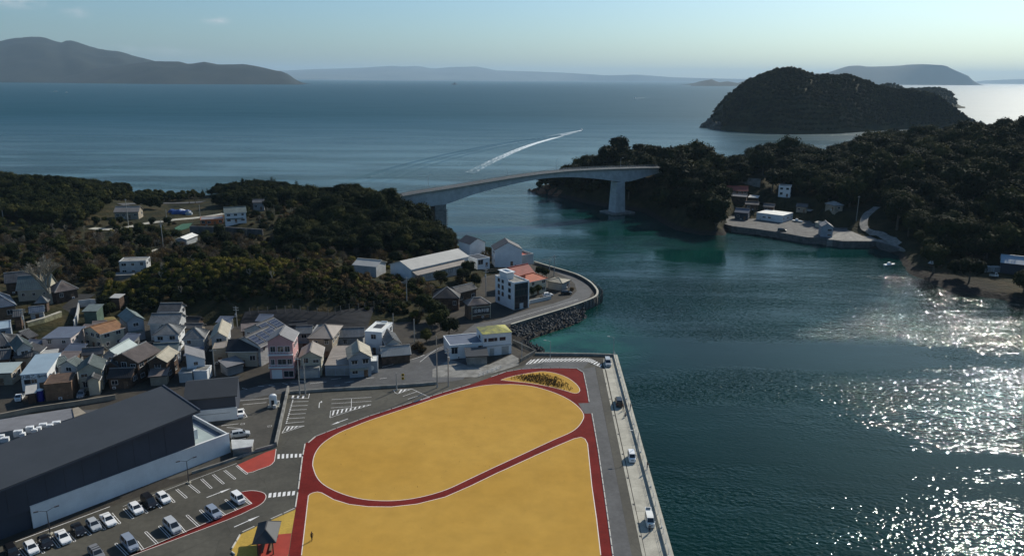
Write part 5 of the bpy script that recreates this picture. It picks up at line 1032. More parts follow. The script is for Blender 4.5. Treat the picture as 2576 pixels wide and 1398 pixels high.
# canopy with the white slanted edge east of the shop
cp_ = [W('y6', 700, 990, 4.4), W('y6', 1105, 988, 4.4), W('y6', 1075, 1110, 4.4), W('y6', 715, 1160, 4.4)]
q = MB(); q.prism(cp_, 4.2, 4.45); cn = tag(q.build('canopy', M['white_dirty']), 'flat white canopy beside the silver car at the end of the shop', 'canopy'); q = MB(); q.prism([p.lerp((cp_[0]+cp_[2])/2, .08) for p in cp_], G0, 4.2); q.build('bin_store', M['concrete_old'], cn)
an = [W('z3', x, y, 6.0) for x, y in ((-420, 800), (1480, 498), (1535, 685), (1250, 775), (400, 930), (-420, 1080))]
q = MB(); q.prism(an, G0, 6.0); ann = tag(q.build('annex', M['grey_wall']), 'low grey flat roofed annex behind the ridge of the dark shop', 'annex'); q = MB(); q.prism(an, 6.0, 6.06); q.build('roof', M['roof_grey'], ann)
q = MB(); q.prism([W('z3', x, y, 6.3) for x, y in ((1500, 495), (1620, 470), (1780, 590), (1535, 680))], G0, 6.3); q.build('stair_block', M['beige'], ann)
for k, (x, y, w_, h_) in enumerate(((15, 1100, 1.4, 1.1), (100, 1140, 1.6, .9), (380, 1010, 1.7, 1.3), (470, 1040, 1.0, .8), (620, 930, 1.5, 1.3), (720, 960, 1.1, .8), (800, 920, 1.0, .8), (890, 850, 1.5, .9), (1030, 860, 1.3, .7), (1165, 800, 1.6, .7))):
    q = MB(); q.box(-w_/2, w_/2, -.5, .5, 0, h_); q.tube((0, 0, h_), (0, 0, h_+.06), .38, n=10); o = tag(q.build('rooftop_unit', M['white']), 'white rooftop machine on the annex behind the dark shop ridge', 'rooftop unit', 'machines on the annex roof'); o.location = W('z3', x, y, 6.06+h_/2)-Vector((0, 0, h_/2)); o.rotation_euler.z = .35
q = MB(); q.strip([W('z3', x, y) for x, y in ((-300, 790), (0, 715), (700, 570), (1600, 440), (2400, 310))], .35, G0, G0+1.3); tag(q.build('lane_wall', M['beige']), 'long beige wall along the town lane behind the dark shop', 'wall')
dk2 = H('store_building', 'dark gabled building with white base wall beside the parked white sedan', 'building', 'y6', (-160, 292), (806, 202), None, base=('B', 785, 622), depth=13, roof=T2+(2.3,), wall='navy_clad', rm='charcoal_roof', win=None, ov=.5, cap=False)
w, d, h = cap_sz(dk2); q = MB(); q.box(-w/2+.3, w/2-.35, -d/2+.25, -d/2+.5, -.2, h*.5); q.build('base_wall', M['white'], dk2); q = MB(); q.box(-w/2+1, w/2-2, -d/2+.2, -d/2+.25, h*.30, h*.31); q.build('base_line', M['trim_dark'], dk2)
bf = thing('balustrade', 'row of pale translucent panels left of the white base wall of the dark shop', 'balustrade')
for k in range(7):
    a, e = W('z4', 610-k*102, 330+k*45, 5.4), W('z4', 610-k*102-92, 330+k*45+40, 5.4); q = MB(); q.strip([a, e], .06, 4.5, 5.4); q.build('panel', M['glass_pale'], bf)
# ------------------------------------------------------------------ open shelter on the paved square
sh = [W('z2', x, y, G0+2.7) for x, y in ((520, 1132), (1032, 1092), (1122, 628), (612, 682))]
a, b_, c_, d_ = sh; u = (b_-a).normalized(); n = Vector((-u.y, u.x, 0)); w, d = (b_-a).length, abs((d_-a).dot(n)); ctr = a+u*w/2+n*d/2
pv_ = thing('shelter', 'open square shelter with dark hipped roof on the red paving', 'shelter', (ctr.x, ctr.y, G0), math.atan2(u.y, u.x))
pl, rdg = roof_geo('hip', 'v', w, d, 2.7, 1.5, 0); q = MB()
for p in pl:
    p = list(p) if (p[2]-p[3]).length > 1e-4 else list(p[:3]); nn = len(p)
    q.add(p+[v-Vector((0,0,.12)) for v in p], [tuple(range(nn)), tuple(range(2*nn-1, nn-1, -1))]+[(i, nn+i, nn+(i+1) % nn, (i+1) % nn) for i in range(nn)])
rf = q.build('roof', M['charcoal_roof'], pv_); q = MB(); q.bar(rdg[0], rdg[1], .2, .14)
for p in pl[:2]: q.bar(p[0], p[2], .14, .12); q.bar(p[1], p[2], .14, .12)
q.build('ridge_cap', M['roof_slate'], rf)
for sx in (-1, 1):
    for sy in (-1, 1): q = MB(); q.box(sx*(w/2-.7)-.09, sx*(w/2-.7)+.09, sy*(d/2-.7)-.09, sy*(d/2-.7)+.09, 0, 2.75); q.build('post', M['wood'], pv_)
for sx in (-1, 1):
    q = MB(); q.box(sx*(w/2-1.3)-.22, sx*(w/2-1.3)+.22, -d/2+1.2, d/2-1.2, .38, .45); q.box(sx*(w/2-1.3)-.18, sx*(w/2-1.3)+.18, -d/2+1.4, -d/2+1.5, 0, .38); q.box(sx*(w/2-1.3)-.18, sx*(w/2-1.3)+.18, d/2-1.5, d/2-1.4, 0, .38)
    o = tag(q.build('bench', M['wood_mid']), 'timber bench under the shelter roof, '+('side nearer the car park' if sx < 0 else 'side nearer the field'), 'bench', 'benches in the shelter'); o.location = pv_.location; o.rotation_euler = pv_.rotation_euler
# ------------------------------------------------------------------ bridge over the sound
BP, BQ = Vector((-37.3, 425, 0)), Vector((68.3, 485, 0)); bu = (BQ-BP).normalized(); bn = Vector((-bu.y, bu.x, 0))
def onb(x, y):                              # picture point -> (distance along the near face, height)
    r_ = ray('b', x, y); t = BP.dot(bn)/(r_.x*bn.x+r_.y*bn.y); p = Vector((0, 0, CAM_Z))+r_*t
    return (p-BP).dot(bu), p.z
top = [onb(*p) for p in ((60, 452), (150, 431), (380, 396), (600, 360), (750, 335), (900, 311), (1100, 283), (1300, 262), (1500, 252), (1700, 245), (1850, 241), (1985, 239), (2080, 238))]
bot = [onb(*p) for p in ((60, 560), (200, 521), (390, 513), (480, 478), (600, 432), (800, 379), (950, 345), (1100, 317), (1200, 309), (1300, 306), (1420, 311), (1550, 324), (1640, 338), (1720, 346), (1850, 305), (1960, 273), (2080, 262))]
bridge = thing('bridge', 'pale concrete arched girder bridge across the sound between the wooded points', 'bridge', (BP.x, BP.y, 0), math.atan2(bu.y, bu.x))
ss = np.linspace(top[0][0], top[-1][0], 70); tz = np.interp(ss, [p[0] for p in top], [p[1] for p in top]); bz = np.minimum(np.interp(ss, [p[0] for p in bot], [p[1] for p in bot]), tz-2.0)
k5 = np.ones(5)/5; tz = np.convolve(np.pad(tz, 2, 'edge'), k5, 'valid'); bz = np.convolve(np.pad(bz, 2, 'edge'), k5, 'valid'); BW = 9.0
def loft(q, prof): # prof(i) -> ring of (y, z)
    n = len(ss); m = len(prof(0)); n0 = len(q.v)
    q.add([(ss[i], y, z) for i in range(n) for y, z in prof(i)], [(i*m+j, (i+1)*m+j, (i+1)*m+(j+1) % m, i*m+(j+1) % m) for i in range(n-1) for j in range(m)]+[tuple(range(m)), tuple(range((n-1)*m+m-1, (n-1)*m-1, -1))])
q = MB(); loft(q, lambda i: [(1.3, tz[i]-.55), (1.3, bz[i]), (BW-1.3, bz[i]), (BW-1.3, tz[i]-.55)]); q.build('girder', M['white_dirty'], bridge, fix=True)
q = MB(); loft(q, lambda i: [(0, tz[i]-.35), (1.3, tz[i]-.62), (BW-1.3, tz[i]-.62), (BW, tz[i]-.35), (BW, tz[i]), (0, tz[i])]); dck = q.build('deck', M['concrete_old'], bridge, fix=True)
q = MB(); loft(q, lambda i: [(.5, tz[i]), (BW-.5, tz[i]), (BW-.5, tz[i]+.05), (.5, tz[i]+.05)]); q.build('roadway', M['asphalt_road'], dck, fix=True)
q = MB()
for y_ in (1.2, BW-1.2): loft(q, lambda i: [(y_-.08, tz[i]+.055), (y_+.08, tz[i]+.055), (y_+.08, tz[i]+.06), (y_-.08, tz[i]+.06)])
q.build('edge_lines', M['paint'], dck)
for y_ in (.12, BW-.12):
    q = MB(); loft(q, lambda i: [(y_-.12, tz[i]), (y_+.12, tz[i]), (y_+.12, tz[i]+.32), (y_-.12, tz[i]+.32)]); kb = q.build('kerb_beam', M['concrete'], bridge, fix=True)
    q = MB()
    for h_ in (.62, 1.02): loft(q, lambda i: [(y_-.05, tz[i]+h_), (y_+.05, tz[i]+h_), (y_+.05, tz[i]+h_+.09), (y_-.05, tz[i]+h_+.09)])
    q.build('hand_rail', M['galv'], kb)
    pm = MB(); pm.box(-.07, .07, -.07, .07, 0, .8); pm = pm.mesh('rail_post', M['galv']); n_ = int((ss[-1]-ss[0])/2.4)
    for k in range(n_):
        s_ = ss[0]+(ss[-1]-ss[0])*(k+.5)/n_; o = link('rail_post', pm, kb); o.location = (s_, y_, float(np.interp(s_, ss, tz))+.3)
sR, _ = onb(1675, 340); zR = float(np.interp(sR, ss, bz)); q = MB()
q.add([(sR-3.0, 1.3, zR), (sR+3.0, 1.3, zR), (sR+3.0, BW-1.3, zR), (sR-3.0, BW-1.3, zR), (sR-3.9, .6, -2), (sR+3.9, .6, -2), (sR+3.9, BW-.6, -2), (sR-3.9, BW-.6, -2)], [(0,1,2,3), (7,6,5,4), (4,5,1,0), (5,6,2,1), (6,7,3,2), (7,4,0,3)]); q.build('pier', M['white_dirty'], bridge)
q = MB(); q.box(sR-8, sR+9, -3, BW+3, -3, .9); q.build('pier_footing', M['concrete_old'], bridge)
sL, _ = onb(365, 515); zL = float(np.interp(sL, ss, bz)); q = MB(); q.box(sL-3.4, sL+3.4, 1.2, BW-1.2, -4, zL+.2); pr = q.build('pier', M['concrete_old'], bridge)
q = MB()
for k in range(11): q.box(sL+3.4, sL+4.3, 1.0, BW-1.0, .6+k*1.05, .95+k*1.05)
q.build('fender_rungs', M['trim_dark'], pr)
def lamp_post(name, label, p, h, arm=(1, 0), n_arm=1, m='galv', cat='street lamp', group=None, head=True):
    o = thing(name, label, cat, p, 0, group); q = MB(); q.tube((0,0,-.2), (0,0,h), .10+h*.004, .06, 8); pl_ = q.build('pole', M[m], o)
    for s_ in ([1] if n_arm == 1 else [1, -1]):
        d_ = Vector((arm[0]*s_, arm[1]*s_, 0)).normalized(); q = MB(); q.tube((0,0,h-.05), d_*1.1+Vector((0,0,h+.35)), .045, .04, 6); q.tube(d_*1.1+Vector((0,0,h+.35)), d_*1.5+Vector((0,0,h+.38)), .04, n=6); q.build('arm', M[m], pl_)
        if head: q = MB(); q.bar(d_*1.25+Vector((0,0,h+.36)), d_*2.0+Vector((0,0,h+.40)), .28, .14); q.build('lamp_head', M[m], pl_)
    return o
for k, (x, y0_, y1_) in enumerate(((315, 380, 292), (893, 296, 238), (1258, 252, 174), (1724, 230, 170))):
    s_, _ = onb(x, y0_); z_ = float(np.interp(s_, ss, tz)); p = BP+bu*s_+bn*(BW-.3); r_ = ray('b', x, y1_); t = (p.y)/r_.y; hh = CAM_Z+r_.z*t-z_
    lamp_post('street_lamp', 'slender grey lamp post on the bridge railing, '+('nearest the west shore', 'without a bent arm near midspan', 'east of midspan', 'before the wooded eastern point')[k], (p.x, p.y, z_), max(hh, 5), tuple(bu.xy), head=(k != 1), group='lamp posts on the bridge')

# ------------------------------------------------------------------ poles
def pole_at(c, bx, by, tx, ty, z=None):
    p = W(c, bx, by, z) if z is not None else T(c, bx, by)
    r_ = ray(c, tx, ty); return p, CAM_Z+r_.z*p.y/r_.y-p.z
def utility(label, c, bx, by, tx, ty, z=None, arms=2, box=False, m='pole_concrete', group='utility poles', hmax=15):
    p, h = pole_at(c, bx, by, tx, ty, z); h = min(max(h, 5), hmax)
    o = thing('utility_pole', label, 'utility pole', p, HRND.uniform(-.5, .5), group); q = MB(); q.tube((0,0,-.5), (0,0,h), .19, .12, 9); pl_ = q.build('pole', M[m], o)
    for k in range(arms):
        q = MB(); q.box(-.9, .9, -.05, .05, h-.5-k*.8, h-.38-k*.8)
        for x_ in (-.8, -.35, .35, .8): q.tube((x_, 0, h-.38-k*.8), (x_, 0, h-.2-k*.8), .05, .03, 6)
        q.build('cross_arm', M['galv'], pl_)
    if box: q = MB(); q.tube((0, -.42, h-3.4), (0, -.42, h-2.3), .3, n=10); q.box(-.1, .1, -.4, 0, h-3.0, h-2.8); q.build('transformer', M['galv'], pl_)
    return o, Vector(p)+Vector((0, 0, h-.4))
UP = {}
for key, *a in [
 ('a', 'tall plain concrete pole on the roadside wall, west of the transformer pole', 'c4', 2290, 968, 2285, 410, G0, 0), ('b', 'concrete pole with transformer and stay on the roadside wall by the white warehouse', 'c4', 2412, 955, 2416, 540, G0, 2, True),
 ('c', 'concrete pole rising from the hatched corner before the pink house', 'c4', 790, 1052, 757, 640, G0, 1), ('d', 'leaning brace pole beside the pole before the pink house', 'c4', 852, 1050, 775, 655, G0, 0),
 ('e', 'short pole with white lamp among the dark yards below the ribbed roof', 'y2', 702, 748, 668, 535, G0, 1), ('f', 'slim pale pole standing before the cream balcony house', 'y3', 668, 1262, 622, 770, G0, 1),
 ('g', 'pole with cross arms on the bluff above the tan roof', 'y3', 1068, 402, 1022, 10, None, 2, True), ('h', 'tall pole with many arms on the crest path of the bluff', 'c1', 1606, 832, 1576, 555, None, 3, True),
 ('i', 'pole in the scrub before the long brown hall', 'c1', 1262, 604, 1240, 348, 4.5, 1), ('j', 'short pale pole before the heap of blue tarpaulins', 'c1', 1642, 582, 1636, 450, 4.5, 0),
 ('k', 'dark leaning pole beside the orange restaurant', 'c1', 1974, 592, 1955, 405, 5, 0), ('l', 'pole with white caps on the wooded bank before the long white hall', 'c6', 332, 735, 325, 505, None, 2),
 ('m', 'pole with cross arms between the black house and the four storey building', 'c6', 1038, 680, 1034, 430, G0, 2, True), ('n', 'slim pole by the sea wall behind the vermilion roof', 'c6', 1606, 470, 1603, 350, G0, 1), ('o', 'taller slim pole by the sea wall next to the cottage', 'c6', 1646, 498, 1642, 310, G0, 2),
 ('p', 'pole with white fittings below the temple on the left', 'z8', 515, 1165, 432, 612, 3, 2, True), ('q', 'lone pole on the dark cliff above the white cube house', 'c6', 212, 985, 218, 830, None, 0), ('r', 'bare pole at the foot of the cliff footpath', 'c6', 400, 1088, 401, 880, G0, 0),
 ('s', 'pole standing on the far hamlet slope beside the tall white house', 'z6', 1290, 210, 1300, -10, None, 1), ('t', 'pole at the road fork across the water', 'r', 1335, 640, 1410, 450, None, 1), ('u', 'twin post by the shaded shore at the right', 'z7', 1800, 590, 1805, 420, 3, 0), ('v', 'pole at the left margin among dark trees', 'c1', 38, 580, 20, 460, None, 0), ('w', 'pole by the roadside wall near the round signs', 'c4', 1848, 1000, 1842, 808, G0, 0)]:
    UP[key] = utility(*a)[1]
wires = [('a', 'b'), ('c', 'a'), ('f', 'c'), ('g', 'h'), ('l', 'm'), ('m', 'o'), ('e', 'f'), ('p', 'e'), ('h', 'i')]
for k, (i, j) in enumerate(wires):
    for dz in (0, -.7):
        a, e = UP[i]+Vector((0,0,dz)), UP[j]+Vector((0,0,dz)); q = MB(); P_ = [a.lerp(e, t)-Vector((0,0,4*t*(1-t)*min(1.6, (e-a).length*.02))) for t in np.linspace(0, 1, 9)]
        for s_, t_ in zip(P_[:-1], P_[1:]): q.tube(s_, t_, .022, n=4, cap=False)
        tag(q.build('power_line', M['pole_dark']), 'thin dark power line sagging between utility poles', 'power line', 'power lines over the town')
for k, (x, y, ty, lb) in enumerate(((203, 112, 8, 'beside the white warehouse at the head of the field'), (388, 118, 0, 'behind the hatched band'), (800, 92, -25, 'at the seaward corner of the quay'), (958, 716, 590, 'on the parapet beside the white box van'))):
    p, h = pole_at('q', x, y, x+2, ty, G0 if k < 3 else G0+PAR_H); lamp_post('lamp_post', 'slim grey lamp post '+lb, p, min(h, 9), (-1, 0), head=(k > 0), group='lamp posts on the quay')
for k, (x, y, tx, ty) in enumerate(((1476, 826, 1459, 655), (393, 1226, 368, 1045))):
    p, h = pole_at('c3', x, y, tx, ty, G0); lamp_post('car_park_lamp', 'dark two armed lamp post '+('before the east half of the white shop wall' if k == 0 else 'before the west end of the white shop wall'), p, h, (.8, .6), 2, 'pole_dark', group='lamps of the car park'); q = MB(); q.box(-.35, .35, -.35, .35, 0, .25); o = q.build('base', M['concrete'], bpy.data.objects['car_park_lamp' if k == 0 else 'car_park_lamp.001'])
p, h = pole_at('c4', 1918, 955, 1915, 862, G0); sgn = thing('road_sign', 'pole with two round yellow road signs by the roadside wall', 'road sign', p); q = MB(); q.tube((0,0,0), (0,0,3.6), .05, n=8); q.build('post', M['galv'], sgn)
for z_ in (3.3, 2.3): q = MB(); q.tube((0,-.06,z_), (0,-.09,z_), .42, n=16); s_ = q.build('sign_disc', M['yellow_sign'], sgn); q = MB(); q.tube((0,-.09,z_), (0,-.10,z_), .25, n=14); q.build('sign_mark', M['plate_black'], s_)
# white tank sign and stacked lot things beside the block wall
p = W('y6', 1455, 385); st = thing('kiosk', 'white domed pay kiosk standing in the shop lot by the block wall', 'kiosk', p, .2)
q = MB(); q.tube((0,0,0), (0,0,2.6), .95, n=16); q.tube((0,0,2.6), (0,0,3.0), .95, .7, 16); q.tube((0,0,3.0), (0,0,3.2), .7, .25, 16); q.build('body', M['white'], st); q = MB(); q.box(-.35, .35, -1.0, -.9, .2, 1.9); q.build('door', M['glass'], st); q = MB(); q.box(-1.3, 1.7, -1.2, .9, 0, .15); q.build('plinth', M['concrete'], st)
for k, (x, y) in enumerate(((1500, 385), (1535, 350), (1478, 425))):
    q = MB(); q.box(-.4, .4, -.3, .3, 0, .8); o = tag(q.build('crate', M['white_dirty']), 'pale crate stacked beside the domed kiosk, '+('in the middle', 'against the wall', 'lying nearest')[k], 'crate', 'crates by the kiosk'); o.location = W('y6', x, y)
p = W('z1', 808, 1300); tk = thing('water_tank', 'tall blue cylindrical tank with pale lid beside the brown shed', 'tank', p); q = MB(); q.tube((0,0,0), (0,0,2.9), .85, n=14); q.build('body', M['blue_tank'], tk); q = MB(); q.tube((0,0,2.9), (0,0,3.15), .9, .5, 14); q.build('lid', M['trim'], tk)
# ------------------------------------------------------------------ vehicles
def car_parts(kind):
    L_, Wd = dict(hatch=(3.95, 1.70), sedan=(4.55, 1.75), kei_van=(3.40, 1.48), minivan=(4.65, 1.72), wagon=(4.3, 1.70), kei_truck=(3.40, 1.48))[kind]
    h, w = L_/2, Wd/2
    S = dict(  # y, belt height, roof height, half width, roof half width (front at -y)
     hatch=[(-h,.55,.56,w*.80,w*.74), (-h+.12,.74,.75,w*.95,w*.84), (-h+.95,.93,.95,w,w*.86), (-h+1.65,.95,1.42,w,w*.70), (h-1.5,.98,1.50,w,w*.72), (h-.5,1.0,1.40,w*.99,w*.68), (h-.08,.98,1.0,w*.95,w*.80), (h,.6,.62,w*.85,w*.76)],
     sedan=[(-h,.52,.53,w*.78,w*.72), (-h+.15,.70,.71,w*.95,w*.84), (-h+1.25,.88,.90,w,w*.86), (-h+2.0,.92,1.38,w,w*.68), (h-1.75,.95,1.44,w,w*.70), (h-.85,.96,1.05,w*.99,w*.80), (h-.12,.94,.95,w*.95,w*.82), (h,.6,.61,w*.84,w*.76)],
     kei_van=[(-h,.70,.72,w*.90,w*.82), (-h+.08,.95,.97,w*.98,w*.88), (-h+.38,1.0,1.05,w,w*.90), (-h+.85,1.0,1.78,w,w*.82), (-h+1.5,1.0,1.86,w,w*.84), (h-.25,1.0,1.84,w,w*.83), (h-.05,1.0,1.70,w*.98,w*.82), (h,.65,.70,w*.95,w*.85)],
     minivan=[(-h,.60,.62,w*.84,w*.76), (-h+.12,.82,.84,w*.97,w*.86), (-h+.70,1.0,1.03,w,w*.88), (-h+1.55,1.03,1.74,w,w*.76), (-h+2.4,1.05,1.84,w,w*.78), (h-.4,1.05,1.80,w,w*.77), (h-.08,1.05,1.55,w*.98,w*.78), (h,.62,.66,w*.9,w*.8)],
     wagon=[(-h,.55,.56,w*.80,w*.74), (-h+.12,.76,.78,w*.96,w*.85), (-h+.95,.95,.97,w,w*.87), (-h+1.6,.98,1.50,w,w*.73), (-h+2.4,1.0,1.58,w,w*.74), (h-.45,1.0,1.52,w,w*.73), (h-.08,1.0,1.25,w*.97,w*.78), (h,.6,.63,w*.88,w*.8)],
     kei_truck=[(-h,.75,.77,w*.9,w*.82), (-h+.08,.98,1.0,w*.98,w*.88), (-h+.25,1.0,1.05,w,w*.9), (-h+.6,1.0,1.72,w,w*.84), (-h+1.25,1.0,1.76,w,w*.84), (-h+1.38,.95,1.7,w,w*.84), (-h+1.40,.62,.64,w,w*.95), (h,.60,.62,w*.98,w*.95)])[kind]
    q = MB(); rings = []
    for y, bz_, rz_, hw, rw in S:
        fl = .22; rings.append([Vector(p) for p in ((hw*.9, y, fl), (hw, y, .42), (hw, y, (bz_+.42)/2+.04), (hw*.985, y, bz_), (rw, y, rz_), (-rw, y, rz_), (-hw*.985, y, bz_), (-hw, y, (bz_+.42)/2+.04), (-hw, y, .42), (-hw*.9, y, fl))])
    m = 10; q.add([p for r_ in rings for p in r_], [(i*m+j, i*m+(j+1) % m, (i+1)*m+(j+1) % m, (i+1)*m+j) for i in range(len(S)-1) for j in range(m)]+[tuple(range(m-1, -1, -1)), tuple(range((len(S)-1)*m, len(S)*m))])
    out_ = {'body': q, 'L': L_, 'W': Wd}
    def panel(pts_, k=.86, off=.008):
        c_ = sum(pts_, Vector())/len(pts_); n_ = (pts_[1]-pts_[0]).cross(pts_[2]-pts_[0]).normalized(); 
        if n_.dot(c_-Vector((0, 0, .7))) < 0: n_ = -n_; pts_ = pts_[::-1]
        return [c_+(p-c_)*k+n_*off for p in pts_]
    def quad(lst, name):
        q = MB()
        for p in lst: q.add(p, [tuple(range(len(p)))])
        out_.setdefault(name, []).append(q)
    ws = 2; re = {'hatch': 5, 'sedan': 4, 'kei_van': 6, 'minivan': 6, 'wagon': 5, 'kei_truck': 4}[kind]
    a, b_ = rings[ws], rings[ws+1]; quad([panel([a[4], a[5], b_[5], b_[4]], .90)], 'windscreen')
    if kind != 'kei_truck':
        a, b_ = rings[re], rings[re+1] if re+1 < len(rings) else rings[re]
        if kind in ('kei_van', 'minivan'): a, b_ = rings[5], rings[6]; quad([panel([b_[3].lerp(b_[4], .2), b_[6].lerp(b_[5], .2), b_[5], b_[4]], .9), ], 'rear_window'); out_['rear_window'][-1].v = [(x, S[6][0]+.03, z) for x, y, z in out_['rear_window'][-1].v]
        else: quad([panel([a[4], a[5], b_[5], b_[4]], .88)], 'rear_window')
    for s_ in (0, 1):
        for i in range(ws+1, min(re, len(S)-2)):
            a, b_ = rings[i], rings[i+1]; 
            pts_ = [a[3], b_[3], b_[4], a[4]] if s_ == 0 else [a[6], b_[6], b_[5], a[5]]
            if i == ws+1: pts_[0] = pts_[0].lerp(rings[ws][3 if s_ == 0 else 6], .55)
            quad([panel(pts_, .84)], 'side_window')
    wr = .27 if kind.startswith('kei') else .30
    out_['wheels'] = [(sx*(w-.10), sy*(h-.68 if not kind.startswith('kei') else h-.55), wr) for sx in (-1, 1) for sy in (-1, 1)]
    def bx(name, *a): q = MB(); q.box(*a); out_.setdefault(name, []).append(q)
    z_ = S[1][1]-.14
    for s_ in (-1, 1):
        x0, x1 = sorted((s_*w*.52, s_*w*.86)); bx('headlight', x0, x1, -h+.0, -h+.14, z_-.06, z_+.08)
        tz_ = S[-2][1]-.22; x0, x1 = sorted((s_*w*.68, s_*w*.93)); bx('tail_light', x0, x1, h-.12, h-.005, tz_-.1, tz_+.14)
        x0, x1 = sorted((s_*w*.99, s_*(w+.17))); bx('mirror', x0, x1, S[3][0]-.25, S[3][0]-.12, S[3][1]-.02, S[3][1]+.13)
    bx('grille', -w*.45, w*.45, -h-.012, -h+.03, z_-.2, z_-.06); bx('number_plate', -.17, .17, -h-.03, -h-.01, .36, .48)
    if kind == 'kei_truck': q = MB(); q.box(-w, w, -h+1.45, h, .62, .68); [q.box(x-.02, x+.02, -h+1.45, h, .68, .98) for x in (-w+.02, w-.02)]; q.box(-w, w, h-.04, h, .68, .98); out_['bed'] = [q]
    return out_
CARS = {}
GLASSY = dict(windscreen='glass', rear_window='glass', side_window='glass', headlight='lamp_clear', tail_light='lamp_red', grille='plate_black', number_plate='trim', bed='galv')
def make_car(kind, colour, label, cat, p, rz, group, roofrack=False, gate=False):
    k = (kind, colour)
    if k not in CARS:
        cp_ = car_parts(kind); lst = [('body', cp_['body'].mesh('body', M['car_'+colour]))]
        for nm in ('windscreen', 'rear_window', 'side_window', 'headlight', 'tail_light', 'mirror', 'grille', 'number_plate', 'bed'):
            for q in cp_.get(nm, []): lst.append((nm, q.mesh(nm, M[GLASSY.get(nm, 'car_'+colour)])))
        CARS[k] = (lst, cp_['wheels'], cp_)
    lst, wh, cp_ = CARS[k]
    root = thing({'hatch': 'hatchback', 'sedan': 'sedan', 'kei_van': 'van', 'minivan': 'minivan', 'wagon': 'estate_car', 'kei_truck': 'pickup_truck'}[kind], label, cat, p, rz, group)
    for nm, me in lst: link(nm, me, root)
    for x, y, r_ in wh:
        key = ('wheel', r_)
        if key not in CARS:
            q = MB(); q.tube((-.1,0,0), (.1,0,0), r_, n=16); t_ = q.mesh('wheel', M['rubber']); q = MB(); q.tube((-.11,0,0), (.11,0,0), r_*.62, n=12); CARS[key] = (t_, q.mesh('rim', M['metal']))
        t_, rm_ = CARS[key]; o = link('wheel', t_, root); o.location = (x, y, r_); link('rim', rm_, o)
    if gate: q = MB(); w_ = cp_['W']/2; h_ = cp_['L']/2; q.add([(-w_*.8, h_-.1, 1.75), (w_*.8, h_-.1, 1.75), (w_*.8, h_+.95, 1.95), (-w_*.8, h_+.95, 1.95), (-w_*.8, h_-.1, 1.68), (w_*.8, h_-.1, 1.68), (w_*.8, h_+.95, 1.88), (-w_*.8, h_+.95, 1.88)], [(0,1,2,3), (7,6,5,4), (0,4,5,1), (1,5,6,2), (2,6,7,3), (3,7,4,0)]); g_ = q.build('tailgate', M['car_'+colour], root); q = MB(); q.box(-w_*.55, w_*.55, h_+.2, h_+.75, 1.93, 1.95); q.build('tailgate_window', M['glass'], g_)
    if roofrack: q = MB(); [q.box(-.62, .62, y_, y_+.22, 1.52, 1.57) for y_ in (-.2, .5)]; q.build('roof_rack', M['plate_black'], root)
    return root
PD = (W('c3', 1455, 940)-W('c3', 1380, 875)); PRZ = math.atan2(PD.y, PD.x)+math.pi/2      # bays: cars stand nose out
G1 = 'cars parked in the row along the shop wall'; G2 = 'cars parked in the row along the red kerb'
for kind, colr, x, y, lb, g in (
 ('hatch', 'white', 1275, 935, 'white hatchback, nearest to the empty bays of the upper row', G1), ('minivan', 'black', 1165, 968, 'black minivan between two white hatchbacks', G1), ('hatch', 'white', 1060, 1018, 'white hatchback on the shop side of the black minivan', G1),
 ('sedan', 'white', 843, 1105, 'white sedan next to a silver hatchback in the upper row', G1), ('hatch', 'silver', 730, 1145, 'silver hatchback in the upper row between white sedan and black car', G1), ('hatch', 'black', 612, 1185, 'black hatchback beside the silver hatchback', G1),
 ('sedan', 'white', 490, 1240, 'white sedan standing between two black cars', G1), ('hatch', 'black', 352, 1282, 'black hatchback left of the white sedan', G1), ('hatch', 'white', 243, 1325, 'white hatchback near the lower left corner', G1), ('wagon', 'black', 90, 1352, 'black estate car in the lower left corner', G1),
 ('kei_van', 'white', 1858, 945, 'white box van parked beside the red kerb nose', G2), ('wagon', 'bluegrey', 1668, 1048, 'blue grey estate car in the row by the red kerb', G2), ('minivan', 'silver', 1345, 1158, 'silver minivan between empty bays by the red kerb', G2), ('minivan', 'bluegrey', 1012, 1292, 'blue grey minivan at the lower end of the red kerb', G2), ('wagon', 'grey', 752, 1368, 'grey car with dark roof bars cut by the lower edge', G2)):
    p = W('c3', x, y, G0+.75); make_car(kind, colr, lb, 'van' if 'van' in kind else 'car', (p.x, p.y, G0+.006), PRZ, g, roofrack=(colr == 'grey'))
def head(c, x0, y0, x1, y1):                 # heading from tail to nose
    d_ = W(c, x1, y1)-W(c, x0, y0); return math.atan2(d_.y, d_.x)+math.pi/2
QH = math.atan2(pdir.y, pdir.x)+math.pi/2
for kind, colr, c, x, y, rz, lb, gate in (
 ('minivan', 'silver', 'y4', 265, 200, QH, 'silver minivan with dark roof rails at the corner of the quay', False), ('minivan', 'black', 'y4', 433, 795, QH+math.pi, 'black minivan parked on the concrete quay', False), ('kei_van', 'white', 'y5', 148, 255, QH, 'white box van on the quay with its shadow on the drain strip', False), ('kei_van', 'pearl', 'y5', 355, 985, QH, 'cream van on the quay with its tailgate raised', True)):
    p = W(c, x, y, G0+.8); make_car(kind, colr, lb, 'van', (p.x, p.y, G0+.035), rz, 'vans standing on the quay', gate=gate, roofrack=False)
p = W('y6', 865, 495, G0+.7); make_car('sedan', 'white', 'white sedan backed into the marked bay beside the dark gabled building', 'car', (p.x, p.y, G0+.01), head('y6', 855, 540, 845, 440), None)
p = W('y6', 860, 880, G0+.7); make_car('wagon', 'silver', 'silver estate car standing at the end of the dark shop', 'car', (p.x, p.y, G0+.01), head('y6', 700, 900, 960, 860), None)
p = W('c2', 858, 782, G0+.7); make_car('hatch', 'white', 'white hatchback in the town yard beside the cream walled block', 'car', (p.x, p.y, G0+.01), 2.2, 'cars in the town yard')
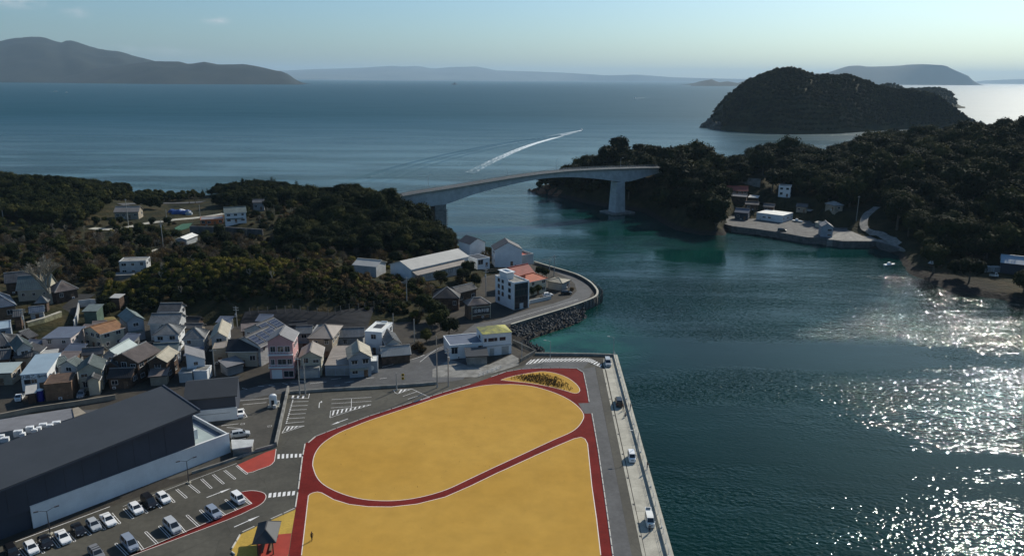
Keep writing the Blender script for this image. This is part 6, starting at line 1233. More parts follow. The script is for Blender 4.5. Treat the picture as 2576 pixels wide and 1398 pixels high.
p = W('c2', 958, 780, G0+.7); make_car('hatch', 'white', 'white hatchback in the town yard under the dark blue roof slope', 'car', (p.x, p.y, G0+.01), 2.0, 'cars in the town yard')
p = W('z1', 392, 1230, G0+.7); make_car('kei_truck', 'white', 'white pickup truck parked beside the small carport', 'truck', (p.x, p.y, G0+.01), .25, None)
p = W('z1', 1600, 1170, G0+.6); make_car('hatch', 'grey', 'grey hatchback in the dark gap beside the cream store tower', 'car', (p.x, p.y, G0+.01), .3, None)
p = W('c6', 1590, 662, G0+.6); make_car('hatch', 'white', 'white hatchback behind the garden wall on the point', 'car', (p.x, p.y, G0+.01), 1.9, None)
p = W('c6', 1757, 645, G0+.6); make_car('wagon', 'black', 'black estate car parked by the grey cottage on the point', 'car', (p.x, p.y, G0+.01), 1.7, None)
p = W('z6', 1395, 1065, YARD_Z+.6); make_car('minivan', 'black', 'black minivan on the edge of the far quay yard', 'van', (p.x, p.y, YARD_Z+.01), 1.3, None)
p = T('z7', 2065, 690); make_car('kei_truck', 'white', 'white pickup truck on the shaded shore before the blue roofed shed', 'truck', (p.x, p.y, Z(p.x, p.y)+.05), 1.0, None)
# ------------------------------------------------------------------ people
def person(label, p, rz, pose, top, legs, hair='hair', group=None):
    J = {'pelvis': (0,0,.93,.13), 'waist': (0,0,1.06,.125), 'chest': (0,0,1.30,.15), 'neck': (0,-.01,1.46,.058), 'head0': (0,-.02,1.54,.075), 'head': (0,-.03,1.62,.095), 'crown': (0,-.02,1.70,.07), 'nose': (0,-.135,1.61,.018)}
    E_ = [('pelvis','waist'), ('waist','chest'), ('chest','neck'), ('neck','head0'), ('head0','head'), ('head','crown'), ('head','nose')]
    for s_, nm in ((-1, 'l'), (1, 'r')):
        J.update({nm+'hip': (s_*.09,0,.88,.105), nm+'knee': (s_*.10,-.02,.50,.068), nm+'ank': (s_*.10,.02,.09,.048), nm+'toe': (s_*.11,-.17,.04,.04), nm+'sh': (s_*.17,0,1.41,.065), nm+'el': (s_*.24,.02,1.14,.048), nm+'wr': (s_*.25,-.06,.90,.036), nm+'ha': (s_*.25,-.09,.80,.034), nm+'th': (s_*.215,-.13,.85,.016)})
        for f in range(4): J[nm+'f%d' % f] = (s_*.25+(f-1.5)*.022*0+0, -.12+f*.022, .735-.006*(f in (1,2))+.012*(f == 3), .011); E_.append((nm+'ha', nm+'f%d' % f))
        E_ += [('pelvis',nm+'hip'), (nm+'hip',nm+'knee'), (nm+'knee',nm+'ank'), (nm+'ank',nm+'toe'), ('chest',nm+'sh'), (nm+'sh',nm+'el'), (nm+'el',nm+'wr'), (nm+'wr',nm+'ha'), (nm+'wr',nm+'th')]
    J = {k: [*v] for k, v in J.items()}
    def mv(k, x, y, z): J[k][:3] = [x, y, z]
    def hand(nm, dx, dy, dz):
        for k in ('ha', 'th', 'f0', 'f1', 'f2', 'f3'): J[nm+k][0] += dx; J[nm+k][1] += dy; J[nm+k][2] += dz
    if pose == 'fish':
        for nm, s_ in (('l', -1), ('r', 1)): w0 = J[nm+'wr'][:3]; mv(nm+'el', s_*.22, -.06, 1.14); mv(nm+'wr', s_*.10, -.32, 1.14); hand(nm, s_*.10-w0[0], -.34-w0[1], 1.20-w0[2])
    if pose == 'walk': J['lknee'][1] -= .16; J['lank'][1] -= .18; J['ltoe'][1] -= .18; J['rank'][1] += .22; J['rank'][2] += .03; J['rtoe'][1] += .2; J['rknee'][1] += .06
    if pose == 'crouch':
        for k in J:
            if k[1:] not in ('hip', 'knee', 'ank', 'toe'): J[k][2] -= .48; J[k][1] -= .12*(J[k][2] > .6)
        for nm, s_ in (('l', -1), ('r', 1)): mv(nm+'hip', s_*.10, .04, .40); mv(nm+'knee', s_*.16, -.34, .48); w0 = J[nm+'wr'][:3]; mv(nm+'el', s_*.22, -.25, .66); mv(nm+'wr', s_*.10, -.46, .55); hand(nm, s_*.10-w0[0], -.48-w0[1], .58-w0[2])
    names = list(J); ix = {k: i for i, k in enumerate(names)}
    me = bpy.data.meshes.new('sk'); me.from_pydata([J[k][:3] for k in names], [(ix[a], ix[b_]) for a, b_ in E_], []); t_ = bpy.data.objects.new('sk', me); col.objects.link(t_)
    t_.modifiers.new('Skin', 'SKIN'); sv = me.skin_vertices[0].data
    for i, k in enumerate(names): sv[i].radius = (J[k][3], J[k][3]*(.8 if k in ('chest', 'waist') else 1)); sv[i].use_root = (k == 'pelvis')
    s2 = t_.modifiers.new('Sub', 'SUBSURF'); s2.levels = s2.render_levels = 1
    bpy.context.view_layer.update(); bm2 = bpy.data.meshes.new_from_object(t_.evaluated_get(bpy.context.evaluated_depsgraph_get())); bpy.data.objects.remove(t_); bm2.materials.clear()
    for m_ in (M[legs], M[top], M['skin'], M['cloth_black']): bm2.materials.append(m_)
    segs = [(Vector(J[a][:3]), Vector(J[b_][:3]), a, b_) for a, b_ in E_]
    def which(a, b_):
        if b_ in ('head', 'head0', 'crown', 'nose') or b_[1:] in ('ha', 'th') or b_[1:2] == 'f': return 2
        if b_[1:] == 'toe': return 3
        if b_[1:] in ('hip', 'knee', 'ank'): return 0
        return 1
    for f in bm2.polygons:
        c_ = f.center; best = 9; w_ = 1
        for a, b_, na, nb in segs:
            e = b_-a; t = min(1, max(0, (c_-a).dot(e)/max(e.length_squared, 1e-9))); dd = (a+e*t-c_).length
            if dd < best: best, w_ = dd, which(na, nb)
        f.material_index = w_; f.use_smooth = True
    root = thing('person', label, 'person', p, rz, group); link('body', bm2, root)
    hd = Vector(J['head'][:3]); q = MB(); N1, N2 = 10, 6
    for i in range(N2+1):
        a_ = math.pi*.62*i/N2
        for j in range(N1): t = j*math.tau/N1; q.v.append((hd.x+.112*math.sin(a_)*math.cos(t), hd.y+.018+.122*math.sin(a_)*math.sin(t)-.0*1, hd.z+.02+.125*math.cos(a_)-(.0 if math.sin(t) > -.3 else -.045*(i/N2))))
    for i in range(N2):
        for j in range(N1): q.f.append((i*N1+j, (i+1)*N1+j, (i+1)*N1+(j+1) % N1, i*N1+(j+1) % N1)); q.mi.append(0)
    q.build('hair', M[hair], root, smooth=True)
    if pose == 'fish':
        hp = Vector(J['rha'][:3]); q = MB(); q.tube(hp+Vector((0, .15, -.1)), hp+Vector((-.05, -2.6, 1.5)), .018, .006, 6); o = tag(q.build('fishing_rod', M['plate_black']), 'long thin black fishing rod held out over the water', 'fishing rod', 'rods of the anglers'); o.location = p; o.rotation_euler.z = rz
    return root
qp = lambda c, x, y, z: W(c, x, y, z)
toS = math.atan2(pdir.x, -pdir.y)            # faces the open water
person('person in black standing behind the black minivan on the quay', qp('y4', 500, 935, G0+.035), 1.2, 'walk', 'cloth_black', 'cloth_black')
person('person in navy clothes fishing on the parapet beside the black minivan', qp('y4', 604, 925, G0+PAR_H), math.pi/2+.1, 'fish', 'cloth_navy', 'cloth_black')
person('person crouching on the quay below the black minivan', qp('y4', 535, 1030, G0+.035), -.9, 'crouch', 'cloth_navy', 'cloth_black')
person('person in dark clothes fishing from the parapet between white box van and cream van', qp('y5', 325, 402, G0+PAR_H), math.pi/2+.2, 'fish', 'cloth_black', 'cloth_navy')
person('person in grey top standing before the cream van with raised tailgate', qp('y5', 352, 1128, G0+.035), .2, 'stand', 'cloth_grey', 'cloth_black')
person('person in black walking alone on the yellow field', qp('z2', 1800, 1045, G0+.016), .6, 'walk', 'cloth_black', 'cloth_black')
# ------------------------------------------------------------------ boats and wakes
def boat(label, p, rz, L_=8, group=None):
    root = thing('motor_boat', label, 'boat', p, rz, group); q = MB(); S_ = [(-.5, .05, .95), (-.42, .55, .9), (-.2, .95, .8), (.15, 1.0, .7), (.5, .92, .68)]; w = L_*.16; R_ = []
    for t, k, hh in S_: R_.append([(w*k, t*L_, hh*L_*.13), (w*k*.72, t*L_, .02), (0, t*L_, -.35), (-w*k*.72, t*L_, .02), (-w*k, t*L_, hh*L_*.13)])
    m = 5; q.add([v for r_ in R_ for v in r_], [(i*m+j, i*m+j+1, (i+1)*m+j+1, (i+1)*m+j) for i in range(4) for j in range(4)]+[(i*m+4, i*m, (i+1)*m, (i+1)*m+4) for i in range(4)]+[(20,21,22,23,24)]); q.build('hull', M['white'], root, fix=True)
    q = MB(); z_ = L_*.095; q.add([(-w*.6, -L_*.12, z_), (w*.6, -L_*.12, z_), (w*.6, L_*.2, z_), (-w*.6, L_*.2, z_), (-w*.5, -L_*.03, z_+L_*.15), (w*.5, -L_*.03, z_+L_*.15), (w*.5, L_*.18, z_+L_*.15), (-w*.5, L_*.18, z_+L_*.15)], [(4,5,6,7), (0,1,5,4), (1,2,6,5), (2,3,7,6), (3,0,4,7)]); cb = q.build('cabin', M['white'], root)
    q = MB(); q.add([(-w*.5, -L_*.1005, z_+L_*.05), (w*.5, -L_*.1005, z_+L_*.05), (w*.46, -L_*.045, z_+L_*.135), (-w*.46, -L_*.045, z_+L_*.135)], [(0,1,2,3)]); q.build('windscreen', M['glass'], cb); return root
bp = W('d', 1463, 328, 0); bd = (W('d', 1500, 316, 0)-bp).normalized(); brz = math.atan2(bd.y, bd.x)+math.pi/2
boat('white motor boat speeding through the open water ahead of its wake', (bp.x, bp.y, .1), brz, 10)
p = W('d', 141, 231, 0); boat('white fishing boat off the large western island, left of its neighbour', (p.x, p.y, 0), 1.6, 22, 'boats off the western island'); p = W('d', 168, 233.5, 0); boat('smaller white fishing boat off the large western island', (p.x, p.y, 0), 1.2, 18, 'boats off the western island')
p = W('d', 1597, 248, 0); boat('tiny far white boat left of the round wooded island', (p.x, p.y, 0), 2.6, 20)
def wake(line, w0, w1, f0, f1, z=.06, name='wake_foam'):
    L3 = smooth([W('d', x, y, 0) for x, y in line], 8); n = len(L3); me = bpy.data.meshes.new(name); V, F, A = [], [], []
    for i in range(n):
        t = i/(n-1); d_ = (L3[min(i+1, n-1)]-L3[max(i-1, 0)]).normalized(); nn = Vector((-d_.y, d_.x, 0))*(w0+(w1-w0)*t)/2
        for k in (-1, -.4, .4, 1): p = L3[i]+nn*k; V.append((p.x, p.y, z if abs(k) < 1 else -.02)); A.append((f0+(f1-f0)*t) if abs(k) < 1 else 0)
    F = [(i*4+j, (i+1)*4+j, (i+1)*4+j+1, i*4+j+1) for i in range(n-1) for j in range(3)]; me.from_pydata(V, [], F); me.materials.append(FOAM)
    at = me.attributes.new('foam', 'FLOAT', 'POINT'); at.data.foreach_set('value', A); me.polygons.foreach_set('use_smooth', [True]*len(F)); me.update(); return tag(link(name, me), kind='stuff')
wake([(1462, 328.5), (1440, 335), (1400, 346), (1350, 360), (1300, 378), (1240, 405), (1180, 436)], 3.5, 24, .95, .44); wake([(1462, 328), (1430, 334), (1390, 341), (1340, 350)], 3, 8, .85, .40); wake([(1463, 329), (1440, 333.5), (1410, 340)], 3, 10, 1.1, .75)
wake([(1598, 248), (1620, 246), (1650, 244.5)], 6, 26, .8, .35); wake([(139, 231.5), (120, 232), (95, 232.5)], 8, 30, .7, .3)
def swell(line, w_, h_, n_par, gap, name='bow_wave'):   # long low bow waves spreading from the boat
    L3 = smooth([W('d', x, y, 0) for x, y in line], 10); q = MB(); n = len(L3)
    for r_ in range(n_par):
        V, F = [], []
        for i in range(n):
            t = i/(n-1); d_ = (L3[min(i+1, n-1)]-L3[max(i-1, 0)]).normalized(); nn = Vector((-d_.y, d_.x, 0)); c_ = L3[i]+nn*(gap*r_*(.3+t)); env = math.sin(math.pi*min(1, t*1.02+.02))**.5*(1-.15*r_)
            for k in range(7): a_ = (k/6-.5)*2; V.append((c_.x+nn.x*a_*w_*(.4+.8*t), c_.y+nn.y*a_*w_*(.4+.8*t), .01+h_*env*math.cos(a_*math.pi/2)**2-(.05 if abs(a_) == 1 else 0)))
        q.add(V, [(i*7+j, (i+1)*7+j, (i+1)*7+j+1, i*7+j+1) for i in range(n-1) for j in range(6)])
    tag(q.build(name, SEA, smooth=True), kind='stuff')
wake([(1440, 336), (1380, 346), (1280, 362), (1160, 386), (1040, 416), (930, 446)], 2, 9, .62, .42)
swell([(1455, 331), (1380, 344), (1260, 361), (1120, 388), (980, 422), (850, 462)], 4.5, .6, 3, 13)
for k, (x, y, s_) in enumerate(((1345, 482, 3.2), (1362, 486, 4.5), (1378, 484, 6), (1395, 488, 5), (1332, 479, 1.8), (1410, 493, 5), (1783, 321, 16), (1805, 326, 14), (2466, 316, 10), (2440, 314, 14))):
    p = W('d', x, y, 0); q = MB(); rr = random.Random(k); V = []
    for i in range(5):
        for j in range(8):
            a_ = j*math.tau/8; r_ = s_*(1-i*.19)*rr.uniform(.75, 1.2); V.append((r_*math.cos(a_)*1.3, r_*math.sin(a_)*.8, (i*.22*s_-.5)*rr.uniform(.8, 1.2)))
    q.add(V, [(i*8+j, i*8+(j+1) % 8, (i+1)*8+(j+1) % 8, (i+1)*8+j) for i in range(4) for j in range(8)]+[tuple(range(32, 40))]); o = q.build('shore_rock', M['rock_red' if k < 6 else 'rock']); o.location = p
    tag(o, 'rugged reddish rock standing in the water off the wooded bridge point' if k < 6 else 'dark rock at the foot of the round wooded island', 'rock', 'rocks off the bridge point' if k < 6 else 'rocks of the round island')
# shaded shore at the right: pontoons, skiff, containers
for k, (x0, y0, x1, y1, lb) in enumerate(((725, 520, 895, 545, 'low pale timber pontoon moored at the shaded shore'), (915, 555, 1175, 605, 'longer pale timber pontoon right of the first one'))):
    a, e = W('z7', x0, y0, .4), W('z7', x1, y1, .4); po = thing('pontoon', lb, 'pontoon', a, 0, 'pontoons at the shaded shore')
    for j in range(4): d_ = (e-a); nn = Vector((-d_.y, d_.x, 0)).normalized()*(j*.75); q = MB(); q.bar(nn, nn+d_, .55, .3); q.build('float', M['concrete'], po)
p = W('z7', 360, 500, 0); boat('dark skiff tied up off the shaded shore', (p.x, p.y, 0), 1.9, 6)
for k, (x, y) in enumerate(((1950, 598), (2095, 605))):
    p = T('z7', x, y); q = MB(); q.box(-1.6, 1.6, -1, 1, -.5, 2.2); o = tag(q.build('container', M['white_dirty']), 'white storage box beside the blue roofed shed, '+('left one' if k == 0 else 'right one'), 'container', 'boxes by the blue roofed shed'); o.location = (p.x, p.y, Z(p.x, p.y)); q = MB(); q.box(-1.2, 1.2, -1.04, -1.0, 0, 2.0); q.build('door', M['grey_wall'], o)
p = T('z7', 1100, 470); ht = H('hut', 'low shore hut with pale sheet roof above the pontoons', 'hut', 'z7', (985, 465), (1205, 500), None, 2.4, z0=1.6, depth=4, roof=('shed', 'b', .6), wall='wood', rm='roof_pale', win=None, deep=3)
# boat on the far yard, tarpaulins and net on the plateau
p = W('z6', 1670, 905, YARD_Z+.4); boat('small open boat laid up on the far quay yard', (p.x, p.y, YARD_Z+.4), .8, 6)
for k, (x, y, s_, m_) in enumerate(((1700, 478, 3, 'tarp_blue'), (1745, 488, 4, 'tarp_blue'), (1790, 480, 3, 'trim'), (1830, 490, 3.5, 'tarp_blue'), (1860, 500, 2.4, 'galv'))):
    p = T('c1', x, y); q = MB(); rr = random.Random(k+40); V = [(s_*rr.uniform(.8, 1.2)*math.cos(j*math.tau/9)*f_, s_*.7*rr.uniform(.8, 1.2)*math.sin(j*math.tau/9)*f_, z_*rr.uniform(.8, 1.2)) for f_, z_ in ((1, -.3), (.85, 1.0), (.45, 1.7)) for j in range(9)]
    q.add(V, [(i*9+j, i*9+(j+1) % 9, (i+1)*9+(j+1) % 9, (i+1)*9+j) for i in range(2) for j in range(9)]+[tuple(range(18, 27))]); o = q.build('covered_heap', M[m_]); o.location = (p.x, p.y, Z(p.x, p.y)); tag(o, ('heap under blue tarpaulin at the west end of the plateau row', 'large heap under blue tarpaulin beside the plateau road', 'heap under white tarpaulin between two blue ones', 'blue covered heap right of the white one', 'small grey covered heap at the east end of the row')[k], 'covered heap', 'covered heaps by the plateau road')
p0 = [T('c1', x, y) for x, y in ((1715, 640), (1790, 600), (1890, 590), (1850, 640), (1745, 672))]; q = MB(); q.add([(v.x, v.y, Z(v.x, v.y)+.35) for v in p0], [(0,1,2,3,4)]); q.add([(v.x, v.y, Z(v.x, v.y)+.15) for v in p0], [(4,3,2,1,0)]); tag(q.build('ground_net', M['net_green']), 'green net spread on the slope below the orange restaurant', 'net')
# plateau road and fork road across the water, draped on the ground
def drape(name, c, pts_, w_, m_, up=.12):
    L3 = smooth([T(c, x, y) for x, y in pts_], 6); q = MB()
    for i in range(len(L3)-1):
        d_ = Vector((*(L3[i+1]-L3[i]).xy, 0)).normalized(); nn = Vector((-d_.y, d_.x, 0))*w_/2
        f = lambda p: (p.x, p.y, max(Z(p.x, p.y), Z(*L3[i].xy)*.0)+up)
        q.add([f(L3[i]+nn), f(L3[i]-nn), f(L3[i+1]-nn), f(L3[i+1]+nn)], [(0,1,2,3)])
    return struct(q.build(name, M[m_]))
drape('plateau_road', 'c1', ((900, 640), (1150, 650), (1400, 600), (1700, 560), (2000, 530), (2200, 500)), 5, 'concrete', .3); drape('plateau_road', 'c1', ((1180, 410), (1500, 395), (1800, 390), (2000, 380)), 6, 'asphalt_road', .3)
drape('fork_road', 'r', ((1640, 825), (1540, 770), (1430, 720), (1390, 680), (1400, 620), (1450, 570), (1490, 540)), 4.0, 'concrete_old', .9)
drape('footpath', 'c1', ((1610, 840), (1540, 850), (1480, 880), (1440, 930)), 2.2, 'concrete', .4)
# ------------------------------------------------------------------ vegetation
def leaf_mat(name, c1, c2, c3):
    m = bpy.data.materials.new(name); m.use_nodes = True; N, L = m.node_tree.nodes, m.node_tree.links; p = N['Principled BSDF']
    p.inputs['Roughness'].default_value = .75; p.inputs['Specular IOR Level'].default_value = .03
    oi = N.new('ShaderNodeObjectInfo'); g = N.new('ShaderNodeNewGeometry'); n = N.new('ShaderNodeTexNoise'); n.inputs['Scale'].default_value = .55; n.inputs['Detail'].default_value = 4; L.new(g.outputs['Position'], n.inputs['Vector'])
    ad = N.new('ShaderNodeMath'); ad.operation = 'ADD'; sc = N.new('ShaderNodeMath'); sc.operation = 'MULTIPLY'; sc.inputs[1].default_value = .55; L.new(oi.outputs['Random'], sc.inputs[0]); L.new(sc.outputs[0], ad.inputs[0]); 
    s2 = N.new('ShaderNodeMath'); s2.operation = 'MULTIPLY_ADD'; s2.inputs[1].default_value = 1.5; s2.inputs[2].default_value = -.52; L.new(n.outputs['Fac'], s2.inputs[0]); n3 = N.new('ShaderNodeTexNoise'); n3.inputs['Scale'].default_value = .035; n3.inputs['Detail'].default_value = 3; L.new(g.outputs['Position'], n3.inputs['Vector'])
    s4 = N.new('ShaderNodeMath'); s4.operation = 'MULTIPLY_ADD'; s4.inputs[1].default_value = 1.3; s4.inputs[2].default_value = -.65; L.new(n3.outputs['Fac'], s4.inputs[0]); s5 = N.new('ShaderNodeMath'); s5.operation = 'ADD'; L.new(s2.outputs[0], s5.inputs[0]); L.new(s4.outputs[0], s5.inputs[1]); L.new(s5.outputs[0], ad.inputs[1])
    r = N.new('ShaderNodeValToRGB'); e = r.color_ramp.elements; e[0].position = .1; e[0].color = (*c1, 1); e[1].position = .95; e[1].color = (*c3, 1); k = e.new(.5); k.color = (*c2, 1); L.new(ad.outputs[0], r.inputs['Fac']); L.new(r.outputs['Color'], p.inputs['Base Color'])
    t = N.new('ShaderNodeBsdfTranslucent'); L.new(r.outputs['Color'], t.inputs['Color']); ms = N.new('ShaderNodeMixShader'); ms.inputs[0].default_value = .14; L.new(p.outputs[0], ms.inputs[1]); L.new(t.outputs[0], ms.inputs[2]); L.new(ms.outputs[0], N['Material Output'].inputs['Surface'])
    M[name] = m
leaf_mat('leaf_dark', (.008, .013, .006), (.017, .024, .009), (.042, .046, .015))
leaf_mat('leaf_mid', (.016, .024, .008), (.034, .041, .012), (.070, .066, .020))
leaf_mat('leaf_yellow', (.050, .056, .011), (.100, .094, .018), (.18, .14, .034))
leaf_mat('leaf_brown', (.034, .027, .013), (.075, .054, .026), (.15, .10, .048))
leaf_mat('leaf_grey', (.055, .048, .036), (.10, .087, .065), (.19, .16, .12))
leaf_mat('leaf_palm', (.03, .04, .014), (.055, .062, .02), (.09, .085, .03))
mk('bark', (.10, .08, .06), .9, .3, 2); mk('bark_pale', (.30, .27, .21), .9, .2, 2)
def crown_mesh(name, seed, m, R_=3.6, Hc=5.2, base=2.2, nl=15, nq=85, qs=.62, core=True, flat=1.0, spread=.62):
    r = random.Random(seed); V, F = [], []
    lobes = []
    for i in range(nl):
        a = r.uniform(0, math.tau); t = r.random()**.6; z = r.uniform(-.32, .5); k = R_*spread*t*(1-.35*max(0, z))
        lobes.append((Vector((k*math.cos(a), k*math.sin(a), base+Hc*(.42+z*.75))), R_*r.uniform(.30, .52)))
    lobes.append((Vector((0, 0, base+Hc*.72)), R_*.45))
    for c, lr in lobes:
        for j in range(nq):
            d = Vector((r.gauss(0, 1), r.gauss(0, 1), r.gauss(0, 1)*.9+.25)); d.normalize(); p = c+Vector((d.x, d.y, d.z*flat))*lr*r.uniform(.72, 1.10)
            n = (d+Vector((r.uniform(-.6, .6), r.uniform(-.6, .6), r.uniform(-.3, .9)))).normalized(); u = n.orthogonal().normalized(); u = (Matrix.Rotation(r.uniform(0, 6.3), 3, n) @ u); v = n.cross(u); s = qs*r.uniform(.55, 1.25)
            b_ = len(V); V += [p+u*s*.5, p+v*s*.42, p-u*s*.5, p-v*s*.38+n*s*.15]; F.append((b_, b_+1, b_+2, b_+3))
    if core:
        bm = bmesh.new()
        for c, lr in lobes:
            mt = Matrix.Translation(c) @ Matrix.Diagonal((lr*.80, lr*.80, lr*.74*flat, 1)); bmesh.ops.create_icosphere(bm, subdivisions=1, radius=1, matrix=mt)
        bm.verts.ensure_lookup_table(); o = len(V); V += [v.co+Vector((r.uniform(-.15, .15),)*3) for v in bm.verts]; F += [tuple(v.index+o for v in f.verts) for f in bm.faces]; bm.free()
    me = bpy.data.meshes.new(name); me.from_pydata([tuple(v) for v in V], [], F); me.materials.append(M[m]); me.update(); return me
def trunk_mesh(h=3.5, r0=.28, limbs=3, seed=0, m='bark'):
    r = random.Random(seed); q = MB(); q.tube((0,0,-1), (r.uniform(-.2, .2), r.uniform(-.2, .2), h), r0, r0*.55, 7)
    for k in range(limbs): a = k*math.tau/limbs+r.uniform(-.5, .5); q.tube((0, 0, h*.72), (1.5*math.cos(a), 1.5*math.sin(a), h+1.6), r0*.5, r0*.2, 5)
    return q.mesh('trunk', M[m])
EV = [(crown_mesh('crown', i, 'leaf_dark' if i < 4 else 'leaf_mid', R_=3.5+.2*(i % 3), Hc=4.6+.5*(i % 2), nl=13+i % 4), trunk_mesh(seed=i)) for i in range(6)]
SH = [crown_mesh('shrub', 20+i, m_, R_=2.0, Hc=2.0, base=-.15, nl=8, nq=55, qs=.45) for i, m_ in enumerate(('leaf_yellow', 'leaf_yellow', 'leaf_mid', 'leaf_brown', 'leaf_brown', 'leaf_dark'))]
def pine_mesh(seed):
    r = random.Random(seed); V, F = [], []
    for k in range(9):
        a = r.uniform(0, 6.3); t = k/8; z = 4.0+4.6*t; kx = (2.2*(1-t)+.3)*r.uniform(.6, 1); c = Vector((kx*math.cos(a), kx*math.sin(a), z)); rad = 1.5*(1-t*.5)
        for j in range(60):
            p = c+Vector((r.gauss(0, .5)*rad, r.gauss(0, .5)*rad, r.gauss(0, .16)*rad+.1)); n = Vector((r.uniform(-.5, .5), r.uniform(-.5, .5), 1)).normalized(); u = n.orthogonal().normalized(); v = n.cross(u); s = .5*r.uniform(.6, 1.2)
            b_ = len(V); V += [p+u*s*.5, p+v*s*.5, p-u*s*.5, p-v*s*.5]; F.append((b_, b_+1, b_+2, b_+3))
    me = bpy.data.meshes.new('crown'); me.from_pydata([tuple(v) for v in V], [], F); me.materials.append(M['leaf_dark'])
    q = MB(); q.tube((0,0,-1), (.3, 0, 4.5), .22, .15, 6); q.tube((.3, 0, 4.5), (0, .1, 8.7), .15, .05, 6); return me, q.mesh('trunk', M['bark'])
PN = [pine_mesh(50+i) for i in range(3)]
def branches(q, p, d, L_, r_, depth, rnd, up=.25):
    e = p+d*L_; q.tube(p, e, r_, r_*.62, 5 if depth > 2 else 3, cap=False)
    if depth == 0: return
    for k in range(3 if depth > 1 else 4):
        n = (d+Vector((rnd.uniform(-.75, .75), rnd.uniform(-.75, .75), rnd.uniform(-.2, .5)+up*.3))).normalized(); branches(q, p.lerp(e, rnd.uniform(.55, 1)), n, L_*rnd.uniform(.55, .78), r_*.62, depth-1, rnd, up)
def bare_mesh(seed, L_=2.2, r_=.16, depth=4, m='bark_pale'):
    q = MB(); rnd = random.Random(seed); branches(q, Vector((0, 0, -.5)), Vector((0, 0, 1)), L_, r_, depth, rnd); return q.mesh('bare_branches', M[m])
BT = [bare_mesh(70+i, 2.0, .15, 4, 'bark_pale' if i else 'bark') for i in range(3)]
BR = [crown_mesh('crown', 80+i, 'leaf_grey' if i % 2 else 'leaf_brown', R_=2.6, Hc=3.6, base=1.4, nl=10, nq=55, qs=.34, core=False) for i in range(3)]
# where nothing grows: buildings, roads, walls
CLEAR = []
for o in list(col.objects):
    if o.parent is None and o.get('_w'):
        CLEAR.append((o.location.x, o.location.y, math.hypot(o['_w'], o['_d'])*.42+2.2))
        if o.location.z > 2.55: CLEAR.append((o.location.x-.02*o.location.x, o.location.y-7, min(o['_w']*.5, 7)+1)); CLEAR.append((o.location.x*.97, o.location.y-12, 4))
for o in list(col.objects):
    for k_ in ('_w', '_d', '_h'):
        if k_ in o.keys(): del o[k_]
    if o.parent is None and o.type == 'MESH' and o.name.split('.')[0] in ('plateau_road', 'fork_road', 'footpath', 'lane', 'road', 'retaining_wall', 'terrace_wall', 'ground_net'):
        wv = {'road': 0, 'footpath': 2.2}.get(o.name.split('.')[0], 4.2)
        if wv: CLEAR += [(v.co.x, v.co.y, wv) for v in list(o.data.vertices)[::2]]
    if o.parent is None and o.name.split('.')[0] in ('covered_heap', 'utility_pole', 'container', 'pickup_truck'): CLEAR.append((o.location.x, o.location.y, 2.5))
CLEAR += [(-215, 486, 14), (-232, 492, 12), (-196, 470, 16), (-180, 452, 12), (-165, 440, 14), (-206, 452, 14), (-190, 432, 12), (-225, 452, 8), (-200, 500, 14), (-185, 488, 10), (-248, 488, 8), (4, 300, 12), (-4, 318, 10)]
s0 = BP-bu*18
for k in range(9): p = BP+bu*(-14+k*2)+bn*4.5; CLEAR.append((p.x, p.y, 5.0))
for k in range(26): p = BQ+bu*(k*2.6)+bn*4.5; CLEAR.append((p.x, p.y, 5.0 if k*2.6 > 14 else 4.0))
for p in (Vector((103, 505, 0)), Vector((112, 509, 0)), Vector((122, 512, 0)), Vector((134, 514, 0)), Vector((146, 517, 0)), Vector((158, 520, 0))): CLEAR += [(p.x, p.y+3, 5), (p.x+4, p.y-3, 4)]
for x in range(1120, 2060, 90):
    for y in (420, 470, 520, 570): p = T('c1', x, y); CLEAR.append((p.x, p.y, 6.5))
for x in range(1950, 2420, 60): p = T('c1', x, 640); CLEAR.append((p.x, p.y, 6)); p = T('c1', x, 690); CLEAR.append((p.x, p.y, 4))
for x, y in ((1780, 740), (1850, 760), (1930, 740), (1700, 640), (1800, 620)): p = T('c1', x, y); CLEAR.append((p.x, p.y, 6))
CLEAR += [(p.x, p.y, 9) for p in riprap_foot]+[(p.x, p.y, 6) for p in riprap_top]
pl2 = BP+bu*sL+bn*3; CLEAR += [(pl2.x-pl2.x/pl2.y*k*5, pl2.y-k*5, 7) for k in range(9)]+[(pl2.x-6, pl2.y-6, 6), (pl2.x+8, pl2.y, 8)]
pq = BP+bu*sR+bn*4.5; CLEAR += [(pq.x, pq.y, 11), (pq.x-2, pq.y-12, 9), (pq.x-8, pq.y-4, 9), (pq.x+8, pq.y-10, 8)]
for x, y in ((2100, 600), (2150, 612), (2200, 622), (2130, 585), (2180, 600), (2240, 640)): p = W('d', x, y, 2); CLEAR.append((p.x, p.y, 8))
for x, y in ((2121, 632), (2165, 640), (2075, 622), (2230, 650)): p = W('d', x, y, 1.5); CLEAR.append((p.x, p.y, 10))
for x, y in ((1100, 520), (1350, 540), (1500, 560), (1800, 640), (2000, 690), (2300, 700), (2500, 700), (2050, 600)): p = T('z7', x, y); CLEAR.append((p.x, p.y, 9))
CLEAR += [(212, 312, 12), (200, 305, 10), (225, 318, 12), (236, 326, 12)]
CLEAR += [(170, 392, 9), (178, 400, 9), (186, 384, 10), (182, 372, 9), (190, 396, 8), (196, 408, 6), (188, 360, 8), (200, 420, 6), (176, 410, 8)]
for x, y in ((1290, 660), (1330, 720), (1480, 785), (1640, 830)): p = W('r', x, y, 3.5); CLEAR.append((p.x, p.y, 6))
for x, y in ((900, 600), (1040, 560), (1180, 560), (1240, 540), (1330, 560), (1000, 640), (1400, 660), (1000, 690)): p = W('z6', x, y, 5); CLEAR.append((p.x, p.y, 7))
CA = np.array(CLEAR)
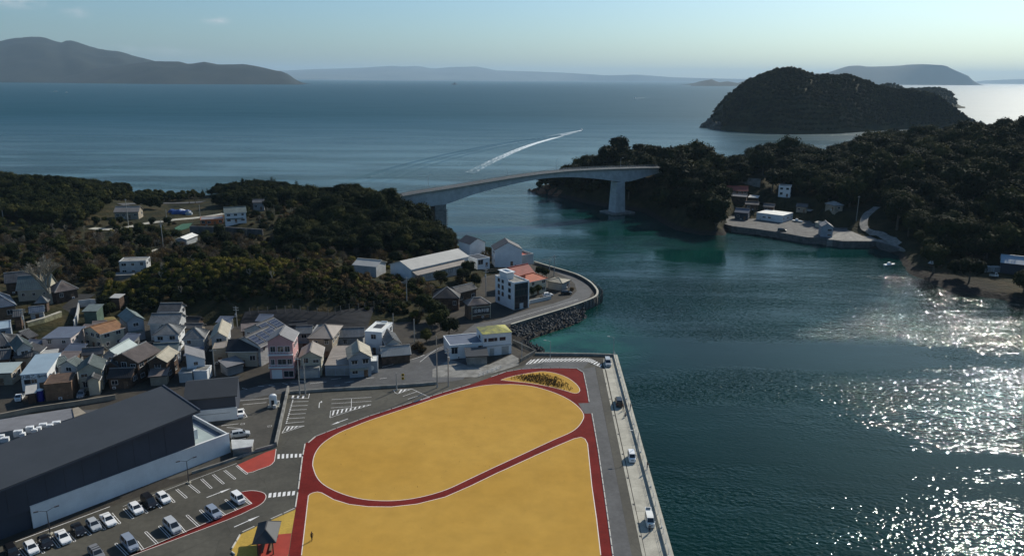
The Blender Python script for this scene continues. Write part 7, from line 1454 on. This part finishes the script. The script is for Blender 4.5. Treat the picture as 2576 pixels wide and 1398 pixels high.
def free(x, y): return not np.any((CA[:, 0]-x)**2+(CA[:, 1]-y)**2 < CA[:, 2]**2)
def project(x, y, z):
    dz = z-CAM_Z; dep = y*math.cos(PITCH)-dz*math.sin(PITCH); return CX+F_PX*x/dep, CY-F_PX*(y*math.sin(PITCH)+dz*math.cos(PITCH))/dep, dep
vr = random.Random(5); CAND = {'evergreen': [], 'shrub': [], 'pine': [], 'bare': [], 'brown': []}
def grid_points(x0, x1, y0, y1, s):
    j = 0; y = y0
    while y < y1:
        x = x0+(s/2 if j % 2 else 0)
        while x < x1: yield x+vr.uniform(-.5, .5)*s, y+vr.uniform(-.5, .5)*s; x += s
        y += s*.87; j += 1
pool = []
for zone, box_, s in (('L', (-420, 30, 240, 570), 4.1), ('B', (-155, -34, 253, 302), 2.3), ('R', (20, 470, 270, 700), 6.3)):
    for x, y in grid_points(*box_, s): pool.append((zone, x, y))
PX, PY = np.array([p[1] for p in pool]), np.array([p[2] for p in pool])
dT, dY, dL_, dR_ = sd_poly(PX, PY, TOWN), np.maximum(sd_poly(PX, PY, yard), sd_poly(PX, PY, yard2)), sd_poly(PX, PY, LAND_L), sd_poly(PX, PY, LAND_R)
dmap = ((sd_poly(PX, PY, [(p.x, p.y) for p in (W('z8', 520, 880, 5.8), W('z8', 1190, 665, 5.8), W('z8', 1560, 440, 6), W('z8', 1700, 200, 6), W('z8', 300, 0, 6), W('z8', -700, 200, 6), W('z8', -700, 900, 4))])))
for (zone, x, y), t_, yd, l_, r_, tm_ in zip(pool, dT, dY, dL_, dR_, dmap):
    if t_ > -1.5 or yd > -2 or (zone != 'R' and l_ < 1.5) or (zone == 'R' and r_ < 2.0) or tm_ > 0: continue
    if x > y*.72+18 or x < -y*.72-18 or not free(x, y): continue
    z = Z(x, y)
    if z < 1.6: continue
    nx_ = (Z(x+3, y)-Z(x-3, y))/6, (Z(x, y+3)-Z(x, y-3))/6; slope = math.hypot(*nx_); rn = vr.random(); sc = vr.uniform(.75, 1.3)
    if zone == 'R':
        if slope > 1.6 and rn < .25: continue
        k = 'evergreen'; idx = vr.choice((0, 1, 2, 3, 0, 1, 4, 5)); z_ = z-.4; lab = 'hill'
        if x < 125 and y > 480:
            lab = 'point'
            if rn < .12: k = 'pine'
        elif x < 135: lab = 'bluff'
        if x > 160 and y < 430 and rn < .1: k = 'brown'
        sc *= 1.36*vr.choice((.62, .8, 1, 1, 1.2, 1.45))
    else:
        bluff = -152 < x < -36 and y < 302; lab = 'bluff'
        if bluff != (zone == 'B'): continue
        if bluff:
            if y < 256 and x > -125: continue
            k = 'shrub'
            if y < 266: idx = vr.choice((5, 5, 5, 2, 3)); sc *= .85
            elif x < -84: idx = vr.choice((0, 0, 1, 1, 0, 2, 3)); sc *= .85
            else: idx = vr.choice((3, 4, 4, 3, 0, 2)); sc *= .85
            if rn > .975: k = 'evergreen'; idx = 4; sc = .6
            if .955 < rn <= .975: k = 'bare'
        elif -110 < x < -30 and y > 345: k = 'evergreen'; idx = vr.choice((0, 1, 2, 3, 4)); lab = 'bridge hill'; sc *= 1.1*vr.choice((.7, .9, 1, 1.25))
        elif x > -140 and y < 372: 
            k = 'shrub' if rn < .74 else ('brown' if rn < .95 else 'evergreen'); idx = vr.choice((2, 0, 4, 3, 3, 0)) if k == 'shrub' else vr.choice((0, 2, 4)); lab = 'hollow'; sc *= .85
        elif y > 465 or (x < -235 and y > 410): 
            k = 'evergreen'; idx = vr.choice((0, 1, 2, 3, 4, 5)); lab = 'west hill'
            if y > 500 and x > -215: k = 'pine' if rn < .18 else 'evergreen'; sc *= .8
            if -262 < x < -205 and y > 480: sc *= .62; idx = 4
        else:
            lab = 'west slope'; k = 'evergreen' if rn < .09 else ('shrub' if rn < .60 else ('brown' if rn < .92 else 'bare')); idx = vr.choice((0, 2, 3, 4, 5)) if k == 'evergreen' else vr.choice((2, 4, 3, 4, 0, 3)); sc *= .85
        z_ = z-.3
    CAND[k].append((x, y, z_, sc, idx if k in ('evergreen', 'shrub') else vr.randrange(3), lab))
LAB = {'evergreen': {'hill': ('dense dark evergreen tree on the long wooded hill across the water', 'evergreens of the far hill'), 'point': ('dark evergreen tree on the wooded point at the east end of the bridge', 'evergreens of the bridge point'), 'bluff': ('dark evergreen tree on the steep bluff between bridge pier and quay hamlet', 'evergreens of the hamlet bluff'), 'bridge hill': ('dark evergreen tree on the small hill at the west end of the bridge', 'evergreens of the west bridge hill'), 'west hill': ('dark evergreen tree on the hill at the far left shore', 'evergreens of the west hill'), 'west slope': ('scrubby evergreen tree on the slope above the temple', 'evergreens of the temple slope'), 'hollow': ('small evergreen tree in the hollow behind the bluff', 'evergreens of the hollow')},
 'shrub': {'bluff': ('low bushy shrub covering the steep bluff behind the town', 'shrubs of the town bluff'), 'hollow': ('dull green shrub in the hollow behind the bluff', 'shrubs of the hollow'), 'west slope': ('dull green shrub on the slope above the temple', 'shrubs of the temple slope')}}
LAB['evergreen']['bluff L'] = ('small evergreen tree among the shrubs on the town bluff', 'evergreens of the town bluff')
def gn_scatter(name, meshes, items):
    """one object of kind stuff that repeats small meshes on given points"""
    src = bpy.data.collections.new(name+' sources')
    for i, me in enumerate(meshes): o = bpy.data.objects.new('%s_source' % name, me); o.name = 's%03d_' % i+name; src.objects.link(o)
    me = bpy.data.meshes.new(name); me.from_pydata([i[:3] for i in items], [], [])
    for nm, vals in (('sc', [i[3] for i in items]), ('rz', [i[5] for i in items])): me.attributes.new(nm, 'FLOAT', 'POINT').data.foreach_set('value', vals)
    me.attributes.new('ix', 'INT', 'POINT').data.foreach_set('value', [i[4] for i in items])
    o = link(name, me); ng = bpy.data.node_groups.new(name, 'GeometryNodeTree'); ng.interface.new_socket('Geometry', in_out='INPUT', socket_type='NodeSocketGeometry'); ng.interface.new_socket('Geometry', in_out='OUTPUT', socket_type='NodeSocketGeometry')
    N, L = ng.nodes, ng.links; gi, go = N.new('NodeGroupInput'), N.new('NodeGroupOutput'); ci = N.new('GeometryNodeCollectionInfo'); ci.inputs['Collection'].default_value = src; ci.inputs['Separate Children'].default_value = True; ci.inputs['Reset Children'].default_value = True
    ip = N.new('GeometryNodeInstanceOnPoints'); ip.inputs['Pick Instance'].default_value = True
    def at(n_, t_): a = N.new('GeometryNodeInputNamedAttribute'); a.data_type = t_; a.inputs['Name'].default_value = n_; return a.outputs['Attribute']
    cx = N.new('ShaderNodeCombineXYZ'); L.new(at('rz', 'FLOAT'), cx.inputs['Z'])
    L.new(gi.outputs[0], ip.inputs['Points']); L.new(ci.outputs[0], ip.inputs['Instance']); L.new(at('ix', 'INT'), ip.inputs['Instance Index']); L.new(cx.outputs[0], ip.inputs['Rotation']); L.new(at('sc', 'FLOAT'), ip.inputs['Scale']); L.new(ip.outputs[0], go.inputs[0])
    md = o.modifiers.new('scatter', 'NODES'); md.node_group = ng; return tag(o, kind='stuff')
def hidden(x, y, z):                          # is the top of a plant behind a hill?
    for k in range(1, 24):
        t = k/24
        if t > .35 and Z(x*t, y*t)+(2.5 if t < .97 else -9) > CAM_Z+(z-CAM_Z)*t: return True
    return False
for kind, hh in (('evergreen', 6), ('shrub', 2.0)):
    rows = []
    for it in CAND[kind]:
        px_, py_, dep = project(it[0], it[1], it[2]+hh*.7*it[3]); vis = -20 < px_ < 2596 and -20 < py_ < 1410 and not hidden(it[0], it[1], it[2]+hh*it[3]); rows.append((vis, it[3]/dep, it))
    rows.sort(key=lambda r_: (-r_[0], -r_[1])); near, rest = [r_[2] for r_ in rows[:300]], [r_[2] for r_ in rows[300:]]
    for x, y, z, sc, i, lab in near:
        l_, g_ = LAB[kind]['bluff L' if kind == 'evergreen' and lab == 'bluff' and x < 0 else lab]; rz = vr.uniform(0, 6.28)
        if kind == 'evergreen':
            r_ = thing('evergreen_tree', l_, 'tree', (x, y, z), rz, g_); r_.scale = (sc, sc, sc*vr.uniform(.85, 1.15)); link('crown', EV[i][0], r_); link('trunk', EV[i][1], r_)
        else: o = link('shrub', SH[i], None); tag(o, l_, 'shrub', g_); o.location = (x, y, z); o.rotation_euler.z = rz; o.scale = (sc, sc, sc*vr.uniform(.8, 1.25))
    gn_scatter('woodland' if kind == 'evergreen' else 'undergrowth', [e[0] for e in EV] if kind == 'evergreen' else SH, [(x, y, z, sc, i, vr.uniform(0, 6.28)) for x, y, z, sc, i, lab in rest])
for x, y, z, sc, i, lab in CAND['pine'][:300]:
    r_ = thing('pine_tree', 'layered dark pine tree on the skyline of the bridge point' if x > 0 else 'layered dark pine tree on the knoll beyond the plateau', 'tree', (x, y, z), vr.uniform(0, 6), 'pines of the bridge point' if x > 0 else 'pines of the knoll'); r_.scale = (sc, sc, sc*1.1); link('crown', PN[i][0], r_); link('trunk', PN[i][1], r_)
for x, y, z, sc, i, lab in CAND['bare'][:300]:
    r_ = thing('bare_tree', 'small leafless pale tree on the slope behind the town', 'tree', (x, y, z), vr.uniform(0, 6), 'small leafless trees behind the town'); r_.scale = (sc,)*3; link('branches', BT[i], r_)
for x, y, z, sc, i, lab in CAND['brown'][:300]:
    r_ = thing('winter_tree', 'thin brownish winter tree among the hillside scrub', 'tree', (x, y, z), vr.uniform(0, 6), 'thin winter trees of the hillsides'); r_.scale = (sc,)*3; link('crown', BR[i], r_); link('trunk', EV[i][1], r_)
# the big leafless tree by the temple, the two palms, garden trees
p = T('c1', 500, 1375); r_ = thing('bare_tree', 'big pale leafless tree with spreading crown before the temple hall', 'tree', (p.x, p.y, 4.6)); r_.scale = (1.45,)*3; link('branches', bare_mesh(99, 5.0, .60, 6), r_)
def palm(label, p, h):
    r_ = thing('palm_tree', label, 'tree', p, vr.uniform(0, 6), 'palms by the plateau road'); q = MB(); q.tube((0,0,-.5), (.2,0,h), .24, .17, 8); q.build('trunk', M['bark'], r_); V, F = [], []
    for k in range(30):
        a = k*2.4; el = vr.uniform(-.7, 1.1); d = Vector((math.cos(a)*math.cos(el), math.sin(a)*math.cos(el), math.sin(el))); s_ = d.cross(Vector((0,0,1))).normalized(); c_ = Vector((.2, 0, h)); b_ = len(V); ln = 2.1
        V += [c_, c_+d*ln*.55+s_*.55+Vector((0,0,.1)), c_+d*ln-Vector((0,0,.5)), c_+d*ln*.55-s_*.55+Vector((0,0,.1))]; F.append((b_, b_+1, b_+2, b_+3))
    me = bpy.data.meshes.new('fronds'); me.from_pydata([tuple(v) for v in V], [], F); me.materials.append(M['leaf_palm']); link('fronds', me, r_)
for x, y, lb in ((1865, 432, 'tall palm tree by the plateau road, the left one of the pair'), (1925, 440, 'tall palm tree by the plateau road, the right one of the pair')): p = D('c1', x, y, 488); palm(lb, (p.x, p.y, Z(p.x, p.y)), 7.5)
for k, (c, x, y, s_, kind, i, lb) in enumerate((('c4', 2170, 480, .62, 'e', 5, 'round bright green garden tree at the road bend'), ('c4', 2330, 300, .95, 'e', 4, 'dark tree at the corner of the bluff above the road bend'), ('c4', 2240, 180, 1.0, 'e', 3, 'tall dark tree on the end of the bluff'), ('c4', 2420, 380, .9, 'e', 2, 'dark tree beside the lane to the point'), ('c4', 2080, 570, 1.2, 's', 3, 'rusty brown bush inside the kerb of the road bend'), ('c4', 2130, 600, .9, 's', 3, 'smaller rusty bush next to the striped shed'),
   ('c6', 880, 470, 1.0, 'e', 1, 'tall dark tree before the entrance block of the white halls'), ('c6', 830, 520, .9, 'e', 0, 'dark tree on the terrace slope left of the utility pole'), ('c6', 940, 560, .8, 'e', 2, 'dark tree behind the black tiled house'), ('c6', 1500, 640, .55, 'e', 4, 'small tree in the garden of the vermilion roofed house'), ('c6', 1450, 660, .5, 'e', 3, 'small dark tree beside the four storey building'), ('c6', 1510, 470, .5, 'e', 1, 'dark hedge tree behind the vermilion roof'), ('c6', 1545, 480, .5, 'e', 3, 'dark hedge tree in the middle of the row by the sea wall'), ('c6', 1580, 490, .5, 'e', 0, 'dark hedge tree nearest to the sea wall'), ('c6', 1810, 620, .6, 's', 4, 'brown bush beside the grey cottage'),
   ('z8', 2050, 560, .8, 'e', 0, 'dark tree right of the green shed'), ('z8', 2150, 640, .6, 'e', 2, 'smaller dark tree right of the green shed'), ('z1', 330, 760, .8, 's', 2, 'green garden bush beside the pale mint roof'), ('c2', 1300, 620, .5, 'e', 3, 'dark garden tree below the upper two storey house'), ('c6', 560, 960, .8, 'e', 4, 'tree at the foot of the cliff beside the lane'), ('c6', 640, 880, .9, 'e', 3, 'dark tree on the bank below the old inn'), ('c6', 700, 960, 1.0, 's', 3, 'scrub bush beside the lane to the point'), ('c6', 480, 770, 1.0, 'e', 4, 'tree on the bank left of the black tiled house'), ('c6', 420, 900, 1.0, 's', 4, 'brown bush on the end of the bluff'))):
    p = T(c, x, y, 2.5*s_ if kind == 'e' else .8); z_ = max(Z(p.x, p.y), G0 if sd_poly(np.array([p.x]), np.array([p.y]), TOWN)[0] > 0 else 0)
    if kind == 'e': r_ = thing('garden_tree', lb, 'tree', (p.x, p.y, z_), vr.uniform(0, 6)); r_.scale = (s_,)*3; link('crown', EV[i][0], r_); link('trunk', EV[i][1], r_)
    else: o = tag(link('garden_bush', SH[i]), lb, 'shrub'); o.location = (p.x, p.y, z_); o.scale = (s_,)*3
# woods on the islands
def island_items(V, smin, step_keep, zmin):
    it = []
    for (x, y, z) in V:
        if z > zmin and vr.random() < step_keep: it.append((x+vr.uniform(-3, 3), y+vr.uniform(-3, 3), z-1.5, vr.uniform(.9, 1.5)*smin, vr.randrange(6), vr.uniform(0, 6.28)))
    return it
low = [crown_mesh('island_crown', 120+i, 'leaf_dark', R_=3.6, Hc=4.8, base=.8, nl=9, nq=40, qs=.95) for i in range(6)]
gn_scatter('island_wood', low, island_items(ISL_V, .78, .98, 6)+island_items(ISL_V, .70, .98, 6)+island_items(ISL_V, .95, .5, 9)); gn_scatter('island_wood', low, island_items(ISL2_V, 1.6, .95, 8))
# weeds in the planted lens, tufts on the field, straw yard
def tufts(name, poly, n, h0, h1, m, inside=True):
    xs = [p[0] for p in poly]; ys = [p[1] for p in poly]; V, F = [], []
    while len(F) < n:
        x, y = vr.uniform(min(xs), max(xs)), vr.uniform(min(ys), max(ys))
        if sd_poly(np.array([x]), np.array([y]), poly)[0] < 0: continue
        h = vr.uniform(h0, h1); a = vr.uniform(0, 6.3); w_ = h*vr.uniform(.12, .3); dx, dy = math.cos(a)*w_, math.sin(a)*w_; lx, ly = vr.uniform(-.4, .4)*h, vr.uniform(-.4, .4)*h; b_ = len(V)
        V += [(x-dx, y-dy, G0), (x+dx, y+dy, G0), (x+lx, y+ly, G0+h)]; F.append((b_, b_+1, b_+2))
    me = bpy.data.meshes.new(name); me.from_pydata(V, [], F); me.materials.append(M[m]); return tag(link(name, me), kind='stuff')
wp = pts('q', (110, 243), (170, 222), (260, 212), (350, 212), (430, 228), (500, 268), (540, 310), (500, 322), (400, 296), (260, 268))
tufts('weeds', wp, 900, .2, .6, 'weed'); tufts('weeds', pts('q', (170, 240), (260, 222), (350, 225), (440, 262), (480, 300), (380, 285), (250, 262)), 600, .25, .7, 'leaf_brown')
for q_ in (oval, lower): tufts('grass_tufts', q_, 90, .10, .30, 'leaf_brown')
sp_ = [T('c2', x, y) for x, y in ((1000, 470), (1120, 460), (1230, 580), (1150, 620), (1000, 650))]; q = MB(); q.add([(v.x, v.y, max(Z(v.x, v.y), G0)+.08) for v in sp_], [tuple(range(5))]); q.add([(v.x, v.y, max(Z(v.x, v.y), G0)+.02) for v in sp_], [tuple(range(4, -1, -1))]); struct(q.build('straw_yard', M['dry_grass']))
# dark sprayed concrete slope under the fence
fl_ = [T('c4', x, y) for x, y in ((180, 185), (335, 172), (540, 162), (715, 156), (880, 169), (1100, 190), (1235, 160), (1430, 132), (1600, 110))]; q = MB(); NV = 7
for i, p in enumerate(fl_):
    for j in range(NV): y_ = p.y+1.5-(p.y+1.5-241)*j/(NV-1); q.v.append((p.x*y_/p.y*.0+p.x, y_, max(Z(p.x, y_), G0-.2)+.22))
for i in range(len(fl_)-1):
    for j in range(NV-1): q.f.append((i*NV+j, (i+1)*NV+j, (i+1)*NV+j+1, i*NV+j+1)); q.mi.append(0)
struct(q.build('sprayed_slope', M['sprayed'], fix=False))
# rockfall fence along the cliff behind the town
rfn = thing('rockfall_fence', 'line of grey posts and net along the dark cliff behind the town', 'fence'); prev = None; pm = MB(); pm.box(-.09, .09, -.09, .09, -1, 2.6); pm = pm.mesh('post', M['concrete_dark'])
for k, (x, y) in enumerate(((245, 178), (335, 168), (440, 165), (540, 158), (630, 155), (715, 152), (795, 160), (880, 165), (980, 175), (1100, 185), (1175, 175), (1235, 155), (1330, 135), (1430, 128), (1500, 122), (1600, 105), (1700, 92))):
    p = T('c4', x, y); o = link('post', pm, rfn); o.location = p
    if prev is not None:
        for h_ in (.8, 1.7, 2.5): q = MB(); q.tube(prev+Vector((0,0,h_)), p+Vector((0,0,h_)), .025, n=4); q.build('cable', M['pole_dark'], rfn)
    prev = p
# ------------------------------------------------------------------ air: one closed box of thin haze round everything
hz = bpy.data.materials.new('haze'); hz.use_nodes = True; N, L = hz.node_tree.nodes, hz.node_tree.links; N.clear()
pv = N.new('ShaderNodeVolumePrincipled'); pv.inputs['Color'].default_value = (.56, .80, 1.0, 1); pv.inputs['Density'].default_value = 3.0e-5; pv.inputs['Anisotropy'].default_value = .10
L.new(pv.outputs[0], N.new('ShaderNodeOutputMaterial').inputs['Volume'])
b = MB(); b.box(-59000, 59000, -2500, 58000, -12, 780); o = b.build('haze', hz); tag(o, kind='stuff')
